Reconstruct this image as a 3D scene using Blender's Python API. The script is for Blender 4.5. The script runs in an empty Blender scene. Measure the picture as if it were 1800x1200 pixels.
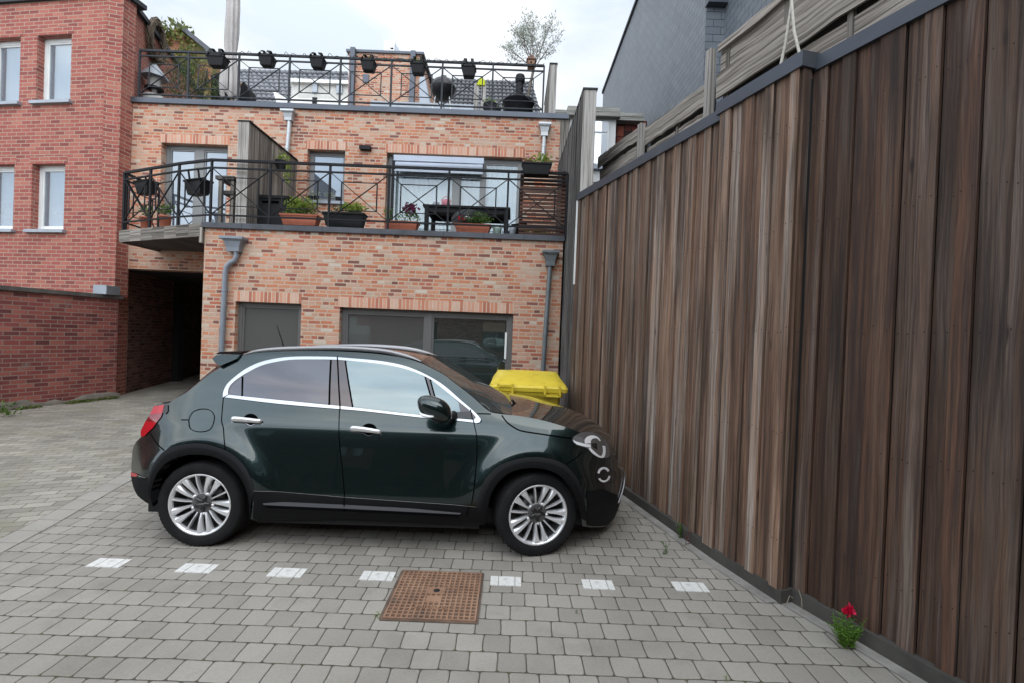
import bpy, bmesh, math, random
import numpy as np
from mathutils import Vector, Matrix
from mathutils.geometry import tessellate_polygon

R = math.radians
scn = bpy.context.scene
COL = scn.collection
rng = random.Random(7)

# ------------------------------------------------------------------ camera
CAM_H, FPX = 1.70, 850.0                     # eye height, focal length in photo pixels (1800 wide)
TH, PT = 0.039, R(0.54)                      # roll, downward pitch
_U0 = Vector((0, math.sin(PT), math.cos(PT)))
FWD = Vector((0, math.cos(PT), -math.sin(PT)))
_X = Vector((1, 0, 0))
RGT = (_X * math.cos(TH) + _U0 * math.sin(TH)).normalized()
UPV = (_U0 * math.cos(TH) - _X * math.sin(TH)).normalized()
CPOS = Vector((0, 0, CAM_H))
cam = bpy.data.cameras.new('camera')
cam.sensor_width = 36.0
cam.lens = 36.0 * FPX / 1800.0
cam.clip_start, cam.clip_end = 0.05, 600
camo = bpy.data.objects.new('camera', cam)
COL.objects.link(camo)
m3 = Matrix((RGT, UPV, -FWD)).transposed()
camo.matrix_world = Matrix.Translation(CPOS) @ m3.to_4x4()
scn.camera = camo

# ------------------------------------------------------------------ sky, sun, exposure
SUN_EL, SUN_AZ = R(60), R(142)               # azimuth clockwise from +Y
w = bpy.data.worlds.new('World')
scn.world = w
w.use_nodes = True
nt = w.node_tree
nt.nodes.clear()
out = nt.nodes.new('ShaderNodeOutputWorld')
bg = nt.nodes.new('ShaderNodeBackground')
sky = nt.nodes.new('ShaderNodeTexSky')
sky.sky_type = 'NISHITA'
sky.sun_disc = False
sky.sun_elevation = SUN_EL
sky.sun_rotation = SUN_AZ
sky.air_density = 1.2
sky.dust_density = 2.0
tc = nt.nodes.new('ShaderNodeTexCoord')
mp = nt.nodes.new('ShaderNodeMapping')
mp.inputs['Scale'].default_value = (1.0, 1.0, 2.6)
mp.inputs['Location'].default_value = (3.1, 0.4, 0.35)
n1 = nt.nodes.new('ShaderNodeTexNoise')
n1.inputs['Scale'].default_value = 1.9
n1.inputs['Detail'].default_value = 7
n1.inputs['Roughness'].default_value = 0.52
n1.inputs['Distortion'].default_value = 0.4
cr = nt.nodes.new('ShaderNodeValToRGB')
cr.color_ramp.elements[0].position = 0.36
cr.color_ramp.elements[0].color = (0.5, 0.5, 0.5, 1)
cr.color_ramp.elements[1].position = 0.60
cr.color_ramp.elements[1].color = (1, 1, 1, 1)
n2 = nt.nodes.new('ShaderNodeTexNoise')
n2.inputs['Scale'].default_value = 2.4
n2.inputs['Detail'].default_value = 6
cr2 = nt.nodes.new('ShaderNodeValToRGB')
cr2.color_ramp.elements[0].position = 0.40
cr2.color_ramp.elements[0].color = (7.3, 8.2, 9.2, 1)
cr2.color_ramp.elements[1].position = 0.63
cr2.color_ramp.elements[1].color = (11.0, 11.0, 10.95, 1)
mx = nt.nodes.new('ShaderNodeMix')
mx.data_type = 'RGBA'
lk = nt.links.new
lk(tc.outputs['Generated'], mp.inputs['Vector'])
lk(mp.outputs[0], n1.inputs['Vector'])
lk(mp.outputs[0], n2.inputs['Vector'])
lk(n1.outputs['Fac'], cr.inputs[0])
lk(n2.outputs['Fac'], cr2.inputs[0])
lk(cr.outputs[0], mx.inputs[0])
skm = nt.nodes.new('ShaderNodeVectorMath')
skm.operation = 'SCALE'
skm.inputs['Scale'].default_value = 2.2
lk(sky.outputs[0], skm.inputs[0])
lk(skm.outputs[0], mx.inputs[6])
# overcast: brighter overhead and towards the veiled sun behind the camera
sxyz = nt.nodes.new('ShaderNodeSeparateXYZ')
lk(tc.outputs['Generated'], sxyz.inputs[0])
def wmath(op, a, b):
    x = nt.nodes.new('ShaderNodeMath')
    x.operation = op
    for k_, v_ in enumerate((a, b)):
        if isinstance(v_, (int, float)):
            x.inputs[k_].default_value = v_
        else:
            lk(v_, x.inputs[k_])
    return x.outputs[0]
zz = wmath('MAXIMUM', sxyz.outputs[2], 0.0)
bk = wmath('MAXIMUM', wmath('MULTIPLY', sxyz.outputs[1], -1.0), 0.0)
fac_ = wmath('ADD', wmath('ADD', .93, wmath('MULTIPLY', wmath('MULTIPLY', zz, zz), 1.1)), wmath('MULTIPLY', bk, 3.6))
gain = nt.nodes.new('ShaderNodeVectorMath')
gain.operation = 'SCALE'
lk(cr2.outputs[0], gain.inputs[0])
lk(fac_, gain.inputs['Scale'])
lk(gain.outputs[0], mx.inputs[7])
lk(mx.outputs[2], bg.inputs['Color'])
bg.inputs['Strength'].default_value = 0.10
lk(bg.outputs[0], out.inputs['Surface'])

sun = bpy.data.lights.new('sun', 'SUN')
sun.energy = 0.5
sun.angle = R(35)
sun.color = (1.0, 0.96, 0.9)
suno = bpy.data.objects.new('sun', sun)
COL.objects.link(suno)
suno.rotation_euler = (math.pi / 2 - SUN_EL, 0, math.pi - SUN_AZ)
# the lamp shines along its -Z axis, from azimuth SUN_AZ
_sd = Vector((math.sin(SUN_AZ) * math.cos(SUN_EL), math.cos(SUN_AZ) * math.cos(SUN_EL), math.sin(SUN_EL)))
suno.rotation_euler = _sd.to_track_quat('Z', 'Y').to_euler()

scn.view_settings.view_transform = 'Standard'
scn.view_settings.look = 'None'
scn.view_settings.exposure = -0.03
scn.view_settings.gamma = 1.0
scn.view_settings.use_curve_mapping = False
scn.render.engine = 'CYCLES'
scn.cycles.max_bounces = 6
scn.cycles.use_denoising = True

# ------------------------------------------------------------------ points from the photograph's layout
def ray(px, py):
    return RGT * ((px - 900) / FPX) - UPV * ((py - 600) / FPX) + FWD

def U(px, py, Y):
    """World point at depth Y seen in the photograph at px, py."""
    d = ray(px, py)
    return CPOS + d * (Y / d.y)

def onplane(px, py, p0, n):
    d = ray(px, py)
    t = (Vector(p0) - CPOS).dot(Vector(n)) / d.dot(Vector(n))
    return CPOS + d * t

def gz(x, y):
    t = max(0.0, y - 3.9)
    return 0.30 * (1 - math.exp(-t * 0.17))

def G(px, py, lift=0.0):
    """World point on the ground."""
    d = ray(px, py)
    z = 0.0
    for _ in range(12):
        t = (z - CAM_H) / d.z
        p = CPOS + d * t
        z = gz(p.x, p.y) + lift
    return Vector((p.x, p.y, z))

# ------------------------------------------------------------------ mesh builder
class MB:
    def __init__(s):
        s.v, s.f, s.uv, s.mi, s.sm = [], [], [], [], []

    def add(s, pts, uv=None, mi=0, sm=False):
        i = len(s.v)
        s.v += [tuple(p) for p in pts]
        s.f.append(tuple(range(i, i + len(pts))))
        if uv is None:
            a = Vector(pts[1]) - Vector(pts[0])
            b = Vector(pts[-1]) - Vector(pts[0])
            n = a.cross(b)
            ax = max(range(3), key=lambda k: abs(n[k]))
            if ax == 2:
                uv = [(p[0], p[1]) for p in pts]
            elif ax == 1:
                uv = [(p[0], p[2]) for p in pts]
            else:
                uv = [(p[1], p[2]) for p in pts]
        s.uv.append([tuple(q) for q in uv])
        s.mi.append(mi)
        s.sm.append(sm)

    def grid(s, P, uvf=None, mi=0, sm=True, closed=False):
        """P[i][j] points; shared vertices."""
        n, m = len(P), len(P[0])
        b = len(s.v)
        for row in P:
            s.v += [tuple(p) for p in row]
        for i in range(n - 1):
            for j in range(m if closed else m - 1):
                j2 = (j + 1) % m
                s.f.append((b + i * m + j, b + i * m + j2, b + (i + 1) * m + j2, b + (i + 1) * m + j))
                if uvf:
                    s.uv.append([uvf(i, j), uvf(i, j + 1), uvf(i + 1, j + 1), uvf(i + 1, j)])
                else:
                    s.uv.append([(j, i), (j + 1, i), (j + 1, i + 1), (j, i + 1)])
                s.mi.append(mi(i, j) if callable(mi) else mi)
                s.sm.append(sm)

    def box(s, c, h, ax=None, mi=0, uvo=(0, 0), skip=()):
        """Box of centre c, half sizes h along axes ax; uv in metres."""
        c = Vector(c)
        A = ax or (Vector((1, 0, 0)), Vector((0, 1, 0)), Vector((0, 0, 1)))
        A = [Vector(a).normalized() for a in A]
        for k in range(3):
            i, j = [(1, 2), (0, 2), (0, 1)][k]
            for sg in (-1, 1):
                if (k, sg) in skip:
                    continue
                q = []
                uv = []
                for a, b in ((-1, -1), (1, -1), (1, 1), (-1, 1)):
                    q.append(c + A[k] * (sg * h[k]) + A[i] * (a * h[i]) + A[j] * (b * h[j]))
                    uv.append((uvo[0] + a * h[i], uvo[1] + b * h[j]))
                if (sg > 0) == (k == 1):
                    q.reverse()
                    uv.reverse()
                s.add(q, uv, mi)

    def bx(s, x0, x1, y0, y1, z0, z1, mi=0):
        s.box(((x0 + x1) / 2, (y0 + y1) / 2, (z0 + z1) / 2), (abs(x1 - x0) / 2, abs(y1 - y0) / 2, abs(z1 - z0) / 2), mi=mi,
              uvo=((x0 + x1) / 2, (z0 + z1) / 2))

    def bar(s, a, b, w_, h_=None, up=(0, 0, 1), mi=0):
        """Rectangular bar from a to b."""
        a, b = Vector(a), Vector(b)
        h_ = h_ or w_
        d = (b - a)
        L = d.length
        d.normalize()
        u = Vector(up)
        if abs(d.dot(u)) > 0.95:
            u = Vector((0, 1, 0))
        sd = d.cross(u).normalized()
        uu = sd.cross(d).normalized()
        s.box((a + b) / 2, (w_ / 2, L / 2, h_ / 2), (sd, d, uu), mi)

    def tube(s, path, r, n=8, mi=0, caps=True):
        path = [Vector(p) for p in path]
        rs = r if isinstance(r, (list, tuple)) else [r] * len(path)
        rows = []
        pu = None
        for i, p in enumerate(path):
            d = (path[min(i + 1, len(path) - 1)] - path[max(i - 1, 0)]).normalized()
            if pu is None:
                pu = d.orthogonal().normalized()
            pu = (pu - d * pu.dot(d)).normalized()
            q = d.cross(pu)
            rows.append([p + (pu * math.cos(2 * math.pi * k / n) + q * math.sin(2 * math.pi * k / n)) * rs[i] for k in range(n)])
        s.grid(rows, mi=mi, closed=True)
        if caps:
            s.add(list(reversed(rows[0])), mi=mi)
            s.add(rows[-1], mi=mi)

    def lathe(s, prof, o, ax=(0, 0, 1), n=24, mi=0, ref=None, sq=1.0, caps=True):
        """prof: (radius, height) pairs revolved about axis ax through o."""
        o, ax = Vector(o), Vector(ax).normalized()
        p = Vector(ref).normalized() if ref else ax.orthogonal().normalized()
        q = ax.cross(p)
        rows = [[o + ax * h + (p * math.cos(2 * math.pi * k / n) + q * (sq * math.sin(2 * math.pi * k / n))) * r for k in range(n)] for r, h in prof]
        s.grid(rows, mi=mi, closed=True)
        if caps:
            if prof[0][0] > 1e-4:
                s.add(list(reversed(rows[0])), mi=mi)
            if prof[-1][0] > 1e-4:
                s.add(rows[-1], mi=mi)

    def prism(s, poly, vec, mi=0):
        """Extrude a polygon (3-D points) by vec."""
        vec = Vector(vec)
        A = [Vector(p) for p in poly]
        B = [p + vec for p in A]
        s.add(A, mi=mi)
        s.add(list(reversed(B)), mi=mi)
        for i in range(len(A)):
            j = (i + 1) % len(A)
            s.add([A[j], A[i], B[i], B[j]], mi=mi)

    def leaves(s, c, rad, n, size, seed=0, aspect=2.2, up=0.3, mi=0, keep=None, nmi=1):
        """n small bent leaves spread through an ellipsoid."""
        g = random.Random(seed)
        c = Vector(c)
        k = 0
        while k < n:
            p = Vector((g.gauss(0, .5), g.gauss(0, .5), g.gauss(0, .5)))
            if p.length > 1.0:
                continue
            k += 1
            q = c + Vector((p.x * rad[0], p.y * rad[1], p.z * rad[2]))
            if keep and not keep(q):
                continue
            s.leaf(q, size * g.uniform(.6, 1.35), g, aspect, up, mi + (g.randrange(nmi) if nmi > 1 else 0))

    def leaf(s, q, L, g, aspect=2.2, up=0.3, mi=0, d=None):
        if d is None:
            d = Vector((g.uniform(-1, 1), g.uniform(-1, 1), g.uniform(-.6, 1) + up)).normalized()
        sd = d.cross(Vector((g.uniform(-1, 1), g.uniform(-1, 1), g.uniform(-1, 1)))).normalized()
        nn = d.cross(sd)
        W_ = L / aspect / 2
        a, b = q, q + d * L + nn * (L * .15)
        m1, m2 = q + d * (L * .45) + sd * W_ + nn * (.08 * L), q + d * (L * .45) - sd * W_ + nn * (.08 * L)
        s.add([a, m1, b, m2], [(0, 0), (1, 0), (1, 1), (0, 1)], mi)

    def build(s, name, mat, parent=None, weld=False, bevel=0, seg=2, sharp=None):
        me = bpy.data.meshes.new(name)
        off = Vector((0, 0, 0))
        if parent is not None:
            off = WORLD[parent.name]
        me.from_pydata([(a - off.x, b - off.y, c - off.z) for a, b, c in s.v], [], s.f)
        ul = me.uv_layers.new(name='UVMap')
        flat = []
        for q in s.uv:
            for a in q:
                flat += [a[0], a[1]]
        ul.data.foreach_set('uv', flat)
        for m in (mat if isinstance(mat, (list, tuple)) else [mat]):
            me.materials.append(m)
        me.polygons.foreach_set('material_index', s.mi)
        me.polygons.foreach_set('use_smooth', s.sm)
        if weld:
            bm = bmesh.new()
            bm.from_mesh(me)
            bmesh.ops.remove_doubles(bm, verts=bm.verts, dist=1e-4)
            bm.to_mesh(me)
            bm.free()
        me.update()
        ob = bpy.data.objects.new(name, me)
        COL.objects.link(ob)
        if parent is not None:
            ob.parent = parent
        WORLD[ob.name] = off.copy() if parent is not None else Vector((0, 0, 0))
        if bevel:
            md = ob.modifiers.new('bevel', 'BEVEL')
            md.width = bevel
            md.segments = seg
            md.limit_method = 'ANGLE'
            md.angle_limit = R(35)
        return ob

WORLD = {}     # world position of each object's origin

def tag(o, label, cat, group=None):
    o['label'] = label
    o['category'] = cat
    if group:
        o['group'] = group
    return o

def thing(name, label, cat, loc, group=None):
    o = bpy.data.objects.new(name, None)
    o.empty_display_size = 0.1
    COL.objects.link(o)
    o.location = loc
    WORLD[o.name] = Vector(loc)
    return tag(o, label, cat, group)

def struct(o, kind='structure'):
    o['kind'] = kind
    return o

# ------------------------------------------------------------------ materials
class NT:
    def __init__(s, name):
        s.m = bpy.data.materials.new(name)
        s.m.use_nodes = True
        s.t = s.m.node_tree
        s.b = s.t.nodes['Principled BSDF']
        s.out = s.t.nodes['Material Output']

    def n(s, typ, **k):
        x = s.t.nodes.new('ShaderNode' + typ)
        for a, b in k.items():
            if a.startswith('i_'):
                x.inputs[a[2:].replace('_', ' ')].default_value = b
            else:
                setattr(x, a, b)
        return x

    def l(s, a, b):
        s.t.links.new(a, b)

    def mix(s, f, a, b, typ='MIX'):
        x = s.n('Mix', data_type='RGBA', blend_type=typ)
        for k, val in ((0, f), (6, a), (7, b)):
            if hasattr(val, 'is_linked') or isinstance(val, bpy.types.NodeSocket):
                s.l(val, x.inputs[k])
            elif k == 0:
                x.inputs[0].default_value = val
            else:
                x.inputs[k].default_value = (*val, 1) if len(val) == 3 else val
        return x.outputs[2]

    def ramp(s, src, stops, const=False):
        x = s.n('ValToRGB')
        e = x.color_ramp
        if const:
            e.interpolation = 'CONSTANT'
        while len(e.elements) < len(stops):
            e.elements.new(0.5)
        for el, (p, c) in zip(e.elements, stops):
            el.position = p
            el.color = (*c, 1) if len(c) == 3 else c
        s.l(src, x.inputs[0])
        return x.outputs[0]

    def noise(s, vec, scale, detail=4, rough=.55, sc=None):
        if sc:
            mpn = s.n('Mapping')
            mpn.inputs['Scale'].default_value = sc
            s.l(vec, mpn.inputs['Vector'])
            vec = mpn.outputs[0]
        x = s.n('TexNoise', i_Scale=scale, i_Detail=detail, i_Roughness=rough)
        s.l(vec, x.inputs['Vector'])
        return x.outputs['Fac']

    def math(s, op, a, b=None, c=None):
        x = s.n('Math', operation=op)
        for k, val in enumerate((a, b, c)):
            if val is None:
                continue
            if isinstance(val, (int, float)):
                x.inputs[k].default_value = val
            else:
                s.l(val, x.inputs[k])
        return x.outputs[0]

    def bump(s, h, st=.5, dist=.01, nrm=None):
        x = s.n('Bump')
        x.inputs['Strength'].default_value = st
        x.inputs['Distance'].default_value = dist
        s.l(h, x.inputs['Height'])
        if nrm is not None:
            s.l(nrm, x.inputs['Normal'])
        s.l(x.outputs[0], s.b.inputs['Normal'])
        return x.outputs[0]

    def set(s, **k):
        for a, val in k.items():
            s.b.inputs[a.replace('_', ' ')].default_value = val
        return s

def g3(c):
    return (c[0], c[1], c[2], 1)

def pm(name, col, rough=.6, metal=0.0, var=.15, scale=6, bump=0.0, bscale=40, spec=.5, coat=0.0):
    """Plain surface with a little mottling and grain."""
    t = NT(name)
    tc_ = t.n('TexCoord')
    f = t.noise(tc_.outputs['Object'], scale, 5)
    lo = tuple(c * (1 - var) for c in col)
    hi = tuple(min(1, c * (1 + var)) for c in col)
    t.l(t.ramp(f, [(.3, lo), (.7, hi)]), t.b.inputs['Base Color'])
    t.set(Roughness=rough, Metallic=metal, Specular_IOR_Level=spec, Coat_Weight=coat)
    if bump:
        t.bump(t.noise(tc_.outputs['Object'], bscale, 3), bump, .004)
    return t.m

def brick(name, stops, mortar, bw, bh, ms=.006, off=.5, bump=.6, stain=.25, wob=.004, rough=.85, squash=None, stains=None, mortar2=None):
    """Bricks or pavers from a metre UV map: every unit takes its own colour from the ramp."""
    t = NT(name)
    uv = t.n('UVMap').outputs[0]
    nz = t.n('TexNoise', i_Scale=9, i_Detail=3)
    t.l(uv, nz.inputs['Vector'])
    sub = t.n('VectorMath', operation='SUBTRACT')
    t.l(nz.outputs['Color'], sub.inputs[0])
    sub.inputs[1].default_value = (.5, .5, .5)
    sc = t.n('VectorMath', operation='SCALE')
    sc.inputs['Scale'].default_value = wob
    t.l(sub.outputs[0], sc.inputs[0])
    ad = t.n('VectorMath', operation='ADD')
    t.l(uv, ad.inputs[0])
    t.l(sc.outputs[0], ad.inputs[1])
    br = t.n('TexBrick')
    br.offset = off
    br.offset_frequency = 2
    br.inputs['Scale'].default_value = 1
    br.inputs['Color1'].default_value = (0, 0, 0, 1)
    br.inputs['Color2'].default_value = (1, 1, 1, 1)
    br.inputs['Mortar'].default_value = (.5, .5, .5, 1)
    br.inputs['Mortar Size'].default_value = ms
    br.inputs['Mortar Smooth'].default_value = .25
    br.inputs['Bias'].default_value = 0
    if squash:
        br.squash = squash
        br.squash_frequency = 3
    br.inputs['Brick Width'].default_value = bw
    br.inputs['Row Height'].default_value = bh
    t.l(ad.outputs[0], br.inputs['Vector'])
    col = t.ramp(br.outputs['Color'], stops)
    fine = t.noise(uv, 60, 4, .7)
    col = t.mix(.35, col, t.ramp(fine, [(.3, (.35, .35, .35)), (.7, (.68, .68, .68))]), 'OVERLAY')
    big = t.noise(uv, 1.1, 5, .6)
    st = t.ramp(big, [(.35, (1 - stain,) * 3), (.65, (1, 1, 1))])
    col = t.mix(1.0, col, st, 'MULTIPLY')
    mcol = t.mix(t.noise(uv, 14, 4), tuple(c * .75 for c in mortar), tuple(min(1, c * 1.2) for c in mortar))
    if mortar2:
        mcol = t.mix(t.ramp(t.noise(uv, 2.6, 5, .7), [(.52, (0, 0, 0)), (.62, (1, 1, 1))]), mcol, mortar2)
    col = t.mix(br.outputs['Fac'], col, mcol)
    if stains:
        for (colr, scl, lo, hi) in stains:
            f = t.noise(uv, scl, 6, .65)
            fm = t.ramp(f, [(lo, (0, 0, 0)), (hi, (1, 1, 1))])
            col = t.mix(fm, col, colr)
    t.l(col, t.b.inputs['Base Color'])
    t.set(Roughness=rough, Specular_IOR_Level=.3)
    h = t.math('SUBTRACT', t.math('MULTIPLY', fine, .25), br.outputs['Fac'])
    t.bump(h, bump, .008)
    return t.m

def cobble(name, stops, mortar, moss, w_, h_, jt=.0022, rad=.017):
    """Concrete setts with rounded corners, each with its own tone and slight tilt."""
    t = NT(name)
    uv = t.n('UVMap').outputs[0]
    nz = t.n('TexNoise', i_Scale=7.0, i_Detail=4)
    t.l(uv, nz.inputs['Vector'])
    sub = t.n('VectorMath', operation='SUBTRACT')
    t.l(nz.outputs['Color'], sub.inputs[0])
    sub.inputs[1].default_value = (.5, .5, .5)
    sc = t.n('VectorMath', operation='SCALE')
    sc.inputs['Scale'].default_value = .016
    t.l(sub.outputs[0], sc.inputs[0])
    ad = t.n('VectorMath', operation='ADD')
    t.l(uv, ad.inputs[0])
    t.l(sc.outputs[0], ad.inputs[1])
    sx = t.n('SeparateXYZ')
    t.l(ad.outputs[0], sx.inputs[0])
    ry = t.math('DIVIDE', sx.outputs[1], h_)
    row = t.math('FLOOR', ry)
    fy = t.math('SUBTRACT', ry, row)
    rw = t.n('TexWhiteNoise', noise_dimensions='1D')
    t.l(row, rw.inputs['W'])
    rx = t.math('ADD', t.math('DIVIDE', sx.outputs[0], w_), t.math('ADD', t.math('MULTIPLY', t.math('FLOORED_MODULO', row, 2.0), .5), t.math('MULTIPLY', rw.outputs['Value'], .16)))
    col_ = t.math('FLOOR', rx)
    fx = t.math('SUBTRACT', rx, col_)
    cv = t.n('CombineXYZ')
    t.l(col_, cv.inputs[0])
    t.l(row, cv.inputs[1])
    wn = t.n('TexWhiteNoise', noise_dimensions='2D')
    t.l(cv.outputs[0], wn.inputs['Vector'])
    rs = t.n('SeparateColor')
    t.l(wn.outputs['Color'], rs.inputs[0])
    cxx, cyy = t.math('SUBTRACT', fx, .5), t.math('SUBTRACT', fy, .5)
    qx = t.math('MAXIMUM', t.math('SUBTRACT', t.math('MULTIPLY', t.math('ABSOLUTE', cxx), w_), w_ / 2 - jt - rad), 0.0)
    qy = t.math('MAXIMUM', t.math('SUBTRACT', t.math('MULTIPLY', t.math('ABSOLUTE', cyy), h_), h_ / 2 - jt - rad), 0.0)
    d = t.math('SUBTRACT', t.math('SQRT', t.math('ADD', t.math('MULTIPLY', qx, qx), t.math('MULTIPLY', qy, qy))), rad)
    joint = t.math('SMOOTH_MIN', 1.0, t.math('MAXIMUM', t.math('MULTIPLY', t.math('ADD', d, .0012), 420.0), 0.0), .05)
    edge = t.math('MINIMUM', t.math('MAXIMUM', t.math('MULTIPLY', t.math('ADD', d, .010), 100.0), 0.0), 1.0)
    col = t.ramp(wn.outputs['Value'], stops)
    fine = t.noise(uv, 75, 5, .75)
    col = t.mix(.4, col, t.ramp(fine, [(.3, (.36, .36, .36)), (.7, (.66, .66, .66))]), 'OVERLAY')
    big = t.noise(uv, .9, 6, .65)
    col = t.mix(1.0, col, t.ramp(big, [(.32, (.80, .79, .77)), (.5, (.97, .97, .96)), (.68, (1.06, 1.06, 1.05))]), 'MULTIPLY')
    for (cc, scl, lo, hi, am) in (((.15, .138, .115), 2.1, .56, .74, .55), ((.42, .41, .385), 23, .70, .78, .6), ((.10, .09, .08), 31, .73, .79, .7), ((.08, .075, .07), 4.3, .70, .78, .5)):
        f = t.noise(uv, scl, 6, .65)
        col = t.mix(t.ramp(f, [(lo, (0, 0, 0)), (hi, (am, am, am))]), col, cc)
    mcol = t.mix(t.ramp(t.noise(uv, 2.6, 5, .7), [(.50, (0, 0, 0)), (.62, (1, 1, 1))]), mortar, moss)
    mcol = t.mix(t.ramp(t.noise(uv, 5.3, 4, .6), [(.55, (0, 0, 0)), (.66, (.8, .8, .8))]), mcol, (.20, .18, .145))
    col = t.mix(joint, col, mcol)
    t.l(col, t.b.inputs['Base Color'])
    t.set(Roughness=.82, Specular_IOR_Level=.3)
    tilt = t.math('ADD', t.math('MULTIPLY', cxx, t.math('SUBTRACT', rs.outputs[0], .5)), t.math('MULTIPLY', cyy, t.math('SUBTRACT', rs.outputs[1], .5)))
    h = t.math('SUBTRACT', t.math('ADD', t.math('MULTIPLY', fine, .18), t.math('MULTIPLY', tilt, .9)), t.math('ADD', t.math('MULTIPLY', joint, .8), t.math('MULTIPLY', t.math('MULTIPLY', edge, edge), .35)))
    t.bump(h, .9, .007)
    return t.m

def wood(name, grey, brown, dark, mixf=.5, streak=1.0, rough=.8, nails=False):
    """Weathered boards: UV = (across, along); each board (mesh island) differs."""
    t = NT(name)
    uv = t.n('UVMap').outputs[0]
    isl = t.n('NewGeometry').outputs['Random Per Island']
    cmb = t.n('CombineXYZ')
    t.l(t.math('MULTIPLY', isl, 37.0), cmb.inputs[2])
    ad = t.n('VectorMath', operation='ADD')
    t.l(uv, ad.inputs[0])
    t.l(cmb.outputs[0], ad.inputs[1])
    vec = ad.outputs[0]
    f1 = t.noise(vec, 1.0, 5, .6, (38, .9, 1))
    f2 = t.noise(vec, 1.0, 6, .7, (140, 2.2, 1))
    f3 = t.noise(vec, 1.0, 3, .5, (9, .55, 1))
    a = t.math('ADD', t.math('MULTIPLY', isl, .55), t.math('MULTIPLY', f3, .9))
    a = t.math('ADD', a, mixf - .95)
    k = t.ramp(a, [(.25, (0, 0, 0)), (.75, (1, 1, 1))])
    col = t.mix(k, grey, brown)
    col = t.mix(t.ramp(f1, [(.38, (1, 1, 1)), (.58, (0, 0, 0))]), col, dark)
    col = t.mix(.75 * streak, col, t.ramp(f2, [(.3, (.28, .28, .28)), (.7, (.72, .72, .72))]), 'OVERLAY')
    v2 = t.n('HueSaturation')
    t.l(t.math('ADD', t.math('MULTIPLY', t.math('FRACT', t.math('MULTIPLY', isl, 17.3)), .8), .6), v2.inputs['Value'])
    t.l(col, v2.inputs['Color'])
    col = v2.outputs[0]
    if nails:
        vo = t.n('TexVoronoi', i_Scale=1.0)
        mpn = t.n('Mapping')
        mpn.inputs['Scale'].default_value = (8, 3.2, 1)
        t.l(vec, mpn.inputs['Vector'])
        t.l(mpn.outputs[0], vo.inputs['Vector'])
        nm = t.ramp(vo.outputs['Distance'], [(.022, (1, 1, 1)), (.036, (0, 0, 0))])
        col = t.mix(nm, col, (.01, .008, .008))
    t.l(col, t.b.inputs['Base Color'])
    t.set(Roughness=rough, Specular_IOR_Level=.35)
    t.bump(t.math('ADD', f2, f1), .35, .004)
    return t.m

def fence_wood(name, stops, dark, dk=.5):
    t = NT(name)
    uv = t.n('UVMap').outputs[0]
    isl = t.n('NewGeometry').outputs['Random Per Island']
    cmb = t.n('CombineXYZ')
    t.l(t.math('MULTIPLY', isl, 53.0), cmb.inputs[2])
    ad = t.n('VectorMath', operation='ADD')
    t.l(uv, ad.inputs[0])
    t.l(cmb.outputs[0], ad.inputs[1])
    vec = ad.outputs[0]
    wob = t.noise(vec, 1.0, 3, .5, (6, 1.3, 1))
    wv = t.n('CombineXYZ')
    t.l(t.math('MULTIPLY', t.math('SUBTRACT', wob, .5), .05), wv.inputs[0])
    ad2 = t.n('VectorMath', operation='ADD')
    t.l(vec, ad2.inputs[0])
    t.l(wv.outputs[0], ad2.inputs[1])
    v2 = ad2.outputs[0]
    low = t.noise(v2, 1.0, 4, .55, (22, .6, 1))
    mid = t.noise(v2, 1.0, 5, .6, (55, .8, 1))
    fine = t.noise(v2, 1.0, 6, .75, (210, 3.2, 1))
    k = t.math('ADD', t.math('MULTIPLY', t.math('FRACT', t.math('MULTIPLY', isl, 7.7)), .50), t.math('SUBTRACT', t.math('MULTIPLY', low, 1.25), .38))
    col = t.ramp(k, stops)
    col = t.mix(t.ramp(mid, [(.38, (dk, dk, dk)), (.56, (0, 0, 0))]), col, dark)
    col = t.mix(t.ramp(mid, [(.58, (0, 0, 0)), (.76, (.28, .28, .28))]), col, stops[0][1])
    col = t.mix(.85, col, t.ramp(fine, [(.28, (.22, .22, .22)), (.72, (.74, .74, .74))]), 'OVERLAY')
    # dark drip stains of their own shape
    st = t.noise(uv, 1.0, 5, .6, (4.5, .42, 1))
    col = t.mix(t.ramp(st, [(.50, (0, 0, 0)), (.68, (.8, .8, .8))]), col, tuple(c * .55 for c in dark))
    # knots
    vo = t.n('TexVoronoi', i_Scale=1.0)
    mpn = t.n('Mapping')
    mpn.inputs['Scale'].default_value = (5.5, 1.5, 1)
    t.l(vec, mpn.inputs['Vector'])
    t.l(mpn.outputs[0], vo.inputs['Vector'])
    col = t.mix(t.ramp(vo.outputs['Distance'], [(.03, (.85, .85, .85)), (.09, (0, 0, 0))]), col, tuple(c * .5 for c in dark))
    hs = t.n('HueSaturation')
    t.l(t.math('ADD', t.math('MULTIPLY', t.math('FRACT', t.math('MULTIPLY', isl, 17.3)), .75), .62), hs.inputs['Value'])
    t.l(col, hs.inputs['Color'])
    t.l(hs.outputs[0], t.b.inputs['Base Color'])
    t.set(Roughness=.72, Specular_IOR_Level=.35)
    t.bump(t.math('ADD', fine, mid), .5, .005)
    return t.m

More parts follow.
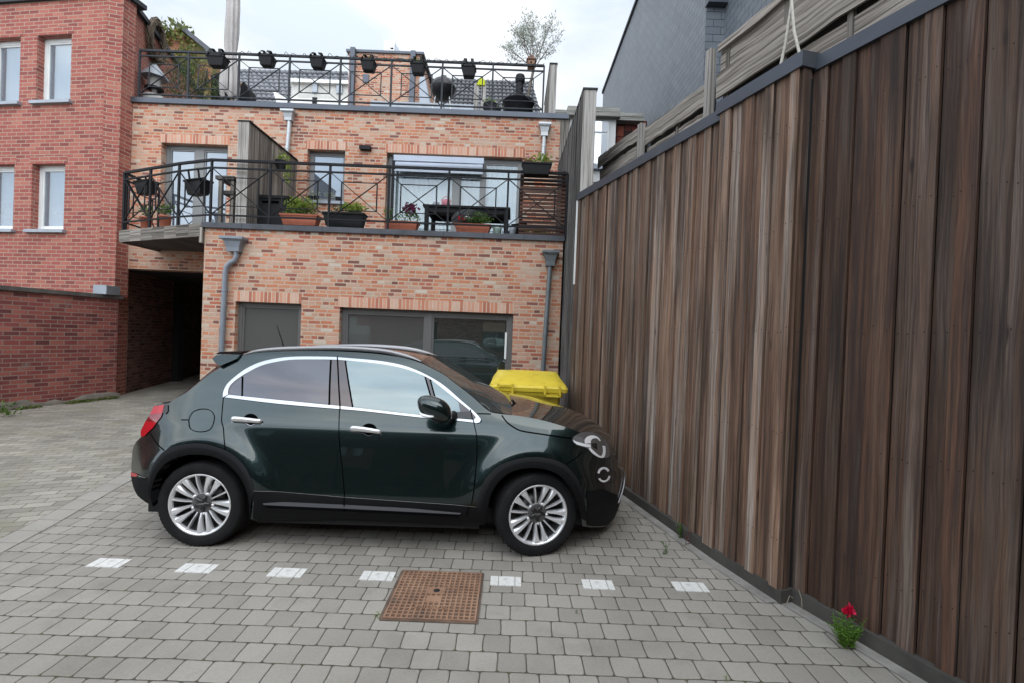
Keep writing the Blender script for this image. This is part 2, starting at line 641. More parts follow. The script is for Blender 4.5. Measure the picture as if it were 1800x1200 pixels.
def leafm(name, a, b, trans=.25):
    t = NT(name)
    isl = t.n('NewGeometry').outputs['Random Per Island']
    t.l(t.ramp(isl, [(0, a), (1, b)]), t.b.inputs['Base Color'])
    t.set(Roughness=.55, Specular_IOR_Level=.3)
    t.b.inputs['Transmission Weight'].default_value = 0
    tr = t.n('BsdfTranslucent')
    t.l(t.ramp(isl, [(0, a), (1, b)]), tr.inputs['Color'])
    mxs = t.n('MixShader')
    mxs.inputs[0].default_value = trans
    t.l(t.b.outputs[0], mxs.inputs[1])
    t.l(tr.outputs[0], mxs.inputs[2])
    t.l(mxs.outputs[0], t.out.inputs['Surface'])
    return t.m

def pane(name, tint, refl=.12, trans=.0, rcol=(1, 1, 1), rough=.015, wav=.0):
    """Window pane: mirror reflection over a tinted see-through (trans=1) or dark body (trans=0)."""
    t = NT(name)
    t.set(Roughness=.4, Specular_IOR_Level=0.0)
    t.b.inputs['Base Color'].default_value = g3(tint)
    base = t.b.outputs[0]
    if trans:
        tp = t.n('BsdfTransparent')
        tp.inputs[0].default_value = g3(tint if trans == 1 else (.9, .93, .93))
        ms_ = t.n('MixShader')
        ms_.inputs[0].default_value = trans
        t.l(base, ms_.inputs[1])
        t.l(tp.outputs[0], ms_.inputs[2])
        base = ms_.outputs[0]
    gl = t.n('BsdfGlossy')
    gl.inputs['Color'].default_value = g3(rcol)
    gl.inputs['Roughness'].default_value = rough
    lw = t.n('LayerWeight')
    lw.inputs['Blend'].default_value = .25
    fac = t.math('MAXIMUM', t.math('MULTIPLY', lw.outputs['Fresnel'], .8), refl)
    if wav:
        bp = t.n('Bump')
        bp.inputs['Strength'].default_value = wav
        bp.inputs['Distance'].default_value = .01
        t.l(t.noise(t.n('TexCoord').outputs['Object'], 2.5, 2), bp.inputs['Height'])
        t.l(bp.outputs[0], gl.inputs['Normal'])
    ms2 = t.n('MixShader')
    t.l(fac, ms2.inputs[0])
    t.l(base, ms2.inputs[1])
    t.l(gl.outputs[0], ms2.inputs[2])
    t.l(ms2.outputs[0], t.out.inputs['Surface'])
    return t.m

M = {}
M['brick_main'] = brick('facade_brick', [(.0, (.19, .085, .07)), (.07, (.27, .11, .085)), (.18, (.43, .14, .09)), (.36, (.53, .205, .11)), (.5, (.55, .25, .15)), (.66, (.54, .295, .205)), (.86, (.52, .35, .265)), (.96, (.51, .40, .31)), (1, (.60, .52, .44))],
                        (.48, .37, .285), .205, .0635, .0105, .5, .45, .22, .010, squash=.55)
M['brick_solid'] = brick('soldier_brick', [(0, (.36, .13, .09)), (.3, (.55, .23, .14)), (.6, (.58, .32, .23)), (1, (.58, .40, .31))], (.55, .43, .34), .0635, .30, .009, 0, .5, .1, .004)
M['brick_red'] = brick('red_brick', [(0, (.22, .065, .058)), (.3, (.31, .088, .072)), (.7, (.355, .108, .086)), (1, (.40, .15, .11))], (.36, .27, .21), .232, .0775, .0085, .5, .5, .15, .004)
M['brick_garden'] = brick('garden_wall_brick', [(0, (.14, .045, .045)), (.4, (.25, .07, .062)), (.75, (.32, .09, .075)), (1, (.36, .13, .10))], (.25, .19, .165), .215, .073, .0075, .5, .5, .35, .004,
                          stains=[((.20, .17, .15), 1.6, .60, .74)])
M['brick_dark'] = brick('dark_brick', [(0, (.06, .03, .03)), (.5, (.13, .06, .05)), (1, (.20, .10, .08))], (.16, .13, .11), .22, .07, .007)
M['paver'] = cobble('grey_paver', [(0, (.255, .238, .212)), (.3, (.278, .262, .235)), (.7, (.295, .279, .25)), (1, (.32, .303, .272))], (.075, .066, .052), (.075, .08, .035), .1495, .1525)
M['paver_old'] = brick('old_paver', [(0, (.225, .21, .183)), (.3, (.275, .26, .226)), (.7, (.305, .29, .252)), (1, (.35, .332, .288))], (.15, .135, .10), .215, .107, .005, .5, .9, .28, .012, .85,
                       stains=[((.20, .195, .13), 1.7, .54, .80)])
M['paver_edge'] = brick('edging_paver', [(0, (.30, .288, .262)), (1, (.35, .337, .305))], (.11, .10, .08), .20, .22, .003, 0, .6, .2, .006, .8)
M['concrete'] = pm('concrete', (.25, .24, .22), .9, 0, .25, 7, .4, 60)
M['plinth'] = pm('plinth_concrete', (.055, .052, .046), .9, 0, .3, 5, .4, 40)
M['zinc'] = pm('dark_zinc', (.085, .095, .115), .45, .6, .12, 3)
M['zinc_light'] = pm('grey_zinc', (.30, .33, .37), .5, .35, .1, 4)
M['slate_cap'] = pm('slate_coping', (.06, .065, .078), .5, .2, .25, 4)
M['frame_grey'] = pm('window_frame_grey', (.115, .115, .112), .45, 0, .05, 4)
M['frame_up'] = pm('upper_frame_grey', (.20, .205, .205), .45, 0, .05, 4)
M['white'] = pm('white_paint', (.72, .74, .73), .4, 0, .04, 3)
M['iron'] = pm('black_iron', (.012, .013, .016), .6, 0, .15, 8, spec=.2)
M['iron2'] = pm('grey_iron', (.032, .036, .042), .6, 0, .15, 8, spec=.25)
M['black_plastic'] = pm('black_plastic', (.014, .0145, .016), .6, 0, .15, 10, spec=.22)
M['terracotta'] = pm('terracotta', (.42, .13, .075), .75, 0, .15, 9)
M['soil'] = pm('soil', (.03, .022, .015), .95, 0, .4, 30, .6, 60)
FST = [(.08, (.33, .30, .27)), (.26, (.27, .215, .18)), (.42, (.25, .165, .115)), (.58, (.205, .115, .073)), (.72, (.12, .072, .053)), (.9, (.26, .23, .205))]
M['wood_fence'] = fence_wood('fence_boards', FST, (.050, .034, .027), .72)
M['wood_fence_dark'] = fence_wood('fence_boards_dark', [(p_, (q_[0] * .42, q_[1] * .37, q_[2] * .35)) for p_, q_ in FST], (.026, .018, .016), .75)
M['wood_grey'] = wood('grey_boards', (.285, .26, .23), (.20, .165, .13), (.085, .072, .06), .3, 1.0)
M['wood_pale'] = wood('pale_board', (.48, .46, .43), (.34, .29, .24), (.22, .20, .18), .15, .6)
M['wood_dark'] = wood('dark_grey_boards', (.15, .145, .14), (.09, .07, .058), (.04, .036, .033), .25, .9)
M['wood_red'] = wood('red_brown_slats', (.13, .075, .058), (.11, .048, .034), (.04, .02, .016), .6, .7)
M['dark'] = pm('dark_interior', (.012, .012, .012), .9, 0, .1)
M['render_white'] = pm('white_render', (.70, .70, .68), .8, 0, .06, 2, .2, 50)
# ================================================================== GROUND
YF, YU = 8.0, 9.9                 # depth of the lower facade and of the set-back upper facade
XL, XR = -5.14, .78               # ends of the lower facade
ZT = U(600, 187, YU).z            # terrace parapet top
ZB = U(600, 401, YF).z            # balcony floor edge top

def groundsheet(name, xs, ys, mat, lift=0, kind='structure', uvrot=None):
    mb = MB()
    P = [[(x, y, gz(x, y) + lift) for x in xs] for y in ys]
    mb.grid(P, uvf=lambda i, j: (P[i][j][0], P[i][j][1]))
    return struct(mb.build(name, mat), kind)

xs = [-60, -40, -25, -15] + [-12 + .5 * i for i in range(41)] + [12, 20, 40, 60]
ys = [-30, -15, -8] + [-4 + .5 * i for i in range(44)] + [20, 26, 40, 80, 160]
groundsheet('pavement', xs, ys, M['paver'])

# old brick drive on the left, beyond a straight joint
Pa, Pb = G(0, 947), G(231, 824)
def xbound(y):
    return Pa.x + (Pb.x - Pa.x) * (y - Pa.y) / (Pb.y - Pa.y)
mb = MB()
ysl = [-3 + .5 * i for i in range(42)]
P = [[(xbound(y) - d_, y, gz(0, y) + .005) for d_ in (6, 3, 1.5, .5, 0)] for y in ysl]
mb.grid(P, uvf=lambda i, j: (P[i][j][0] * .94 + P[i][j][1] * .34, P[i][j][1] * .94 - P[i][j][0] * .34))
struct(mb.build('old_paved_drive', M['paver_old']))
mb = MB()
P = [[(xbound(y) + d_, y, gz(0, y) + .004) for d_ in (0, .20)] for y in ysl]
mb.grid(P, uvf=lambda i, j: (j * .2, P[i][j][1] * 1.03))
struct(mb.build('paved_edging_row', M['paver_edge']))

# white marking stones
wt = NT('white_marking')
uvn = wt.n('UVMap').outputs[0]
sx = wt.n('SeparateXYZ')
wt.l(uvn, sx.inputs[0])
ln = wt.math('MINIMUM', wt.math('ABSOLUTE', wt.math('SUBTRACT', sx.outputs[0], .26)), wt.math('ABSOLUTE', wt.math('SUBTRACT', sx.outputs[0], .80)))
wr = wt.ramp(wt.noise(uvn, 5, 5), [(.28, (.40, .39, .37)), (.42, (.60, .60, .58)), (.65, (.70, .70, .68))])
wt.l(wt.mix(wt.ramp(ln, [(.012, (1, 1, 1)), (.022, (0, 0, 0))]), wr, (.33, .32, .29)), wt.b.inputs['Base Color'])
wt.set(Roughness=.7)
marks = [((192, 989), 60, 'white painted stone at the far left end of the dashed row, below the rear bumper'),
         ((347, 998.5), 63, 'white painted stone in front of the rear wheel of the green car'),
         ((505, 1006), 62, 'white painted stone in front of the rear door, between rear wheel and drain cover'),
         ((664, 1012), 60, 'white painted stone touching the left edge of the rusty drain cover'),
         ((889, 1021), 56, 'white painted stone just right of the rusty drain cover, below the front tyre'),
         ((1051, 1027), 57, 'white painted stone below the front bumper, second nearest to the wooden fence'),
         ((1213, 1031), 60, 'white painted stone nearest to the wooden fence, last of the dashed row')]
for (c, wpx, lab) in marks:
    p = G(*c)
    hw = wpx / 2 * p.y / FPX * .96
    mb = MB()
    mb.box((p.x, p.y, p.z + .001), (hw, .062, .004))
    for k in range(len(mb.uv)):
        mb.uv[k] = [((a + hw) / (2 * hw), (b + .062) / .124) for a, b in mb.uv[k]]
    tag(mb.build('marking_stone', wt.m), lab, 'road marking', 'dashed row of white stones edging the parking bay')

# drain cover
rust = NT('rusty_iron')
oc = rust.n('TexCoord').outputs['Object']
f = rust.noise(oc, 5, 6, .65)
rust.l(rust.ramp(f, [(.3, (.17, .12, .095)), (.45, (.29, .165, .105)), (.62, (.36, .22, .14)), (.75, (.28, .20, .155))]), rust.b.inputs['Base Color'])
rust.set(Roughness=.8, Metallic=.25)
rust.bump(rust.noise(oc, 90, 4), .4, .003)
rust2 = pm('rusty_recess', (.12, .085, .065), .9, .2, .4, 9)
c4 = [G(705.5, 1003.3), G(850, 1008.9), G(841, 1094.4), G(670, 1087.8)]
mc = sum(c4, Vector()) / 4
cov = thing('drain_cover', 'square rusty iron drain cover with a waffle grid set into the pavers', 'drain cover', (mc.x, mc.y, 0))
hw = ((c4[1] - c4[0]).length + (c4[2] - c4[3]).length) / 4 - .012
hd = ((c4[3] - c4[0]).length + (c4[2] - c4[1]).length) / 4
cx, cy = mc.x, mc.y
mb = MB()
for (a, b, c_, d_) in ((-hw - .012, hw + .012, hd, hd + .014), (-hw - .012, hw + .012, -hd - .014, -hd), (-hw - .02, -hw + .002, -hd, hd), (hw, hw + .014, -hd, hd)):
    mb.bx(cx + a, cx + b, cy + c_, cy + d_, -.02, .006)
mb.build('frame', rust2, cov)
mb = MB()
mb.bx(cx - hw + .004, cx + hw - .002, cy - hd, cy + hd, -.02, .0055)
mb.build('plate', rust2, cov)
mb = MB()
N = 16
for i in range(N + 1):
    x = cx - hw + .008 + (2 * hw - .016) * i / N
    mb.bx(x - .0055, x + .0055, cy - hd + .003, cy + hd - .003, .004, .0125)
for i in range(N + 1):
    y = cy - hd + .008 + (2 * hd - .016) * i / N
    mb.bx(cx - hw + .003, cx + hw - .003, y - .005, y + .005, .004, .0122)
mb.bx(cx - .06, cx + .05, cy - .012, cy + .07, .004, .0135)
mb.bx(cx - .055, cx + .04, cy - .10, cy - .035, .004, .0128)
mb.build('grid', rust.m, cov)
mb = MB()
mb.lathe([(.022, .0137), (.022, .0145)], (cx - .005, cy + .03, 0), n=16)
mb.build('keyhole', M['dark'], cov)
def text_mesh(name, body, size, loc, xaxis, yaxis, mat, parent, ext=.002, align='CENTER'):
    cu = bpy.data.curves.new(name, 'FONT')
    cu.body = body
    cu.size = size
    cu.align_x = align
    cu.align_y = 'CENTER'
    cu.extrude = ext
    tmp = bpy.data.objects.new('tmp_text', cu)
    COL.objects.link(tmp)
    dg = bpy.context.evaluated_depsgraph_get()
    me = bpy.data.meshes.new_from_object(tmp.evaluated_get(dg))
    bpy.data.objects.remove(tmp)
    X, Y = Vector(xaxis).normalized(), Vector(yaxis).normalized()
    Z = X.cross(Y)
    off = WORLD[parent.name]
    for v in me.vertices:
        v.co = Vector(loc) + X * v.co.x + Y * v.co.y + Z * v.co.z - off
    me.materials.clear()
    me.materials.append(mat)
    ob = bpy.data.objects.new(name, me)
    COL.objects.link(ob)
    ob.parent = parent
    WORLD[ob.name] = off.copy()
    return ob
text_mesh('lettering', 'Onl-zwet', .062, (cx - .02, cy - .165, .0135), (1, 0, 0), (0, 1, 0), rust.m, cov, .0025)

# ================================================================== WOODEN FENCE ON THE RIGHT
C1 = Vector((1.88, 3.23, 0))
FS = .3027
FE = Vector((C1.x - FS * (6.66 - C1.y), 6.66, 0))
JG = Vector((C1.x - FS * (3.957 - C1.y), 3.957, 0))
D1 = Vector((1.965, 3.262, 0))
D2 = Vector((D1.x + .375 * 4.9, D1.y - 4.9, 0))

def boards(mb, a, b, zb, zt0, zt1, w0, w1, seed, inset=0.0, thick=.022, gap=.006, mi=0):
    """Vertical boards along a->b facing left of that direction's right-hand side (towards the camera)."""
    g = random.Random(seed)
    a, b = Vector(a), Vector(b)
    d = b - a
    L = d.length
    d.normalize()
    n = Vector((-d.y, d.x, 0))
    if n.dot(CPOS - a) < 0:
        n = -n
    s = 0
    k = 0
    while s < L - .02:
        w_ = min(g.uniform(w0, w1), L - s)
        if L - s - w_ < .03:
            w_ = L - s
        dep = (.0 if k % 2 else .018) + g.uniform(-.002, .003) - inset
        zt = zt0 + (zt1 - zt0) * (s + w_ / 2) / L
        z0 = zb(a + d * (s + w_ / 2)) if callable(zb) else zb
        c = a + d * (s + w_ / 2) + n * (dep - thick / 2)
        mb.box((c.x, c.y, (z0 + zt) / 2), ((w_ - gap) / 2, thick / 2, (zt - z0) / 2), (d, n, Vector((0, 0, 1))), uvo=(s + w_ / 2, (z0 + zt) / 2), mi=mi)
        if thick == .022:
            for zk in (.42, 1.12, 1.82, 2.52, 3.2):
                for e_ in (-.28, .28):
                    if zk > zt - .05:
                        continue
                    q = a + d * (s + w_ * (.5 + e_)) + n * (dep + .0015)
                    zc = zk + g.uniform(-.025, .025)
                    mb.add([(q.x + d.x * .0042 * math.cos(h), q.y + d.y * .0042 * math.cos(h), zc + .0042 * math.sin(h)) for h in (0, 1.05, 2.09, 3.14, 4.19, 5.24)], mi=2)
        s += w_
        k += 1
    return n

nail_m = pm('nail_head', (.012, .010, .010), .6, .3)
def zplinth(p):
    return gz(p.x, p.y) + .085
fence = thing('board_fence', 'tall weathered brown fence of upright boards with a dark zinc cap, right of the car', 'fence', (C1.x, C1.y, 0))
mb = MB()
nF = boards(mb, FE, JG, zplinth, 3.60, 3.535, .085, .15, 3)
boards(mb, JG - nF * -.028, C1 - nF * -.028, zplinth, 3.575, 3.555, .085, .15, 5)
nD = boards(mb, D1, D2, zplinth, 3.55, 3.50, .08, .14, 11, mi=1)
boards(mb, C1 + nF * .03, D1 + (D1 - C1).normalized() * .03, zplinth, 3.55, 3.55, .06, .08, 13)
mb.build('boards', [M['wood_fence'], M['wood_fence_dark'], nail_m], fence)
# solid backing so that no light passes between boards
mb = MB()
def slab(a, b, z0, z1, off0, off1, n):
    a, b = Vector(a), Vector(b)
    q = [a + n * off0, b + n * off0, b + n * off1, a + n * off1]
    mb.prism([(p.x, p.y, z0) for p in q], (0, 0, z1 - z0))
slab(FE, C1, 0, 3.5, -.05, -.20, nF)
slab(D1, D2, 0, 3.5, -.05, -.20, nD)
mb.build('backing_frame', M['dark'], fence)
def cap(mb, a, b, z0, z1, n, h=.095, out_=.035, back=.16):
    a, b = Vector(a), Vector(b)
    prof = [(out_, 0), (out_, h), (-back, h + .012), (-back, 0)]
    A = [a + n * o + Vector((0, 0, z0 + zz)) for o, zz in prof]
    B = [b + n * o + Vector((0, 0, z1 + zz)) for o, zz in prof]
    for i in range(4):
        j = (i + 1) % 4
        mb.add([A[i], A[j], B[j], B[i]])
    mb.add(A)
    mb.add(B[::-1])
mb = MB()
cap(mb, FE + nF * .0, JG, 3.595, 3.53, nF)
cap(mb, JG + nF * .028 + (JG - C1).normalized() * .03, C1 + nF * .028 - (JG - C1).normalized() * .03, 3.57, 3.55, nF, .10)
cap(mb, D1 - (D2 - D1).normalized() * .12, D2, 3.545, 3.495, nD)
mb.build('zinc_cap', M['zinc'], fence)
mb = MB()
for a, b, n in ((FE, C1 + (C1 - FE).normalized() * .03, nF), (D1, D2, nD)):
    m_ = 14
    rows = []
    for i in range(m_ + 1):
        p = a + (b - a) * (i / m_)
        z = gz(p.x, p.y)
        rows.append([p + n * .045 + Vector((0, 0, z - .05)), p + n * .045 + Vector((0, 0, z + .09)), p + n * -.05 + Vector((0, 0, z + .095)), p + n * -.05 + Vector((0, 0, z - .05))])
    mb.grid(rows, sm=False)
    mb.add(rows[0])
    mb.add(rows[-1][::-1])
mb.build('concrete_plinth', M['plinth'], fence)
mb = MB()
p = FE + nF * .02
mb.bx(p.x - .012, p.x + .008, p.y - .02, p.y + .02, 2.45, 3.6)
mb.build('corner_trim', M['white'], fence)
# pale concrete strip between pavers and fence
mb = MB()
for a, b, n in ((FE, C1, nF), (D1, D2, nD)):
    rows = []
    for i in range(13):
        p = a + (b - a) * (i / 12)
        z = gz(p.x, p.y) + .005
        rows.append([p + n * .04 + Vector((0, 0, z)), p + n * .13 + Vector((0, 0, z))])
    mb.grid(rows, uvf=lambda i, j: (j * .1, i * .3))
struct(mb.build('concrete_edging', M['concrete']))

# ------------------------------------------------------------------ grey fence behind it
bf = thing('slat_fence', 'weathered grey fence of wide horizontal boards behind the zinc capped wall', 'fence', (2.4, 3.3, 0))
g_ = random.Random(4)
# line parallel to the board fence, .55 m further out
BO = C1 - nF * .62
bd = (FE - C1).normalized()
def bpt(s, z, o=0.0):
    p = BO + bd * s - nF * o
    return Vector((p.x, p.y, z))
def bs(px, py):
    """distance along the line and height for a photo point."""
    p = onplane(px, py, BO, nF)
    return (p - BO).dot(bd), p.z
ups = Vector((0, 0, 1))
def panel(s0, s1, rows_, name='boards'):
    mb = MB()
    for (z0, z1, o) in rows_:
        a, b = bpt(s0, (z0 + z1) / 2, o), bpt(s1, (z0 + z1) / 2, o)
        c = (a + b) / 2
        hl = (b - a).length / 2
        fx = g_.uniform(0, 9)
        pts = []
        # lightly wavy board
        n_ = 16
        A, B = [], []
        for i in range(n_ + 1):
            s = s0 + (s1 - s0) * i / n_
            A.append(z0 + g_.uniform(-.010, .010))
            B.append(z1 + g_.uniform(-.010, .010))
        rows2 = []
        for i in range(n_ + 1):
            s = s0 + (s1 - s0) * i / n_
            rows2.append([bpt(s, A[i], o), bpt(s, B[i], o), bpt(s, B[i], o + .022), bpt(s, A[i], o + .022)])
        mb.grid(rows2, uvf=lambda i, j: ((z0 + (z1 - z0) * (j if j < 2 else 3 - j)) + fx, (s0 + (s1 - s0) * i / n_)), sm=False, closed=True)
    return mb
sA, zA0 = bs(1253, 205)
_, zA1 = bs(1258, 92)
sB, _ = bs(1130, 250)
sC, _ = bs(1050, 300)
mb = panel(-2.6, sA - .03, [(zA0 - .34, zA0 - .10, .0), (zA0 - .065, zA0 + .13, .045), (zA0 + .165, zA0 + .41, .0), (zA0 + .445, zA0 + .68, .045), (max(zA0 + .715, zA1 - .26), zA1 - .02, .0)])
mb.build('long_panel', M['wood_grey'], bf)
_, zl1 = bs(1180, 192)
_, zl2 = bs(1098, 242)
mb = panel(sA + .08, sB - .04, [(zl1 - .80, zl1 - .52, .0), (zl1 - .485, zl1 - .26, .045), (zl1 - .225, zl1, .0)])
mb.build('low_panel', M['wood_grey'], bf)
mb = panel(sB + .06, sC, [(zl2 - .66, zl2 - .43, .0), (zl2 - .395, zl2 - .20, .045), (zl2 - .165, zl2, .0)])
mb.build('far_panel', M['wood_grey'], bf)
mb = MB()
for (s0_, s1_, z0_, z1_) in ((-2.6, sA - .04, zA0 - .4, zA1 - .05), (sA + .09, sB - .05, zl1 - .8, zl1 - .04), (sB + .07, sC, zl2 - .66, zl2 - .04)):
    a, b = bpt(s0_, 0, .085), bpt(s1_, 0, .085)
    mb.prism([(a.x, a.y, z0_), (b.x, b.y, z0_), (b.x, b.y, z1_), (a.x, a.y, z1_)], -nF * .02)
mb.build('gap_shade_backing', pm('gap_shade_dark', (.028, .024, .02), .9), bf)  # near-black sheet that paints in the shadow lines between the boards
for (s, z1) in ((sA + .03, zA1 + .03), (sB, zl1 + .06), (-1.15, zA1 - .1)):
    mb = MB()
    a = bpt(s, 0, -.03)
    mb.box((a.x, a.y, (3.0 + z1) / 2), (.04, .035, (z1 - 3.0) / 2), (bd, nF, ups), uvo=(s, 0))
    mb.build('post', M['wood_pale'], bf, bevel=.006)
for s, z1 in ((sA - .14, zA1 - .02), (sA - .85, zA0 + .68), (sA - 1.45, zA1), (sA - 2.2, zA1), ((sA + sB) / 2, zl1 - .02)):
    a = bpt(s, 0, .05)
    mb = MB()
    mb.box((a.x, a.y, (3.3 + z1) / 2), (.025, .014, (z1 - 3.3) / 2), (bd, nF, ups), uvo=(s, 0))
    mb.build('batten', M['wood_grey'], bf)
# ropes over the cap
rope_m = pm('rope', (.42, .40, .36), .9, 0, .2, 30)
rp = thing('rope', 'pale rope hanging in two strands over the zinc cap of the board fence', 'rope', (C1.x, C1.y, 3.65))
for pts in ([(1391, -30), (1391, 10), (1381, 75), (1369, 131)], [(1391, -30), (1392, 8), (1396, 55), (1408, 106)]):
    q = []
    for k, (px, py) in enumerate(pts):
        q.append(onplane(px, py, C1 - nF * (.30 - .06 * k), nF))
    mb = MB()
    mb.tube(q, .011, 6)
    mb.build('strand', rope_m, rp)

# ================================================================== CLADDING WALL AT THE END OF THE FACADE
PW = thing('cladding_wall', 'tall grey board wall standing edge-on where the brick facade ends', 'wall', (.95, 6.7, 0))
ztop = U(1030, 158, 6.72).z
mb = MB()
boards(mb, (.862, 6.74, 0), (.80, 9.86, 0), lambda p: gz(p.x, p.y), ztop, ztop, .10, .16, 21, thick=.021)
mb.build('boards', M['wood_dark'], PW)
mb = MB()
mb.bx(.858, 1.035, 6.715, 6.735, 0.2, ztop - .004)
mb.build('end_board', M['wood_pale'], PW)
mb = MB()
mb.prism([(.885, 6.74, 0), (1.03, 6.74, 0), (.98, 9.86, 0), (.83, 9.86, 0)], (0, 0, ztop - .03))
mb.build('core', M['dark'], PW)
mb = MB()
mb.prism([(.845, 6.70, ztop), (1.05, 6.70, ztop), (1.0, 9.86, ztop), (.785, 9.86, ztop)], (0, 0, .022))
mb.build('capping', M['iron2'], PW)

# ================================================================== WALLS WITH OPENINGS
def cellwall(mb, o, ux, x0, x1, z0, z1, holes, th, nrm, mi=0):
    """Brick wall in the plane through o along ux; holes = (xa, xb, za, zb). nrm = outward normal; depth th goes inwards."""
    o, ux, nrm = Vector(o), Vector(ux).normalized(), Vector(nrm).normalized()
    X = sorted({x0, x1, *[h[0] for h in holes], *[h[1] for h in holes]})
    Z = sorted({z0, z1, *[h[2] for h in holes], *[h[3] for h in holes]})
    X = [x for x in X if x0 <= x <= x1]
    Z = [z for z in Z if z0 <= z <= z1]
    def solid(i, j):
        if i < 0 or j < 0 or i >= len(X) - 1 or j >= len(Z) - 1:
            return False
        xc, zc = (X[i] + X[i + 1]) / 2, (Z[j] + Z[j + 1]) / 2
        return not any(h[0] < xc < h[1] and h[2] < zc < h[3] for h in holes)
    def pt(x, z, d):
        return o + ux * x + Vector((0, 0, z)) - nrm * d
    flip = ux.cross(Vector((0, 0, 1))).dot(nrm) < 0
    def q(ps, uv):
        if flip:
            ps, uv = ps[::-1], uv[::-1]
        mb.add(ps, uv, mi)
    for i in range(len(X) - 1):
        for j in range(len(Z) - 1):
            if not solid(i, j):
                continue
            a, b, c, d = X[i], X[i + 1], Z[j], Z[j + 1]
            q([pt(a, c, 0), pt(b, c, 0), pt(b, d, 0), pt(a, d, 0)], [(a, c), (b, c), (b, d), (a, d)])
            q([pt(b, c, th), pt(a, c, th), pt(a, d, th), pt(b, d, th)], [(b, c), (a, c), (a, d), (b, d)])
            if not solid(i + 1, j):
                q([pt(b, c, 0), pt(b, c, th), pt(b, d, th), pt(b, d, 0)], [(b, c), (b + th, c), (b + th, d), (b, d)])
            if not solid(i - 1, j):
                q([pt(a, c, th), pt(a, c, 0), pt(a, d, 0), pt(a, d, th)], [(a - th, c), (a, c), (a, d), (a - th, d)])
            if not solid(i, j + 1):
                q([pt(a, d, 0), pt(b, d, 0), pt(b, d, th), pt(a, d, th)], [(a, d), (b, d), (b, d + th), (a, d + th)])
            if not solid(i, j - 1):
                q([pt(a, c, th), pt(b, c, th), pt(b, c, 0), pt(a, c, 0)], [(a, c - th), (b, c - th), (b, c), (a, c)])

def frame_in(o, ux, nrm, xa, xb, za, zb, dep, fw, name, fm, pm_, parent, muls=(), fd=.06, horiz=(), panes=None, dpane=.03):
    """Window: frame with panes as its sub-parts."""
    o, ux, nrm = Vector(o), Vector(ux).normalized(), Vector(nrm).normalized()
    z_ = Vector((0, 0, 1))
    def b_(mb, x0, x1, z0, z1, d0, d1):
        c = o + ux * ((x0 + x1) / 2) + z_ * ((z0 + z1) / 2) - nrm * ((d0 + d1) / 2)
        mb.box(c, ((x1 - x0) / 2, abs(d1 - d0) / 2, (z1 - z0) / 2), (ux, nrm, z_))
    mb = MB()
    b_(mb, xa, xa + fw, za, zb, dep, dep + fd)
    b_(mb, xb - fw, xb, za, zb, dep, dep + fd)
    b_(mb, xa + fw, xb - fw, zb - fw, zb, dep, dep + fd)
    b_(mb, xa + fw, xb - fw, za, za + fw, dep, dep + fd)
    edges = [xa + fw]
    for (m0, m1) in muls:
        b_(mb, m0, m1, za + fw, zb - fw, dep - .002, dep + fd)
        edges += [m0, m1]
    edges.append(xb - fw)
    # sash lips
    for i in range(0, len(edges), 2):
        a, b = edges[i], edges[i + 1]
        lip = fw * .45
        for (x0, x1, z0, z1) in ((a, a + lip, za + fw, zb - fw), (b - lip, b, za + fw, zb - fw), (a + lip, b - lip, zb - fw - lip, zb - fw), (a + lip, b - lip, za + fw, za + fw + lip)):
            b_(mb, x0, x1, z0, z1, dep + .012, dep + fd + .004)
    fo = mb.build(name, fm, parent, bevel=.004)
    for i in range(0, len(edges), 2):
        mb = MB()
        b_(mb, edges[i], edges[i + 1], za + fw, zb - fw, dep + dpane, dep + dpane + .012)
        mb.build('pane', pm_[i // 2] if isinstance(pm_, (list, tuple)) else pm_, fo)
    return fo

def soldier(o, ux, nrm, xa, xb, z, h, parent, mat):
    o, ux, nrm = Vector(o), Vector(ux).normalized(), Vector(nrm).normalized()
    mb = MB()
    def pt(x, zz, d):
        return o + ux * x + Vector((0, 0, zz)) + nrm * d
    A = [pt(xa, z, .004), pt(xb, z, .004), pt(xb, z + h, .004), pt(xa, z + h, .004)]
    mb.add(A, [(xa, .02), (xb, .02), (xb, .02 + h), (xa, .02 + h)])
    return mb.build('lintel', mat, parent)

def hx(px, py, Y):
    return U(px, py, Y).x
def hz(px, py, Y):
    return U(px, py, Y).z

# ------------------------------------------------------------------ main brick house
house = thing('brick_house', 'house of mottled orange brick in two steps with balcony and roof terrace, behind the car', 'house', (-2, YF, 0))
FX, NY = Vector((1, 0, 0)), Vector((0, -1, 0))
w1 = (hx(414, 532, YF), hx(530, 536, YF), .25, hz(470, 532, YF))
w2 = (hx(597, 545, YF), hx(902.5, 552, YF), .22, hz(750, 546, YF))
mb = MB()
cellwall(mb, (0, YF, 0), FX, XL, XR, -.2, ZB - .085, [w1, w2], .30, NY)
cellwall(mb, (XL, 0, 0), (0, 1, 0), YF + .30, 15.0, -.2, ZB - .2, [], .25, (-1, 0, 0))
mb.build('lower_wall', M['brick_main'], house)
soldier((0, YF, 0), FX, NY, w1[0] - .03, w1[1] + .0, w1[3], .17, house, M['brick_solid'])
soldier((0, YF, 0), FX, NY, w2[0] - .03, w2[1] + .0, w2[3], .17, house, M['brick_solid'])
blind = NT('frosted_pane')
blind.set(Roughness=.25, Specular_IOR_Level=.5)
blind.b.inputs['Base Color'].default_value = (.085, .087, .083, 1)
blind2 = pane('reflecting_pane', (.028, .036, .033), .32, 0, (.85, .96, .96), .008)
blind3 = pane('blinded_pane', (.075, .077, .074), .16, 0, (.9, .96, .96), .01)
frame_in((0, YF, 0), FX, NY, w1[0] + .0, w1[1], w1[2], w1[3], .10, .065, 'door_window', M['frame_grey'], blind.m, house)
mul = (hx(747, 600, YF + .1), hx(758, 600, YF + .1))
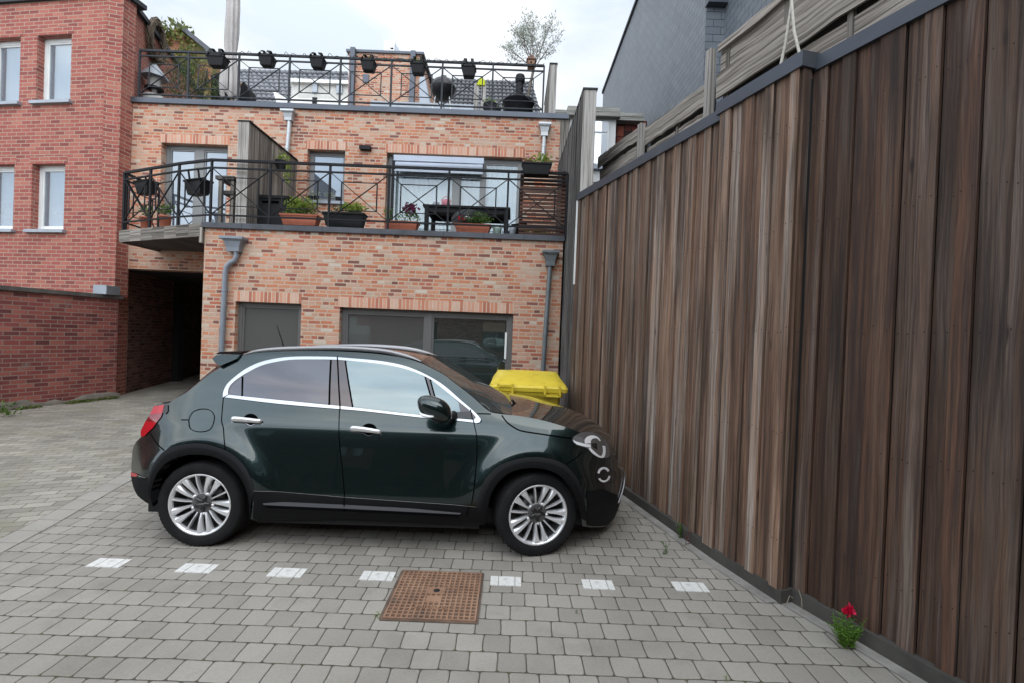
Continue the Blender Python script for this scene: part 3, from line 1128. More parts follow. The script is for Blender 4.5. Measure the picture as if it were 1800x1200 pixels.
frame_in((0, YF, 0), FX, NY, w2[0], w2[1], w2[2], w2[3], .10, .075, 'sliding_window', M['frame_grey'], [blind3, blind2], house, muls=[mul])
mb = MB()
mb.bx(w1[0] - .1, w2[1] + .1, YF + .25, YF + .28, 0, w1[3] + .1)
mb.build('room_backing', M['dark'], house)
# bright handle strip inside the right pane
mb = MB()
a, b = U(890, 585, YF + .095), U(885, 630, YF + .095)
mb.bx(a.x - .02, a.x + .012, YF + .085, YF + .10, b.z, a.z)
mb.build('pull_handle', M['white'], house)

# upper, set-back facade
d1 = (hx(284, 252, YU), hx(401, 255, YU), ZB + .03, hz(340, 253, YU))
d2 = (hx(540.5, 265, YU), hx(607, 268, YU), hz(570, 358, YU), hz(572, 263.5, YU))
d3 = (hx(680, 268, YU), hx(921, 279, YU), ZB + .03, hz(800, 273, YU))
XUL, XUR = hx(213, 300, YU) - .35, hx(983, 300, YU)
ZLB = hz(290, 475, YU)
mb = MB()
cellwall(mb, (0, YU, 0), FX, XUL, XUR, ZLB, ZT - .10, [d1, d2, d3], .30, NY)
mb.build('upper_wall', M['brick_main'], house)
for d_ in (d1, d2, d3):
    soldier((0, YU, 0), FX, NY, d_[0] - .03, d_[1] + .03, d_[3], .175, house, M['brick_solid'])
sky_pane = pane('sky_pane', (.10, .12, .15), .17, 0, (.80, .90, 1), .02, .05)
see_pane = pane('clear_pane', (.05, .06, .07), .09, .85, (.95, .98, 1), .015, .04)
frame_in((0, YU, 0), FX, NY, d1[0], d1[1], d1[2], d1[3], .14, .075, 'terrace_door', M['frame_up'], sky_pane, house, muls=[(hx(344, 300, YU + .1) - .04, hx(356, 300, YU + .1))])
frame_in((0, YU, 0), FX, NY, d2[0], d2[1], d2[2] + .05, d2[3], .14, .06, 'window', M['frame_up'], sky_pane, house)
mA, mB_ = hx(797, 340, YU + .1), hx(806, 340, YU + .1)
mC, mD = hx(846, 340, YU + .1), hx(850, 340, YU + .1)
frame_in((0, YU, 0), FX, NY, d3[0], d3[1], d3[2], d3[3], .14, .085, 'sliding_door', M['frame_up'], [see_pane, see_pane, see_pane], house, muls=[(mA, mB_), (mC, mD)])
mb = MB()
a = hx(538, 360, YU)
mb.bx(a - .03, d2[1] + .03, YU - .05, YU + .15, d2[2] - .01, d2[2] + .05)
mb.build('sill', M['zinc_light'], house)
# white curtain with folds behind the sliding door
cur = NT('curtain_cloth')
cur.b.inputs['Base Color'].default_value = (.80, .86, .90, 1)
cur.set(Roughness=.9)
cur = cur.m
mb = MB()
rows = []
n_ = 160
for i in range(n_ + 1):
    x = d3[0] + (d3[1] - d3[0]) * i / n_
    yy = YU + .28 + .035 * math.sin(i * 1.1) + .015 * math.sin(i * 2.3 + 1)
    rows.append([(x, yy, ZB), (x, yy, d3[3] + .05)])
mb.grid(rows)
mb.build('curtain', cur, house)
mb = MB()
mb.bx(XUL, XUR, YU + .5, YU + .53, ZB, ZT - .2)
mb.build('room_backing', M['dark'], house)
# copings
mb = MB()
mb.bx(hx(229, 176, YU) - .1, hx(1000, 210, YU - .06), YU - .06, YU + .45, ZT - .10, ZT)
mb.build('roof_coping', M['zinc'], house)
mb = MB()
for k in range(9):
    x0 = XL - .03 + (XR + .05 - XL) * k / 9
    x1 = XL - .03 + (XR + .05 - XL) * (k + 1) / 9 - .004
    mb.bx(x0, x1, YF - .05, YF + .33, ZB - .085, ZB)
mb.build('balcony_coping', M['slate_cap'], house, bevel=.006)
# floors
mb = MB()
LB = U(213, 407.5, 8.91)            # outer left corner of the balcony
q = [(XL + .02, YF + .33), (XR, YF + .33), (XR, YU), (LB.x - .1, YU), (LB.x, 8.91), (XL - .03, YF)]
mb.prism([(x, y, ZB - .10) for x, y in q], (0, 0, .09))
mb.build('balcony_floor', M['concrete'], house)
mb = MB()
fz0, fz1 = ZB - .235, ZB - .02
n_ = 7
A0, B0 = Vector((XL - .015, YF - .03, 0)), Vector((LB.x, LB.y - .02, 0))
dv = (B0 - A0).normalized()
nv = Vector((-dv.y, dv.x, 0))
for i in range(n_):
    a, b = A0 + (B0 - A0) * (i / n_), A0 + (B0 - A0) * ((i + 1) / n_)
    c = (a + b) / 2
    mb.box((c.x, c.y, (fz0 + fz1) / 2), ((b - a).length / 2 - .002, .02, (fz1 - fz0) / 2), (dv, nv, ups), uvo=(i * 1.7, i))
for k in range(len(mb.uv)):
    mb.uv[k] = [(b_ * 1.0, a_ * 1.0) for a_, b_ in mb.uv[k]]
mb.bx(XL - .06, XL - .005, YF - .05, YF + .2, ZB - .34, ZB - .09)
mb.bx(LB.x - .03, LB.x + .01, 8.93, YU, fz0, fz1)
mb.build('fascia_boards', M['wood_grey'], house)
mb = MB()
mb.prism([(XL, YF + .05, fz0 + .03), (LB.x + .02, 8.93, fz0 + .03), (LB.x + .02, YU, fz0 + .03), (XL, YU, fz0 + .03)], (0, 0, .05))
mb.build('soffit', M['wood_dark'], house)
mb = MB()
mb.bx(XUL, XUR + .3, YU + .3, 22, ZT - .35, ZT - .25)
mb.build('terrace_deck', M['concrete'], house)
# carport under the upper storey
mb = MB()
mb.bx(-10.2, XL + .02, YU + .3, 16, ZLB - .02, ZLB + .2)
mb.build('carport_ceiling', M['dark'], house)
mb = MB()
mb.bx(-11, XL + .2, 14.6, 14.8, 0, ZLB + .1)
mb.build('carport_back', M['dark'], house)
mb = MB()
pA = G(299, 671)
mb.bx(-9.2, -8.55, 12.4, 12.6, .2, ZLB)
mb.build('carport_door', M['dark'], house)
# brown strip at the right end of the upper wall
mb = MB()
a, b = U(984, 250, YU - .03), U(999, 250, YU - .03)
mb.bx(a.x, b.x, YU - .02, YU + .2, ZB, ZT - .1)
mb.build('end_strip', M['wood_grey'], house)
# wall lamp
lm = MB()
a, b = U(634, 258.5, YU), U(653, 266, YU)
lm.bx(a.x, b.x, YU - .10, YU, b.z, a.z)
tag(lm.build('wall_lamp', M['iron'], None, bevel=.01), 'small black wall lamp on the upper brick wall beside the wide sliding door', 'wall lamp')

# sun screen of the sliding door
sc_m = pm('screen_cloth', (.42, .47, .56), .55, .1, .08, 2)
scr = thing('sun_screen', 'light blue-grey roller sun screen half lowered over the sliding door', 'awning', (hx(770, 285, YU), YU - .1, hz(770, 285, YU)))
x0, x1 = hx(691, 280, YU - .1), hx(850, 290, YU - .1)
zt_, zm, zb_ = hz(770, 274, YU - .1), hz(770, 284, YU - .1), hz(770, 300, YU - .1)
mb = MB()
mb.bx(x0, x1, YU - .06, YU + .05, zm, zt_)
mb.build('cassette', sc_m, scr, bevel=.01)
mb = MB()
rows = [[(x0 + .03, YU - .03 - .02 * math.sin(k * .8), zm - (zm - zb_) * k / 6), (x1 - .02, YU - .03 - .02 * math.sin(k * .8), zm - (zm - zb_) * k / 6 + .015)] for k in range(7)]
mb.grid(rows)
mb.build('cloth', sc_m, scr)
mb = MB()
mb.bx(x0 + .02, x1 - .01, YU - .06, YU - .02, zb_ - .03, zb_)
mb.build('bottom_bar', M['zinc_light'], scr)
mb = MB()
mb.bx(x0 - .03, x0 + .01, YU - .05, YU + .02, ZB + .05, zt_)
mb.build('guide_rail', M['iron'], scr)

# ------------------------------------------------------------------ downpipes
def downpipe(hop, path, Y, r, lab, mat, n=10, wall=0.0):
    o = U(path[-1][0], path[-1][1], Y)
    t = thing('downpipe', lab, 'downpipe', (o.x, Y, o.z), 'zinc downpipes with funnel heads')
    (hx0, hx1, hy0, hy1) = hop
    a, b = U(hx0, hy0, Y - .06), U(hx1, hy1, Y - .06)
    cx_, hw_ = (a.x + b.x) / 2, (b.x - a.x) / 2
    H = a.z - b.z
    mb = MB()
    def ring(z, wx, y0):
        return [(cx_ - wx, y0, z), (cx_ + wx, y0, z), (cx_ + wx, Y + .0, z), (cx_ - wx, Y + .0, z)]
    rows = [ring(a.z, hw_, Y - .17), ring(a.z - .18 * H, hw_ * .98, Y - .165), ring(a.z - .26 * H, hw_ * .80, Y - .145), ring(a.z - .7 * H, hw_ * .60, Y - .125), ring(b.z, hw_ * .58, Y - .12)]
    mb.grid(rows, sm=False, closed=True)
    mb.add(rows[-1])
    mb.add(rows[0][::-1])
    mb.bx(cx_ - hw_ * 1.08, cx_ + hw_ * 1.08, Y - .185, Y - .001, a.z - .025, a.z + .012)
    mb.build('hopper', mat, t, bevel=.004)
    mb = MB()
    pts = [U(px, py, Y - .065) for px, py in path]
    mb.tube(pts, r, n)
    mb.build('pipe', mat, t)
    for k in (.18, .62):
        mb = MB()
        p = pts[-2] + (pts[-1] - pts[-2]) * k
        mb.lathe([(r + .006, -.02), (r + .006, .02)], p, (0, 0, 1), 12)
        mb.build('bracket', mat, t)
    return t
pipe_m = pm('painted_zinc', (.22, .25, .29), .5, .25, .12, 5)
downpipe((394, 431, 418.5, 444), [(415, 440), (416, 450), (413, 458), (404, 463), (398, 470), (396, 482), (388, 640)], YF, .042, 'grey downpipe with funnel head and double bend at the lower facade left corner', pipe_m)
downpipe((954.5, 980.5, 443, 469), [(967, 466), (966, 480), (954, 655)], YF, .038, 'dark grey straight downpipe on the lower facade above the yellow bin', pm('pipe_dark', (.15, .17, .18), .5, .3, .15, 5))
downpipe((498, 519, 197, 214), [(509, 212), (508.5, 222), (503, 285)], YU, .042, 'pale downpipe with funnel head on the upper wall, beside the wooden balcony screen', pm('pipe_pale', (.48, .51, .53), .4, .3, .1, 5))
downpipe((947.5, 967, 220, 241), [(956.5, 238), (956.5, 248), (953, 300)], YU, .042, 'pale downpipe with funnel head at the upper wall right end, above the railing planter', pm('pipe_pale2', (.50, .52, .53), .4, .3, .1, 5))
# ================================================================== RED BRICK HOUSE ON THE LEFT
LC = Vector((-.8245 * 9.64, 9.64, 0))
lu = Vector((-1, .145, 0)).normalized()           # along the front, away from the corner
ln_ = Vector((-lu.y, lu.x, 0))
if ln_.dot(CPOS - LC) < 0:
    ln_ = -ln_
su = Vector((-.28, 1, 0)).normalized()            # along the side wall
sn = Vector((su.y, -su.x, 0))
lh = thing('red_house', 'red brick house with white window frames at the left edge', 'house', (LC.x, LC.y, 0))
def lp(px, py, d=0):
    p = onplane(px, py, LC - ln_ * d, ln_)
    return (p - LC).dot(lu), p.z
ZLT = onplane(120, 0, LC, ln_).z
zlb = onplane(205, 522, LC, ln_).z
def win(xr_t, xl_t, yt, yb, xr_b, xl_b):
    xa = (lp(xr_t, yt)[0] + lp(xr_b, yb)[0]) / 2
    xb = (lp(xl_t, yt)[0] + lp(xl_b, yb)[0]) / 2
    xm = ((xr_t + xl_t) / 2, (xr_b + xl_b) / 2)
    return (xa, xb, lp(xm[1], yb)[1], lp(xm[0], yt)[1])
Wn = [win(127, 70, 61, 183, 122, 56 + 3), win(114, 58, 288, 409, 112, 48 + 4)]
dx_ = lp(36.5, 68)[0] - Wn[0][0]
wins = []
for k in range(3):
    for w_ in Wn:
        wins.append((w_[0] + dx_ * k, w_[1] + dx_ * k, w_[2], w_[3]))
mb = MB()
cellwall(mb, LC, lu, 0, 7, zlb, ZLT, wins, .28, ln_)
cellwall(mb, LC, su, 0, 7.2, -.2, ZLT, [], .28, sn)
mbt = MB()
cellwall(mbt, LC + sn * .012, su, .55, 7.2, -.2, ZLB, [], .011, sn)  # thin skin of darker brick paints the passage's shade onto the side wall
mbt.build('carport_wall_shade', M['brick_dark'], lh)
# the corner pier stands proud
pw = lp(203, 200)[0]
c = LC + lu * (pw / 2)
mb2 = MB()
for (z0, z1) in ((zlb, ZLT),):
    cellwall(mb2, LC + ln_ * .03 + sn * .02, lu, 0, pw, z0, z1, [], .029, ln_)
    cellwall(mb2, LC + sn * .02 + ln_ * .03, su, .0, .5, z0, z1, [], .019, sn)
mb2.build('corner_pier', M['brick_red'], lh)
# gable above the side wall
sl = (onplane(312, 84.5, LC, sn) - LC)
mb.build('wall', M['brick_red'], lh)
wpane = pane('white_house_pane', (.22, .26, .30), .17, .45, (.88, .94, 1), .02, .03)
for i, w_ in enumerate(wins):
    frame_in(LC, lu, ln_, w_[0], w_[1], w_[2] + .05, w_[3], .14, .075, 'window', M['white'], wpane, lh)
    mb = MB()
    z_ = Vector((0, 0, 1))
    cc = LC + lu * ((w_[0] + w_[1]) / 2) + z_ * (w_[2] + .02) + ln_ * (-.05)
    mb.box(cc, ((w_[1] - w_[0]) / 2 + .07, .13, .03), (lu, ln_, z_))
    mb.build('sill', M['zinc_light'], lh)
    soldier(LC, lu, ln_, w_[0] - .05, w_[1] + .05, w_[3], .16, lh, M['brick_solid_red'] if 'brick_solid_red' in M else M['brick_red'])
    # room behind: pale blind and dark depth
    mb = MB()
    rows = []
    for k in range(25):
        s = w_[0] + (w_[1] - w_[0]) * (.45 if i % 2 == 0 else .0) * 0 + (w_[1] - w_[0]) * k / 24
        d = .34 + .02 * math.sin(k * 1.9)
        p = LC + lu * s - ln_ * d
        zlo = w_[2] if i % 2 == 0 else w_[2] + (w_[3] - w_[2]) * .5
        rows.append([(p.x, p.y, zlo), (p.x, p.y, w_[3])])
    mb.grid(rows)
    mb.build('curtain', cur, lh)
    mb = MB()
    cc = LC + lu * ((w_[0] + w_[1]) / 2) + z_ * ((w_[2] + w_[3]) / 2) - ln_ * .8
    mb.box(cc, ((w_[1] - w_[0]) / 2 + .3, .02, (w_[3] - w_[2]) / 2 + .2), (lu, ln_, z_))
    mb.build('room_backing', M['dark'], lh)
mb = MB()
a, b = LC + ln_ * .09 + sn * .08, LC + lu * 7 + ln_ * .09
mb.prism([(a.x, a.y, ZLT), (b.x, b.y, ZLT), (b.x - ln_.x * .5, b.y - ln_.y * .5, ZLT), (a.x - ln_.x * .5, a.y - ln_.y * .5, ZLT)], (0, 0, .09))
e = LC + su * 7.2
mb.prism([(LC.x + sn.x * .08, LC.y + sn.y * .08, ZLT + .001), (e.x + sn.x * .08, e.y + sn.y * .08, ZLT + .001), (e.x - sn.x * .3, e.y - sn.y * .3, ZLT + .001), (LC.x - sn.x * .3, LC.y - sn.y * .3, ZLT + .001)], (0, 0, .092))
mb.build('roof_coping', M['iron2'], lh)
# orchid pots on the inner sills
lf_g = leafm('leaf_green', (.05, .11, .03), (.11, .20, .06))
fl_w = leafm('flower_white', (.70, .70, .68), (.82, .82, .80), .3)
for i, w_ in ((0, wins[0]), (1, wins[1]), (3, wins[3])):
    s = w_[0] + (w_[1] - w_[0]) * (.25 if i == 0 else .55)
    p = LC + lu * s - ln_ * .26
    z0 = w_[2] + .13
    t = thing('potted_orchid', ['white orchid on the inner sill of the upper right window of the red house',
                                'white orchid on the inner sill of the lower right window of the red house', '',
                                'white orchid on the inner sill of the lower window at the left picture edge'][i], 'potted plant', (p.x, p.y, z0), 'orchids behind the red house windows')
    mb = MB()
    mb.lathe([(.05, 0), (.07, .12), (.062, .12), (.06, .10)], (p.x, p.y, z0), n=14)
    mb.build('pot', M['white'], t)
    mb = MB()
    mb.leaves((p.x, p.y, z0 + .2), (.14, .05, .12), 40, .10, 31 + i)
    mb.build('leaves', lf_g, t)
    mb = MB()
    mb.leaves((p.x, p.y, z0 + .34), (.13, .05, .10), 50, .06, 41 + i, 1.1)
    mb.build('flowers', fl_w, t)

# garden wall below it, running out to the left
gw = thing('garden_wall', 'low dark red brick wall with a flat coping along the drive, left of the carport', 'wall', (-8, 9, 0))
GA, GB = Vector((LC.x + .05, 9.62, 0)), Vector((-8.33 - .1, 7.84, 0))
gd = (GB - GA).normalized()
gn = Vector((-gd.y, gd.x, 0))
if gn.dot(CPOS - GA) < 0:
    gn = -gn
zgt = 2.14
mb = MB()
cellwall(mb, GA, gd, -.05, 9, -.3, zgt, [], .3, gn)
mb.build('wall', M['brick_garden'], gw)
mb = MB()
a, b = GA - gd * .1, GA + gd * 9
mb.prism([(a.x + gn.x * .05, a.y + gn.y * .05, zgt), (b.x + gn.x * .05, b.y + gn.y * .05, zgt), (b.x - gn.x * .5, b.y - gn.y * .5, zgt), (a.x - gn.x * .5, a.y - gn.y * .5, zgt)], (0, 0, .07))
mb.build('coping', pm('dark_coping', (.085, .08, .075), .8, 0, .3, 6, .3), gw)
mb = MB()
rows = []
g_ = random.Random(3)
for i in range(60):
    p = GA + gd * (-.1 + 9.1 * i / 59)
    z = gz(p.x, p.y)
    h = .10 + .03 * math.sin(i * .7) + g_.uniform(-.03, .04)
    rows.append([p + gn * .05 + Vector((0, 0, z - .05)), p + gn * .04 + Vector((0, 0, z + h * .7)), p + gn * .012 + Vector((0, 0, z + h)), p + gn * -.01 + Vector((0, 0, z + h))])
mb.grid(rows, uvf=lambda i, j: (i * .15, j * .1))
mb.build('cement_foot', pm('cement', (.15, .135, .115), .95, 0, .35, 4, .6, 25), gw)
bxm = MB()
a, b = U(183, 505, 9.55), U(205.5, 520, 9.55)
bxm.bx(a.x, b.x, 9.3, 9.62, zgt + .07, zgt + .07 + .17)
tag(bxm.build('meter_box', M['zinc_light'], None, bevel=.01), 'small grey box on the coping of the garden wall at the house corner', 'box')

# wreath hung on the side wall
wr_m = pm('dry_twigs', (.11, .085, .06), .95, 0, .4, 30)
pw_ = onplane(273, 73, LC + sn * .06, sn)
wz = thing('wreath', 'oval twig wreath hung high on the side wall of the red house', 'wreath', pw_)
mb = MB()
g_ = random.Random(8)
for k in range(26):
    ph = g_.uniform(0, 6.28)
    pts = []
    rr = .33 + g_.uniform(-.05, .05)
    for i in range(25):
        a = i / 24 * 2 * math.pi + ph
        r2 = rr + .03 * math.sin(a * 5 + k)
        pts.append(pw_ + su * (r2 * math.cos(a)) + Vector((0, 0, .40 / .33 * r2 * math.sin(a))) + sn * (.03 + .05 * math.sin(a * 3 + k * 2)))
    mb.tube(pts, .016, 4, caps=False)
mb.build('twigs', wr_m, wz)

# ivy-grown roof behind
ih = thing('ivy_house', 'mossy old house gable with ivy behind the terrace, next to the wreath wall', 'house', U(330, 100, 17))
a, b, c, d, e = U(285, 60, 17), U(318, 50, 17), U(372, 98, 17), U(372, 190, 17), U(285, 190, 17)
mb = MB()
mb.prism([a, b, c, d, e][::-1], (0, 2.5, 0))
mb.build('wall', brick('old_orange_brick', [(0, (.2, .07, .04)), (1, (.42, .16, .08))], (.25, .2, .13), .22, .08, stains=[((.13, .13, .05), 1.2, .42, .62)]), ih)
mb = MB()
mb.bar(b + Vector((0, -.1, .03)), c + Vector((.15, -.1, 0)), .25, .14)
mb.build('roof_edge', M['slate_cap'], ih)
mb = MB()
mb.leaves((b + a) / 2 + Vector((.1, -.1, -.1)), (.8, .3, .45), 380, .16, 5)
mb.leaves((b + c) / 2 + Vector((-.2, -.15, -.7)), (.5, .2, .9), 260, .16, 6)
mb.build('ivy', leafm('ivy_leaf', (.085, .12, .03), (.20, .21, .06)), ih)
# ================================================================== THE CAR
CA = R(1.3)
EU = Vector((math.cos(CA), math.sin(CA), 0))          # forward
EV = Vector((math.sin(CA), -math.cos(CA), 0))         # towards the camera
CO = Vector((-2.341, 3.69, 0)) - EV * .88             # ground under the middle of the rear axle
WB = 2.575                                            # wheelbase
WR = .33                                              # wheel radius
def L2W(u, v, z):
    return CO + EU * u + EV * v + Vector((0, 0, z))

def nspline(x, y):
    x, y = np.array(x, float), np.array(y, float)
    n = len(x)
    h = np.diff(x)
    A = np.zeros((n, n))
    b = np.zeros(n)
    A[0, 0] = A[-1, -1] = 1
    for i in range(1, n - 1):
        A[i, i - 1], A[i, i], A[i, i + 1] = h[i - 1], 2 * (h[i - 1] + h[i]), h[i]
        b[i] = 3 * ((y[i + 1] - y[i]) / h[i] - (y[i] - y[i - 1]) / h[i - 1])
    c = np.linalg.solve(A, b)
    def f(t):
        t = min(max(t, x[0]), x[-1])
        i = min(max(int(np.searchsorted(x, t) - 1), 0), n - 2)
        d = (c[i + 1] - c[i]) / (3 * h[i])
        bb = (y[i + 1] - y[i]) / h[i] - h[i] * (2 * c[i] + c[i + 1]) / 3
        s = t - x[i]
        return y[i] + bb * s + c[i] * s * s + d * s ** 3
    return f
_ins = nspline([.10, .2, .3, .38, .42, .5, .6, .7, .78, .84, .90, .94, .98, 1.04, 1.10, 1.18, 1.28, 1.38, 1.47, 1.54, 1.62],
               [.125, .065, .024, .004, .004, .0155, .0325, .049, .0625, .0735, .087, .099, .117, .148, .181, .222, .276, .334, .392, .456, .575])
def S(u, z):
    """Half width of the body."""
    s = .932 - _ins(z)
    if u > 2.62:
        s -= .50 * (min(.80, u - 2.62) / .72) ** 2.3
    if u < -.12:
        s -= .27 * (min(.70, -.12 - u) / .62) ** 2.2
    if u > 1.75 and z > .98:
        k = min(1, (z - .98) / .25)
        s -= .06 * k * k * (3 - 2 * k) * ((u - 1.75) / .8) ** 2
    for uc in (0.0, WB):
        d = math.hypot(u - uc, z - .34)
        a = max(0.0, min(1.0, (z - .30) / .30))
        a = a * a * (3 - 2 * a)
        s += .040 * a * math.exp(-((max(d, .465) - .465) / .105) ** 2)
    return s

def tr(px, py, v=None, off=0.0):
    """Side-view (u, z) of the car surface seen at px, py."""
    vv = .85 if v is None else v
    for _ in range(10):
        p = onplane(px, py, L2W(0, vv + off, 0), EV)
        q = p - CO
        u, z = q.dot(EU), q.z
        if v is not None:
            break
        vv = S(u, z)
    return (u, z)
def trs(pts, **k):
    return [tr(a, b, **k) for a, b in pts]

def smooth_line(pts, n=6):
    """Catmull-Rom through px points."""
    out = []
    P = [Vector((a, b)) for a, b in pts]
    for i in range(len(P) - 1):
        p0, p1, p2, p3 = P[max(i - 1, 0)], P[i], P[i + 1], P[min(i + 2, len(P) - 1)]
        for k in range(n):
            t = k / n
            q = .5 * ((2 * p1) + (p2 - p0) * t + (2 * p0 - 5 * p1 + 4 * p2 - p3) * t * t + (3 * p1 - p0 - 3 * p2 + p3) * t ** 3)
            out.append((q.x, q.y))
    out.append((P[-1].x, P[-1].y))
    return out

class Shell:
    """Pieces of the car's side skin; polygons in (u, z) draped on S with exact normals."""
    def __init__(s):
        s.v, s.f, s.n, s.mi = [], [], [], []

    def poly(s, pts, off=0.0, mi=0, side=1, g=.045):
        t = tessellate_polygon([[Vector((a, b, 0)) for a, b in pts]])
        bm = bmesh.new()
        vs = [bm.verts.new((a, 0, b)) for a, b in pts]
        for tri in t:
            try:
                bm.faces.new([vs[i] for i in tri])
            except ValueError:
                pass
        us = [a for a, b in pts]
        zs = [b for a, b in pts]
        for lo, hi, nrm in ((min(us), max(us), (1, 0, 0)), (min(zs), max(zs), (0, 0, 1))):
            k = math.ceil(lo / g)
            while k * g < hi:
                co = (k * g, 0, 0) if nrm[0] else (0, 0, k * g)
                bmesh.ops.bisect_plane(bm, geom=bm.verts[:] + bm.edges[:] + bm.faces[:], plane_co=co, plane_no=nrm, dist=1e-6)
                k += 1
        bmesh.ops.remove_doubles(bm, verts=bm.verts, dist=2e-5)
        bmesh.ops.recalc_face_normals(bm, faces=bm.faces)
        bm.verts.ensure_lookup_table()
        b0 = len(s.v)
        for v in bm.verts:
            s.vert(v.co.x, v.co.z, off, side)
        for f in bm.faces:
            idx = [b0 + v.index for v in f.verts]
            a, b, c = (Vector(s.v[i]) for i in idx[:3])
            if (b - a).cross(c - a).dot(s.n[idx[0]]) < 0:
                idx.reverse()
            s.f.append(idx)
            s.mi.append(mi)
        bm.free()

    def vert(s, u, z, off, side=1, extra_n=None):
        e = .004
        du = (S(u + e, z) - S(u - e, z)) / (2 * e)
        dz = (S(u, z + e) - S(u, z - e)) / (2 * e)
        N = Vector((-du, 1, -dz)).normalized()
        if extra_n:
            N = (N + Vector(extra_n)).normalized()
        s.v.append(tuple(L2W(u + N.x * off, side * (S(u, z) + N.y * off), z + N.z * off)))
        s.n.append((EU * N.x + EV * (side * N.y) + Vector((0, 0, N.z))).normalized())

    def strip(s, A, B, offA, offB, mi=0, side=1, nA=None, nB=None):
        """Band between polylines A and B."""
        b0 = len(s.v)
        for (a, b) in zip(A, B):
            s.vert(a[0], a[1], offA, side, nA)
            s.vert(b[0], b[1], offB, side, nB)
        for i in range(len(A) - 1):
            q = [b0 + 2 * i, b0 + 2 * i + 1, b0 + 2 * i + 3, b0 + 2 * i + 2]
            a, b, c = (Vector(s.v[k]) for k in q[:3])
            if (b - a).cross(c - a).dot(s.n[q[0]]) < 0:
                q.reverse()
            s.f.append(q)
            s.mi.append(mi)

    def line(s, P, w_, off, mi=0, side=1):
        """Thin line of width w_ along polyline P."""
        A, B = [], []
        P = resample(P, .03)
        for i in range(len(P)):
            p, q = P[max(i - 1, 0)], P[min(i + 1, len(P) - 1)]
            d = Vector((q[0] - p[0], q[1] - p[1]))
            d.normalize()
            A.append((P[i][0] - d.y * w_ / 2, P[i][1] + d.x * w_ / 2))
            B.append((P[i][0] + d.y * w_ / 2, P[i][1] - d.x * w_ / 2))
        s.strip(A, B, off, off, mi, side)

    def build(s, name, mats, parent):
        me = bpy.data.meshes.new(name)
        off = WORLD[parent.name]
        me.from_pydata([tuple(Vector(v) - off) for v in s.v], [], s.f)
        for m in (mats if isinstance(mats, (list, tuple)) else [mats]):
            me.materials.append(m)
        me.polygons.foreach_set('material_index', s.mi)
        me.polygons.foreach_set('use_smooth', [True] * len(s.f))
        me.update()
        me.normals_split_custom_set_from_vertices([tuple(n) for n in s.n])
        ob = bpy.data.objects.new(name, me)
        COL.objects.link(ob)
        ob.parent = parent
        WORLD[ob.name] = off.copy()
        return ob

def resample(P, step):
    out = [P[0]]
    for a, b in zip(P[:-1], P[1:]):
        L = math.hypot(b[0] - a[0], b[1] - a[1])
        n = max(1, int(L / step))
        for k in range(1, n + 1):
            out.append((a[0] + (b[0] - a[0]) * k / n, a[1] + (b[1] - a[1]) * k / n))
    return out
def resample_n(P, n):
    d = [0]
    for a, b in zip(P[:-1], P[1:]):
        d.append(d[-1] + math.hypot(b[0] - a[0], b[1] - a[1]))
    t = np.linspace(0, d[-1], n)
    return list(zip(np.interp(t, d, [p[0] for p in P]), np.interp(t, d, [p[1] for p in P])))

# ---- materials
paint = NT('dark_green_paint')
paint.set(Metallic=.7, Roughness=.26, Coat_Weight=1.0, Coat_Roughness=.02, Coat_IOR=1.55, Specular_IOR_Level=.5)
fl = paint.noise(paint.n('TexCoord').outputs['Object'], 900, 2)
paint.l(paint.ramp(fl, [(.35, (.003, .013, .0135)), (.7, (.007, .024, .0245))]), paint.b.inputs['Base Color'])
paint = paint.m
chrome = NT('chrome_trim').set(Metallic=1.0, Roughness=.18)
chrome.b.inputs['Base Color'].default_value = (.42, .43, .45, 1)
chrome = chrome.m
silver = NT('silver_handle').set(Metallic=.75, Roughness=.3, Coat_Weight=.5)
silver.b.inputs['Base Color'].default_value = (.74, .75, .76, 1)
silver = silver.m
clad = pm('grey_cladding', (.005, .0053, .0065), .65, 0, .1, 30, .1, 300, .18)
rail_m = NT('satin_rail').set(Metallic=.8, Roughness=.45)
rail_m.b.inputs['Base Color'].default_value = (.30, .30, .31, 1)
rail_m = rail_m.m
gapm = NT('gap').set(Roughness=1.0, Specular_IOR_Level=0)
gapm.b.inputs['Base Color'].default_value = (.002, .002, .002, 1)
gapm = gapm.m
gloss_black = NT('gloss_black').set(Roughness=.12)
gloss_black.b.inputs['Base Color'].default_value = (.018, .017, .018, 1)
gloss_black = gloss_black.m
pillar_m = pane('pillar_black', (.03, .028, .03), .08, 0, (.95, .88, .9), .06)
glass_front = pane('front_side_glass', (.07, .095, .095), .17, 0, (.84, .96, .98), .01)
glass_rear = pane('privacy_glass', (.02, .02, .022), .10, 0, (.93, .92, 1.0), .012)
glass_ws = pane('windscreen_glass', (.035, .042, .040), .30, 0, (.95, .98, .98), .01)
red_lens = NT('red_lens').set(Roughness=.15, Coat_Weight=.35)
red_lens.b.inputs['Base Color'].default_value = (.42, .006, .014, 1)
red_lens = red_lens.m
red_dark = NT('dark_red_lens').set(Roughness=.1, Coat_Weight=1.0)
red_dark.b.inputs['Base Color'].default_value = (.20, .006, .012, 1)
red_dark = red_dark.m
lampw = NT('lamp_white').set(Roughness=.3, Metallic=.1, Coat_Weight=.5)
lampw.b.inputs['Base Color'].default_value = (.82, .83, .85, 1)
lampw = lampw.m
lampg = NT('lamp_grey').set(Roughness=.15, Metallic=.6, Coat_Weight=1.0)
lampg.b.inputs['Base Color'].default_value = (.30, .31, .33, 1)
lampg = lampg.m

car = thing('parked_car', 'dark green small crossover car with chrome window trim and alloy wheels, nose towards the fence', 'car', CO)

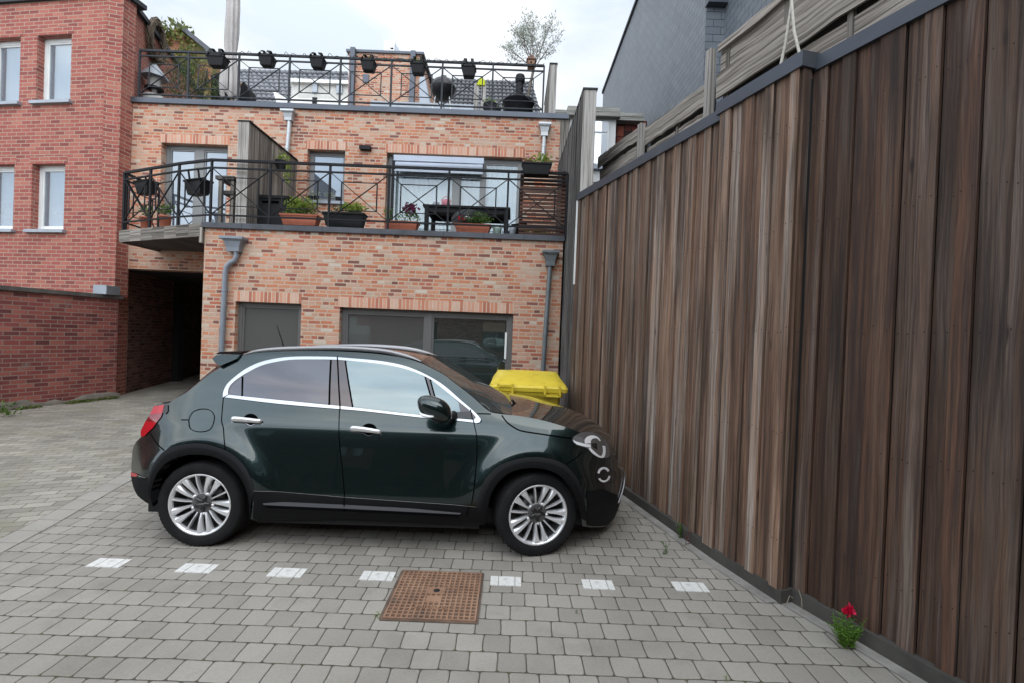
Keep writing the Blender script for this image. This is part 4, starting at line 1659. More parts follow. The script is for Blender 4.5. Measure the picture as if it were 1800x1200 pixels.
# ---- traced outlines (photo pixels)
T_tail = [(296, 708), (307.5, 700), (324, 691), (339, 680), (357.5, 665), (379, 650), (395, 640), (407.5, 633), (419.5, 626)]
T_roof = [(419.5, 626), (436, 622), (452, 619.5), (490, 617), (550, 616), (600, 617), (649, 620), (681, 623.5), (714, 629.5), (738, 636.5), (754, 644), (779, 657), (795, 669), (827.5, 694), (852, 716), (863, 724)]
T_hood = [(863, 724), (882, 727), (915, 730.5), (950, 737), (985, 746.5), (1015, 757), (1040, 769), (1060, 783), (1076, 801), (1086, 818)]
front_out = [(1092, 828), (1095, 840), (1095, 855), (1093, 868), (1089, 887), (1080, 910), (1066, 924), (1024, 924)]
f_arch = smooth_line([(1022, 909.5), (1017, 888.5), (1008, 864), (997.5, 848), (983.5, 834), (962.5, 824), (938, 820.5), (913.5, 823), (892.5, 831), (875, 846.5), (863, 867.5), (857.5, 892), (852, 920)], 3)
r_arch = smooth_line([(440, 911), (437.5, 880), (433, 857.5), (419.5, 832), (400, 812.5), (382, 803), (362.5, 798), (340, 797), (317.5, 800.5), (295, 811), (280, 827.5), (271, 847), (267, 870), (271, 888)], 3)
rear_out = [(257.5, 881.5), (242.5, 869.5), (234, 850), (231, 833.5), (231, 814), (233, 790), (239, 776), (249, 766), (248.5, 757), (256, 742), (264, 729), (272, 713.5), (284, 708.5)]
sill = [(606, 909), (446, 913)]
full = trs(smooth_line(T_tail, 3)[:-1] + smooth_line(T_roof, 4)[:-1] + smooth_line(T_hood, 4) + front_out + f_arch + [(840, 922)] + sill + r_arch + smooth_line(rear_out, 3))
nf = len(trs(smooth_line(T_tail, 3)[:-1] + smooth_line(T_roof, 4)[:-1] + smooth_line(T_hood, 4)))

Tt, Tr, Th = (trs(smooth_line(x, 4)) for x in (T_tail, T_roof, T_hood))
edge = sorted(Tt + Tr[1:] + Th[1:])
eu_, ez_ = [p[0] for p in edge], [p[1] for p in edge]
def Tz(u):
    return float(np.interp(u, eu_, ez_))
roofC = trs(smooth_line([(415, 616.5), (450, 612), (490, 609.5), (550, 607.5), (600, 607), (649, 608.5), (697.5, 612.5), (730, 617.5), (754, 623), (766, 628), (795, 643), (827.5, 661), (858, 679), (884, 694), (899, 704), (908, 712)], 4), v=0.0)
hoodC = trs(smooth_line([(880, 703), (905, 706), (929, 710), (987, 718), (1007.5, 723), (1026, 730), (1045, 740), (1064, 756), (1073, 767.5), (1081, 783), (1085, 800)], 4), v=0.0)
def interp(P):
    P = sorted(P)
    a, b = [p[0] for p in P], [p[1] for p in P]
    return lambda u: float(np.interp(u, a, b))
RC, HC = interp(roofC), interp(hoodC)

def patch(u0, u1, C, p, nu, nv, matf, lift=0.0, vfrac=1.0, fade=None):
    mb = MB()
    P = []
    for i in range(nu + 1):
        u = u0 + (u1 - u0) * i / nu
        z0 = Tz(u)
        vt = S(u, z0)
        zc = max(C(u), z0)
        row = []
        for j in range(nv + 1):
            w_ = -1 + 2 * j / nv
            w_ = math.copysign(1 - (1 - abs(w_)) ** 1.3, w_) * vfrac
            row.append((u, w_ * vt, z0 + (zc - z0) * (1 - abs(w_) ** p) + lift))
        P.append(row)
    mb.grid([[L2W(*q) for q in r] for r in P], mi=lambda i, j: matf(P[i][j][0], P[i][j][1], S(P[i][j][0], Tz(P[i][j][0]))) if matf else 0)
    return mb

# ---- body skin
sh = Shell()
sh.poly(full, 0, 0, 1)
sh.poly(full, 0, 0, -1)
# panel gaps
def gap(pts, w_=.007, off=.0045, mi=1, n=4, side=1):
    sh.line(trs(smooth_line(pts, n)), w_, off, mi, side)
gap([(833, 743), (837, 760.6), (838.5, 775), (838, 800), (836, 830), (833, 860), (829, 885)])
gap([(598, 717), (597, 721), (596, 747), (596.5, 770), (599, 798), (602, 822), (606, 873), (606.5, 897)])
gap([(393, 699), (390.6, 725), (390, 740), (393, 752), (394.6, 775), (397.5, 793), (400, 803)])
gap([(265, 761), (272.5, 773.5), (280, 783), (289, 791)], .005)
gap([(839, 726), (863, 726.6)], .006)
gap([(882, 729), (891, 741), (904, 750.6), (917.5, 756.6), (951, 762), (985, 767), (1006, 770)], .008)
gap([(995, 815), (1012, 804), (1024, 793)], .005)
# fuel flap outline
ff = [(332, 739), (334, 731), (341, 722), (355, 718), (369, 720), (376.5, 729), (375.5, 742), (369, 754), (355, 758), (342, 756.5), (334, 751), (332, 739)]
gap(ff, .0045)
gap([(319, 737), (331, 737)], .006, n=2)
# front and rear closing skins
body = sh.build('body', [paint, gapm], car)
def closer(name, outline, bulge, mats, sgn, mi=None, parent=None):
    mb = MB()
    rows = []
    P = resample_n(outline, 44)
    for (u, z) in P:
        s_ = S(u, z)
        rows.append([L2W(u + sgn * bulge * (1 - (k / 10) ** 2) if abs(k) < 10 else u, s_ * k / 10, z) for k in range(-10, 11)])
    mb.grid(rows, mi=(lambda i, j: mi(P[i][1], j)) if mi else 0)
    return mb.build(name, mats, parent or car)
fo = trs([(1086, 818)] + front_out[:-1])
closer('front_bumper', fo, .05, [paint, clad], 1, lambda z, j: 1 if z < .42 else 0)
ro = trs(list(reversed(smooth_line(rear_out, 3))) + [(271, 888)])
closer('rear_bumper', ro, .06, [paint, clad], -1, lambda z, j: 1 if z < .52 else 0)
# roof with windscreen, hood, tail
uwe, uwc = tr(744, 640)[0], tr(764, 627.5, v=0)[0]
def rmat(u, v, vt):
    k = 1 - min(1, abs(v) / vt) ** 2
    uw = uwe + (uwc - uwe) * k
    if u < uw:
        return 0
    if u < uw + .025 or abs(v) > vt * .955:
        return 1
    return 2
u0, u1 = tr(419.5, 626)[0], tr(863, 724)[0]
patch(u0, uwc + .06, RC, 2.8, 60, 28, lambda u, v, vt: 0 if rmat(u, v, vt) == 0 else 1).build('roof', [paint, gloss_black], car)
patch(uwe - .02, u1 + .17, RC, 2.3, 90, 60, lambda u, v, vt: max(0, rmat(u, v, vt) - 1), .003).build('windscreen', [gloss_black, glass_ws], car)
uhe, uhc = tr(880, 727)[0], tr(931, 711.5, v=0)[0]
def hmat(u, v, vt):
    k = 1 - min(1, abs(v) / vt) ** 2.2
    return 0 if u > uhe + (uhc - uhe) * k else 1
patch(u1, fo[0][0], HC, 2.2, 70, 40, hmat).build('hood', [paint, gloss_black], car)
# tailgate
ut0, ut1 = tr(284, 708.5)[0], u0
def TC(u):
    return Tz(u) + .13 * min(1, max(0, (u - ut0) * 5), max(0, (ut1 - u) * 5))
g0, g1 = tr(318, 690)[0], tr(402, 636)[0]
patch(ut0, ut1, TC, 3.6, 40, 32, lambda u, v, vt: 1 if g0 < u < g1 and abs(v) < vt * .86 else 2).build('tailgate', [paint, glass_rear, gloss_black], car)
# underside
mb = MB()
mb.prism([L2W(-.5, -.72, .2), L2W(3.05, -.72, .2), L2W(3.05, .72, .2), L2W(-.5, .72, .2)], (0, 0, .12))
mb.prism([L2W(.42, -.84, .19), L2W(2.14, -.84, .19), L2W(2.14, .84, .19), L2W(.42, .84, .19)], (0, 0, .12))
mb.build('underbody', M['dark'], car)
# wheel arch liners
for uc in (0, WB):
    for sd in (1, -1):
        mb = MB()
        rows = []
        for k in range(25):
            a = math.pi * (k / 24)
            rows.append([L2W(uc + .40 * math.cos(a), sd * .50, .34 + .40 * math.sin(a)), L2W(uc + .405 * math.cos(a), sd * (.868 if abs(math.cos(a)) < .6 else (.80 if uc == 0 and math.cos(a) < 0 else .84)), .34 + .405 * math.sin(a))])
        mb.grid(rows)
        mb.add([L2W(uc - .42, sd * .52, .1), L2W(uc + .42, sd * .52, .1), L2W(uc + .42, sd * .52, .8), L2W(uc - .42, sd * .52, .8)])
        mb.build('arch_liner', M['dark'], car)

# ---- doors
belt_low = [(394, 698.5), (400, 699), (490, 710.5), (598, 719.5)]
belt_low2 = [(598, 719.5), (640, 723), (738, 734), (795, 739), (833, 743)]
r_clad_out = smooth_line([(262, 838), (270, 818), (280, 802), (292, 791), (310, 783.5), (334, 779.2), (355, 779.2), (377.5, 784), (400, 792.5), (418, 805), (433, 823), (443, 845), (448, 861)], 3)
f_clad_out = smooth_line([(838, 888), (842, 866), (854, 840), (871.5, 822), (892.5, 811), (919, 804.5), (945, 803), (971, 807), (989, 814), (1006, 829), (1017, 847), (1025, 870), (1030, 900), (1031, 915)], 3)
edgeR = [(393.5, 699), (391, 725), (390.5, 740), (393.2, 752), (395, 775), (397.8, 792)]
edgeM = [(598, 719.5), (597, 724), (596, 747), (596.8, 770), (599, 798), (602, 822), (606, 872)]
edgeF = [(833, 743), (837, 760.6), (838.5, 775), (838, 800), (836, 830), (833, 860), (831, 888)]
sillT = [(449, 861), (606, 872), (836, 888.5)]
rco = [p for p in r_clad_out if p[0] > 398]
rear_door_px = belt_low + smooth_line(edgeM, 3)[1:] + [(449, 861)] + list(reversed(rco)) + list(reversed(smooth_line(edgeR, 3)))
front_door_px = belt_low2 + smooth_line(edgeF, 3)[1:] + [(606, 872)] + list(reversed(smooth_line(edgeM, 3)))[1:-1]
doors = []
for px_, lab in ((rear_door_px, None), (front_door_px, None)):
    sh = Shell()
    sh.poly(trs(px_), .003, 0)
    doors.append(sh.build('door', paint, car))

# ---- window area
dlo_out = smooth_line([(392.5, 698), (393, 690), (396, 681.5), (403, 671.5), (420, 657), (437.5, 645.5), (460, 635.8), (490, 629.3), (520, 626.8), (556, 626.6), (593.5, 627.5), (600, 628.3), (649, 632.2), (681, 636.3), (714, 643.6), (746, 656.6), (779, 676), (811, 703.7), (832, 721.6), (845, 736), (844.5, 741), (838, 743.2)], 3)
dlo_bot = smooth_line([(834, 742.2), (795, 737.9), (738, 733.0), (640, 722.0), (595, 718.2), (490, 709.2), (396, 697.8)], 3)
dlo_in_top = smooth_line([(401.5, 693), (401.8, 685), (407.3, 674.5), (426.5, 659.7), (458.5, 642.8), (490, 635), (520, 631.6), (580, 631.6), (608, 633.2), (649, 636.9), (689, 642.4), (722, 650.8), (746, 660.6), (762.5, 670), (795, 696), (827, 722), (837, 733.5)], 3)
dlo_in_bot = smooth_line([(834, 737), (826, 737), (738, 729), (620, 715.3), (580, 711.5), (490, 702.5), (403, 693.5)], 3)
sh = Shell()
n_ = 90
sh.strip(trs(resample_n(dlo_out, n_)), trs(resample_n(dlo_in_top, n_)), .009, .007)
sh.strip(trs(resample_n(dlo_bot, n_)), trs(resample_n(dlo_in_bot, n_)), .008, .008)
sh.strip(trs(resample_n([(838, 743.2), (834, 743)], 3)), trs(resample_n([(836, 733), (834, 737)], 3)), .009, .009)
sh.build('window_trim', chrome, car)
sh = Shell()
sh.poly(trs(dlo_in_top + dlo_in_bot), .004, 0)
# dark line round the chrome
for pl in (dlo_out,):
    sh.line(trs(pl), .007, .0045, 1)
sh.line(trs([(593.5, 626), (594.5, 650), (596.5, 690), (598.3, 719)]), .009, .0105, 1)
sh.line(trs([(827, 719), (830, 733), (834, 744)]), .008, .0105, 1)
sh.build('pillar_trim', [pillar_m, gapm], car)
fsh = Shell()
fsh.poly(trs(dlo_in_top + dlo_in_bot), .004, 0, -1)
fsh.build('far_window', glass_rear, car)
panes = [(doors[0], [(425.5, 662.8), (425, 695.5), (404.5, 693.5), (404.5, 685.5), (410, 676.2)], glass_rear),
         (doors[0], [(429, 661)] + [p for p in dlo_in_top if 431 < p[0] < 578] + [(581, 633.4), (578.5, 711), (490, 702), (428, 695.8)], glass_rear),
         (doors[1], [(608.5, 634.5)] + [p for p in dlo_in_top if 611 < p[0] < 744] + [(747.5, 663), (756, 697), (768, 731), (738, 728.6), (621, 715)], glass_front),
         (doors[1], [(756.5, 668)] + [p for p in dlo_in_top if 762 < p[0] < 803] + [(806, 707), (809, 722), (806, 734.5), (775, 731.8)], glass_front)]
for d_, q, m_ in panes:
    sh = Shell()
    sh.poly(trs(q), .0075, 0)
    sh.build('window', m_, d_)
sh = Shell()
for q in ([(427, 661.8), (426.5, 696)], [(582, 632.5), (579, 711.5)], [(607.5, 633.8), (620.5, 715.3)], [(747.5, 662.5), (768, 732)], [(756.5, 667), (774, 732)]):
    sh.line(trs(q), .012, .0092, 0)
sh.build('window_seal', gapm, car)

# ---- door handles
for d_, c, hl, rc, rr in ((doors[0], [(407, 735), (420, 734.6), (440, 736.2), (455, 737.8), (463, 738.6)], 5.2, (441, 737), 12.5), (doors[1], [(615, 751.5), (630, 751.4), (650, 753.6), (664, 756), (672, 757.6)], 5.2, (649, 754.5), 13)):
    sh = Shell()
    cc = [(rc[0] + rr * 1.05 * math.cos(a * .2618), rc[1] + rr * .85 * math.sin(a * .2618)) for a in range(24)]
    sh.poly(trs(cc), .0048, 0, g=.02)
    sh.build('handle_recess', gapm, d_)
    mb = MB()
    rows = []
    P = trs(smooth_line(c, 4))
    L = len(P)
    for i, (u, z) in enumerate(P):
        k = i / (L - 1)
        r_ = .0235 * (1 - .35 * k) * min(1, (.02 + 8 * k) ** .5, (.02 + 8 * (1 - k)) ** .5)
        v0 = S(u, z) + .030 * math.sin(math.pi * min(1, max(0, k))) ** .5 + .004
        rows.append([L2W(u, v0 + .014 * math.cos(a * math.pi / 6) * min(1, r_ / .012), z + r_ * math.sin(a * math.pi / 6)) for a in range(12)])
    mb.grid(rows, closed=True)
    mb.build('handle', silver, d_)
    sh = Shell()
    q = [(a, b + hl + .8) for a, b in c]
    q = q[:1] + [(rc[0] - rr * .9, rc[1] + rr * .45), (rc[0], rc[1] + rr * .82), (rc[0] + rr * .9, rc[1] + rr * .5)] + q[-1:]
    sh.line(trs(smooth_line(q, 4)), .004, .006, 0)
    sh.build('handle_edge', lampg, d_)

# ---- cladding
sh = Shell()
A = trs(resample_n(list(reversed(r_arch))[0:], 60))
B = trs(resample_n(r_clad_out, 60))
mid = [((a[0] * .45 + b[0] * .55), (a[1] * .45 + b[1] * .55)) for a, b in zip(A, B)]
sh.strip(B, mid, .006, .016, nA=(0, -.1, .5), nB=(0, 0, .1))
sh.strip(mid, A, .016, .010, nB=(0, 0, -.35))
sh.strip(A, [(a[0], a[1]) for a in A], .010, -.06)
A = trs(resample_n(list(reversed(f_arch)), 60))
B = trs(resample_n(f_clad_out, 60))
mid = [((a[0] * .45 + b[0] * .55), (a[1] * .45 + b[1] * .55)) for a, b in zip(A, B)]
sh.strip(B, mid, .006, .016, nA=(0, -.1, .5), nB=(0, 0, .1))
sh.strip(mid, A, .016, .010, nB=(0, 0, -.35))
sh.strip(A, A, .010, -.06)
# sill
ST = trs(resample_n([(447, 860), (606, 871.6), (838, 888.5)], 40))
SM = trs(resample_n([(447, 884), (606, 892), (846, 904)], 40))
SB = trs(resample_n([(444, 914), (606, 911), (853, 922)], 40))
sh.strip(ST, SM, .008, .012)
sh.strip(SM, SB, .012, .0, nB=(0, 0, -.3))
# rib on the sill that catches the sky
RA = trs(resample_n([(462, 883), (500, 882.2), (606, 887), (720, 893), (812, 900.5)], 30))
RB = trs(resample_n([(466, 888), (500, 890), (606, 894.5), (720, 900), (808, 904.5)], 30))
sh.strip(RA, RB, .010, .028, mi=1, nA=(0, -.3, .7), nB=(0, -.3, .7))
sh.strip(RB, [(a, b - .012) for a, b in RB], .026, .010, nB=(0, 0, -.5))
# bumper bottoms
sh.poly(trs([(231, 835), (257, 839), (263, 838), (267, 850), (266, 870), (271, 888), (257.5, 881.5), (242.5, 869.5), (234, 850)]), .004, 0)
sh.poly(trs([(1031, 862), (1060, 858), (1084, 868), (1089, 884), (1080, 908), (1066, 922), (1031, 922)]), .004, 0)
sill_m = NT('sill_gloss').set(Roughness=.5, Specular_IOR_Level=.4)
sill_m.b.inputs['Base Color'].default_value = (.016, .016, .020, 1)
sh.build('cladding', [clad, sill_m.m], car)
# seam of the front arch and door bottoms
sh = Shell()
sh.line(trs([(606, 872), (606.5, 897)]), .007, .014, 0)
sh.line(trs([(824, 888), (821, 904)]), .006, .014, 0)
sh.line(trs([(447, 861), (606, 872.4), (838, 889)]), .0035, .0095, 1)
sh.build('sill_seam', [gapm, lampg], car)

# ---- lamps
sh = Shell()
sh.poly(trs([(272, 713.5), (290, 710.8), (286.5, 725), (273, 727), (265, 728)]), .007, 0)
sh.poly(trs([(265, 728), (273, 727), (286.5, 725), (284, 732), (277, 741), (257, 740)]), .006, 1)
sh.poly(trs([(257, 740), (277, 741), (271, 750), (255, 766), (249, 766), (248.8, 757)]), .007, 0)
sh.build('tail_lamp', [red_lens, red_dark], car)
sh = Shell()
sh.poly(trs([(290, 710.8), (296, 710.5), (296, 722), (292, 727), (286.5, 725)]), .006, 0)
sh.build('tail_lamp_cap', gloss_black, car)
sh = Shell()
sh.poly(trs([(231.3, 829), (243, 832), (241.5, 837), (231.3, 836)]), .006, 0)
sh.line(trs([(242, 833.5), (257, 838)]), .004, .006, 1)
sh.build('rear_reflector', [red_lens, lampg], car)

def H(pts):
    return [(980 + a / 7.5, 740 + b / 7.5) for a, b in pts]
hl_out = H(smooth_line([(192, 240), (205, 205), (235, 182), (300, 150), (400, 138), (520, 163), (600, 218), (660, 300), (686, 400), (680, 452), (640, 478), (560, 478), (490, 443), (420, 378), (340, 333), (250, 308), (205, 272), (192, 240)], 3))
sh = Shell()
sh.poly(trs(hl_out[:-1]), .003, 0, g=.03)
hlm = sh.build('headlight', NT('headlamp_smoke').set(Roughness=.06, Coat_Weight=1.0).m, car)
hlm.data.materials[0].node_tree.nodes['Principled BSDF'].inputs['Base Color'].default_value = (.09, .088, .088, 1)
sh = Shell()
sh.poly(trs(H([(200, 235), (235, 190), (310, 205), (345, 250), (345, 300), (240, 265)])), .0055, 1, g=.02)
sh.poly(trs(H([(200, 240), (240, 262), (345, 290), (430, 300), (435, 345), (340, 328), (250, 303), (210, 270)])), .006, 0, g=.02)
arc = H(smooth_line([(355, 290), (352, 240), (385, 200), (450, 182), (520, 200), (562, 250)], 4))
arc2 = H(smooth_line([(435, 285), (432, 258), (448, 232), (480, 218), (520, 228), (548, 258)], 4))
sh.strip(trs(arc), trs(arc2), .006, .006, 0)
arc = H(smooth_line([(400, 350), (440, 405), (500, 450), (560, 476), (604, 470), (622, 430), (626, 370), (620, 318)], 4))
arc2 = H(smooth_line([(430, 346), (460, 375), (505, 415), (545, 448), (570, 450), (586, 415), (590, 365), (582, 318)], 4))
sh.strip(trs(arc), trs(arc2), .006, .006, 0)
sh.poly(trs(H([(440, 285), (510, 282), (520, 360), (480, 350), (452, 330)])), .006, 2, g=.02)
sh.build('light_ring', [lampw, lampg, gloss_black], hlm)
sh = Shell()
n_ = 33
def fog(rx, ry, a0, a1, n=n_, c=(603, 698)):
    return H([(c[0] + rx * math.cos(a0 + (a1 - a0) * i / (n - 1)), c[1] - ry * math.sin(a0 + (a1 - a0) * i / (n - 1))) for i in range(n)])
sh.poly(trs(fog(140, 112, 0, 6.28, 40, (640, 715))[:-1]), .003, 0, g=.03)
fgm = sh.build('fog_lamp', gloss_black, car)
sh = Shell()
sh.strip(trs(fog(88, 100, 2.95, .55)), trs(fog(58, 72, 2.95, .55)), .006, .006, 0)
sh.strip(trs(fog(88, 100, 3.75, 6.1)), trs(fog(62, 76, 3.75, 6.1)), .006, .006, 0)
sh.build('light_ring', lampw, fgm)
# bumper guard
mb = MB()
gp = trs(smooth_line([(1091, 822), (1095.5, 833), (1094.5, 850), (1090, 868), (1084, 884)], 4))
mb.tube([L2W(u + .012, S(u, z) + .0, z) for u, z in gp], [.004] + [.008] * (len(gp) - 2) + [.004], 8)
mb.build('bumper_guard', rail_m, car)

# ---- roof rail and spoiler
mb = MB()
top = trs(smooth_line([(420, 622.5), (437.5, 614.8), (460, 611.2), (490, 609), (550, 607.6), (600, 608), (649, 611), (681, 615), (714, 623.5), (738, 634)], 4), v=.60)
rows = []
n_ = len(top)
for i, (u, z) in enumerate(top):
    k = i / (n_ - 1)
    zt = Tz(u)
    vt = S(u, zt) - .015
    hgt = .034 * min(1, 7 * k, 7 * (1 - k)) + .004
    zb_ = max(zt, z - hgt)
    z = max(z, zb_ + .004)
    rows.append([L2W(u, vt, zb_), L2W(u, vt + .004, z - .008), L2W(u, vt - .012, z), L2W(u, vt - .036, z - .002), L2W(u, vt - .04, zb_)])
mb.grid(rows, closed=True)
mb.build('roof_rail', rail_m, car)
mb = MB()
mb.grid([[L2W(u, -(a), z) for a, z in ((S(u, Tz(u)) - .015, Tz(u)), (S(u, Tz(u)) - .02, z_ + .0), (S(u, Tz(u)) - .05, z_), (S(u, Tz(u)) - .055, Tz(u)))] for u, z_ in top], closed=True)
mb.build('roof_rail', rail_m, car)
sh = Shell()
sp = trs([(374.5, 629), (379, 623.5), (400, 622), (420, 622.5), (416, 630), (407.5, 634.5), (393, 641.5), (384, 637)], v=.58)
mb = MB()
zs0 = min(z for u, z in sp)
a = [L2W(u, .635 - (z - zs0) * .75, z) for u, z in sp]
b = [L2W(u, -.635 + (z - zs0) * .75, z) for u, z in sp]
for i in range(len(a)):
    j = (i + 1) % len(a)
    mid_ = []
    mb.add([a[i], a[j], b[j], b[i]])
mb.add(a[::-1])
mb.add(b)
mb.build('spoiler', paint, car, bevel=.008)
mb = MB()
q = [L2W(u, .45, z) for u, z in trs([(379, 621.5), (386, 617.5), (420, 616.5), (421, 621.5)], v=.45)]
mb.prism(q, EV * -.9)
mb.build('spoiler_top', gloss_black, car)
# antenna
mb = MB()
a, b = [L2W(u, 0, z) for u, z in trs([(499, 609.5), (486.5, 572)], v=0)]
mb.tube([a, b], [.007, .0035], 6)
mb.build('antenna', M['black_plastic'], car)

# ---- mirror
mb = MB()
mc_u, mc_z = tr(764, 717, v=1.02)
rows = []
for i in range(17):
    th = math.pi * i / 16
    row = []
    for k in range(28):
        ph = 2 * math.pi * k / 28
        x = math.sin(th) * math.cos(ph)
        y = math.sin(th) * math.sin(ph)
        zc = math.cos(th)
        pw = lambda t, e: math.copysign(abs(t) ** e, t)
        fx, fz, fv = pw(x, .82), pw(zc, .86), pw(y, .85)
        du = .128 * fx - .015 * fz
        dz = (.090 + .004 * fx) * fz - .028 * fx
        row.append(L2W(mc_u + du, 1.015 + .095 * fv, mc_z + dz))
    rows.append(row)
mb.grid(rows, closed=True)
mir = mb.build('wing_mirror', paint, car)
mb = MB()
q = trs([(737, 726), (743, 729.5), (752, 731.5), (762, 731.5)], v=1.115)
mb.tube([L2W(u, 1.100 + .004 * i, z) for i, (u, z) in enumerate(q)], [.008, .012, .012, .006], 8)
mb.build('turn_signal', lampw, mir)
mb = MB()
q = trs([(770, 734), (790, 742), (788, 731), (776, 726)], v=.93)
mb.tube([L2W(q[0][0], 1.0, q[0][1] + .02), L2W(q[1][0], .88, q[1][1] + .03), L2W(q[1][0] + .02, .80, q[1][1] + .045)], [.05, .035, .03], 10)
mb.build('mirror_arm', M['black_plastic'], mir)
sh = Shell()
sh.poly(trs([(795, 724), (826, 722.5), (830, 736), (800, 734.5)]), .009, 0)
sh.build('mirror_triangle', gloss_black, car)

# ---- wipers
for P_, nm in (([(862, 716, .62), (885, 717, .45), (908, 719, .2)], 'wiper'), ([(900, 703, .1), (908, 712, .05), (914, 717, .0)], 'wiper')):
    mb = MB()
    pts = []
    for px, py, v in P_:
        u, z = tr(px, py, v=v)
        pts.append(L2W(u, v, z + .004))
    mb.tube(pts, [.012, .012, .010], 6)
    mb.build(nm, M['black_plastic'], car)

# ---- wheels
tyre_m = NT('tyre_rubber')
tyre_m.set(Roughness=.8, Specular_IOR_Level=.22)
tcx = tyre_m.n('TexCoord').outputs['Object']
tyre_m.l(tyre_m.ramp(tyre_m.noise(tcx, 12, 4), [(.3, (.008, .008, .009)), (.7, (.014, .014, .015))]), tyre_m.b.inputs['Base Color'])
tyre_m = tyre_m.m
alloy = NT('alloy').set(Metallic=.6, Roughness=.32, Coat_Weight=.6)
alloy.b.inputs['Base Color'].default_value = (.78, .79, .81, 1)
alloy = alloy.m
alloy_in = NT('alloy_inside').set(Metallic=.8, Roughness=.45)
alloy_in.b.inputs['Base Color'].default_value = (.16, .16, .165, 1)
alloy_in = alloy_in.m
disc_m = NT('brake_disc').set(Metallic=.8, Roughness=.4)
disc_m.b.inputs['Base Color'].default_value = (.10, .10, .10, 1)
disc_m = disc_m.m

def wheel(u, side, steer=0.0, spin=0.0):
    ax = (EV * side)
    if steer:
        ax = Matrix.Rotation(steer, 3, 'Z') @ ax
    fw = Vector((0, 0, 1)).cross(ax).normalized()
    if fw.dot(EU) < 0:
        fw = -fw
    up = Vector((0, 0, 1))
    c = L2W(u, side * .775, WR - .004)
    def q(r, a, d):
        return c + fw * (r * math.cos(a)) + up * (r * math.sin(a)) + ax * d
    hw = .108
    # rim
    mb = MB()
    prof = [(.232, hw - .012), (.236, hw - .004), (.238, hw + .001), (.234, hw + .003), (.226, hw + .000), (.218, hw - .012), (.214, hw - .03)]
    mb.lathe(prof, c, ax, 72, ref=fw, caps=False)
    mb.lathe([(.214, hw - .03), (.208, hw - .07), (.20, -.06)], c, ax, 48, ref=fw, caps=False, mi=1)
    def spoke(a0, a1, r0, r1, w0, w1, d0, d1, mid=None):
        rows = []
        n = 7
        for i in range(n + 1):
            k = i / n
            r = r0 + (r1 - r0) * k
            a = a0 + (a1 - a0) * k
            w_ = w0 + (w1 - w0) * (k ** 1.8)
            if k > .96:
                w_ *= 1.0
            d = d0 + (d1 - d0) * k + .012 * math.sin(math.pi * k)
            t = w_ / r / 2
            rows.append([q(r, a - t * 1.12, d - .035), q(r, a - t, d - .012), q(r, a - t * .55, d), q(r, a + t * .55, d), q(r, a + t, d - .012), q(r, a + t * 1.12, d - .035)])
        mb.grid(rows, sm=False)
    for k in range(5):
        b = spin + k * 2 * math.pi / 5
        spoke(b, b, .070, .226, .012, .017, hw - .038, hw - .006)
        for s_ in (-1, 1):
            m_ = b + math.pi / 5
            spoke(m_ + s_ * .235, m_ + s_ * .165, .070, .226, .017, .058, hw - .036, hw - .004)
        # chrome block between the pair
        mb.lathe([(.0, 0), (.014, .0), (.012, .022), (0, .024)], q(.080, b + math.pi / 5, hw - .052), ax, 8, ref=fw)
    mb.lathe([(.0, hw - .05), (.085, hw - .05), (.085, hw - .038), (.072, hw - .034), (.0, hw - .034)], c, ax, 40, ref=fw, caps=False, mi=1)
    w_ob = mb.build('wheel', [alloy, alloy_in], car)
    # tyre
    mb = MB()
    prof = [(.215, -hw + .0), (.245, -hw - .008), (.29, -hw - .012), (.315, -hw - .002), (.327, -hw + .022), (WR, -hw + .05)]
    for gcv in (-.045, 0, .045):
        prof += [(WR, gcv - .006), (WR - .007, gcv - .005), (WR - .007, gcv + .005), (WR, gcv + .006)]
    prof += [(WR, hw - .05), (.327, hw - .022), (.317, hw - .002), (.305, hw + .008), (.300, hw + .0075), (.29, hw + .012), (.262, hw + .011), (.250, hw + .006), (.242, hw + .004), (.236, hw - .002), (.230, hw - .012)]
    mb.lathe(prof, c, ax, 96, ref=fw, caps=False)
    for k in range(64):
        a = k * 2 * math.pi / 64
        for sg in (1,):
            p0 = q(.3195, a, sg * (hw - .006))
            p1 = q(.329, a + .03, sg * (hw - .034))
            mb.bar(p0, p1, .012, .006, up=(p0 - c).normalized())
    mb.build('tyre', tyre_m, w_ob)
    # brake
    mb = MB()
    mb.lathe([(.05, .02), (.15, .02), (.15, .0), (.05, .0)], c, ax, 40, ref=fw, caps=False)
    mb.lathe([(.0, .012), (.205, .012)], c - ax * .06, ax, 32, ref=fw, caps=False)
    mb.build('brake_disc', disc_m, w_ob)
    # star shaped centre cap
    mb = MB()
    ring = []
    for i in range(60):
        a = i * 2 * math.pi / 60
        r = .050 + .017 * math.cos(5 * (a - spin - math.pi / 5))
        ring.append(r)
    def rr(sc, d):
        return [q(ring[i] * sc, i * 2 * math.pi / 60, d) for i in range(60)]
    rows = [rr(1, hw - .036), rr(1, hw - .026), rr(.93, hw - .021), rr(.01, hw - .019)]
    mb.grid(rows, closed=True)
    cap_ = mb.build('hub_cap', gloss_black, w_ob)
    if side > 0:
        mb = MB()
        for k in (-1, 0, 1):
            pts = []
            for i in range(17):
                a = i * math.pi / 8
                lx = k * .015 + .0085 * math.cos(a)
                ly = .006 * math.sin(a)
                pts.append(c + fw * lx + up * ly + ax * (hw - .0185))
            mb.tube(pts, .0012, 4, caps=False)
        mb.build('emblem', lampg, w_ob)
    return w_ob
wheel(0, 1, 0.0, R(100))
wheel(WB, 1, R(13), R(99))
wheel(0, -1, 0.0, .3)
wheel(WB, -1, R(13), .5)
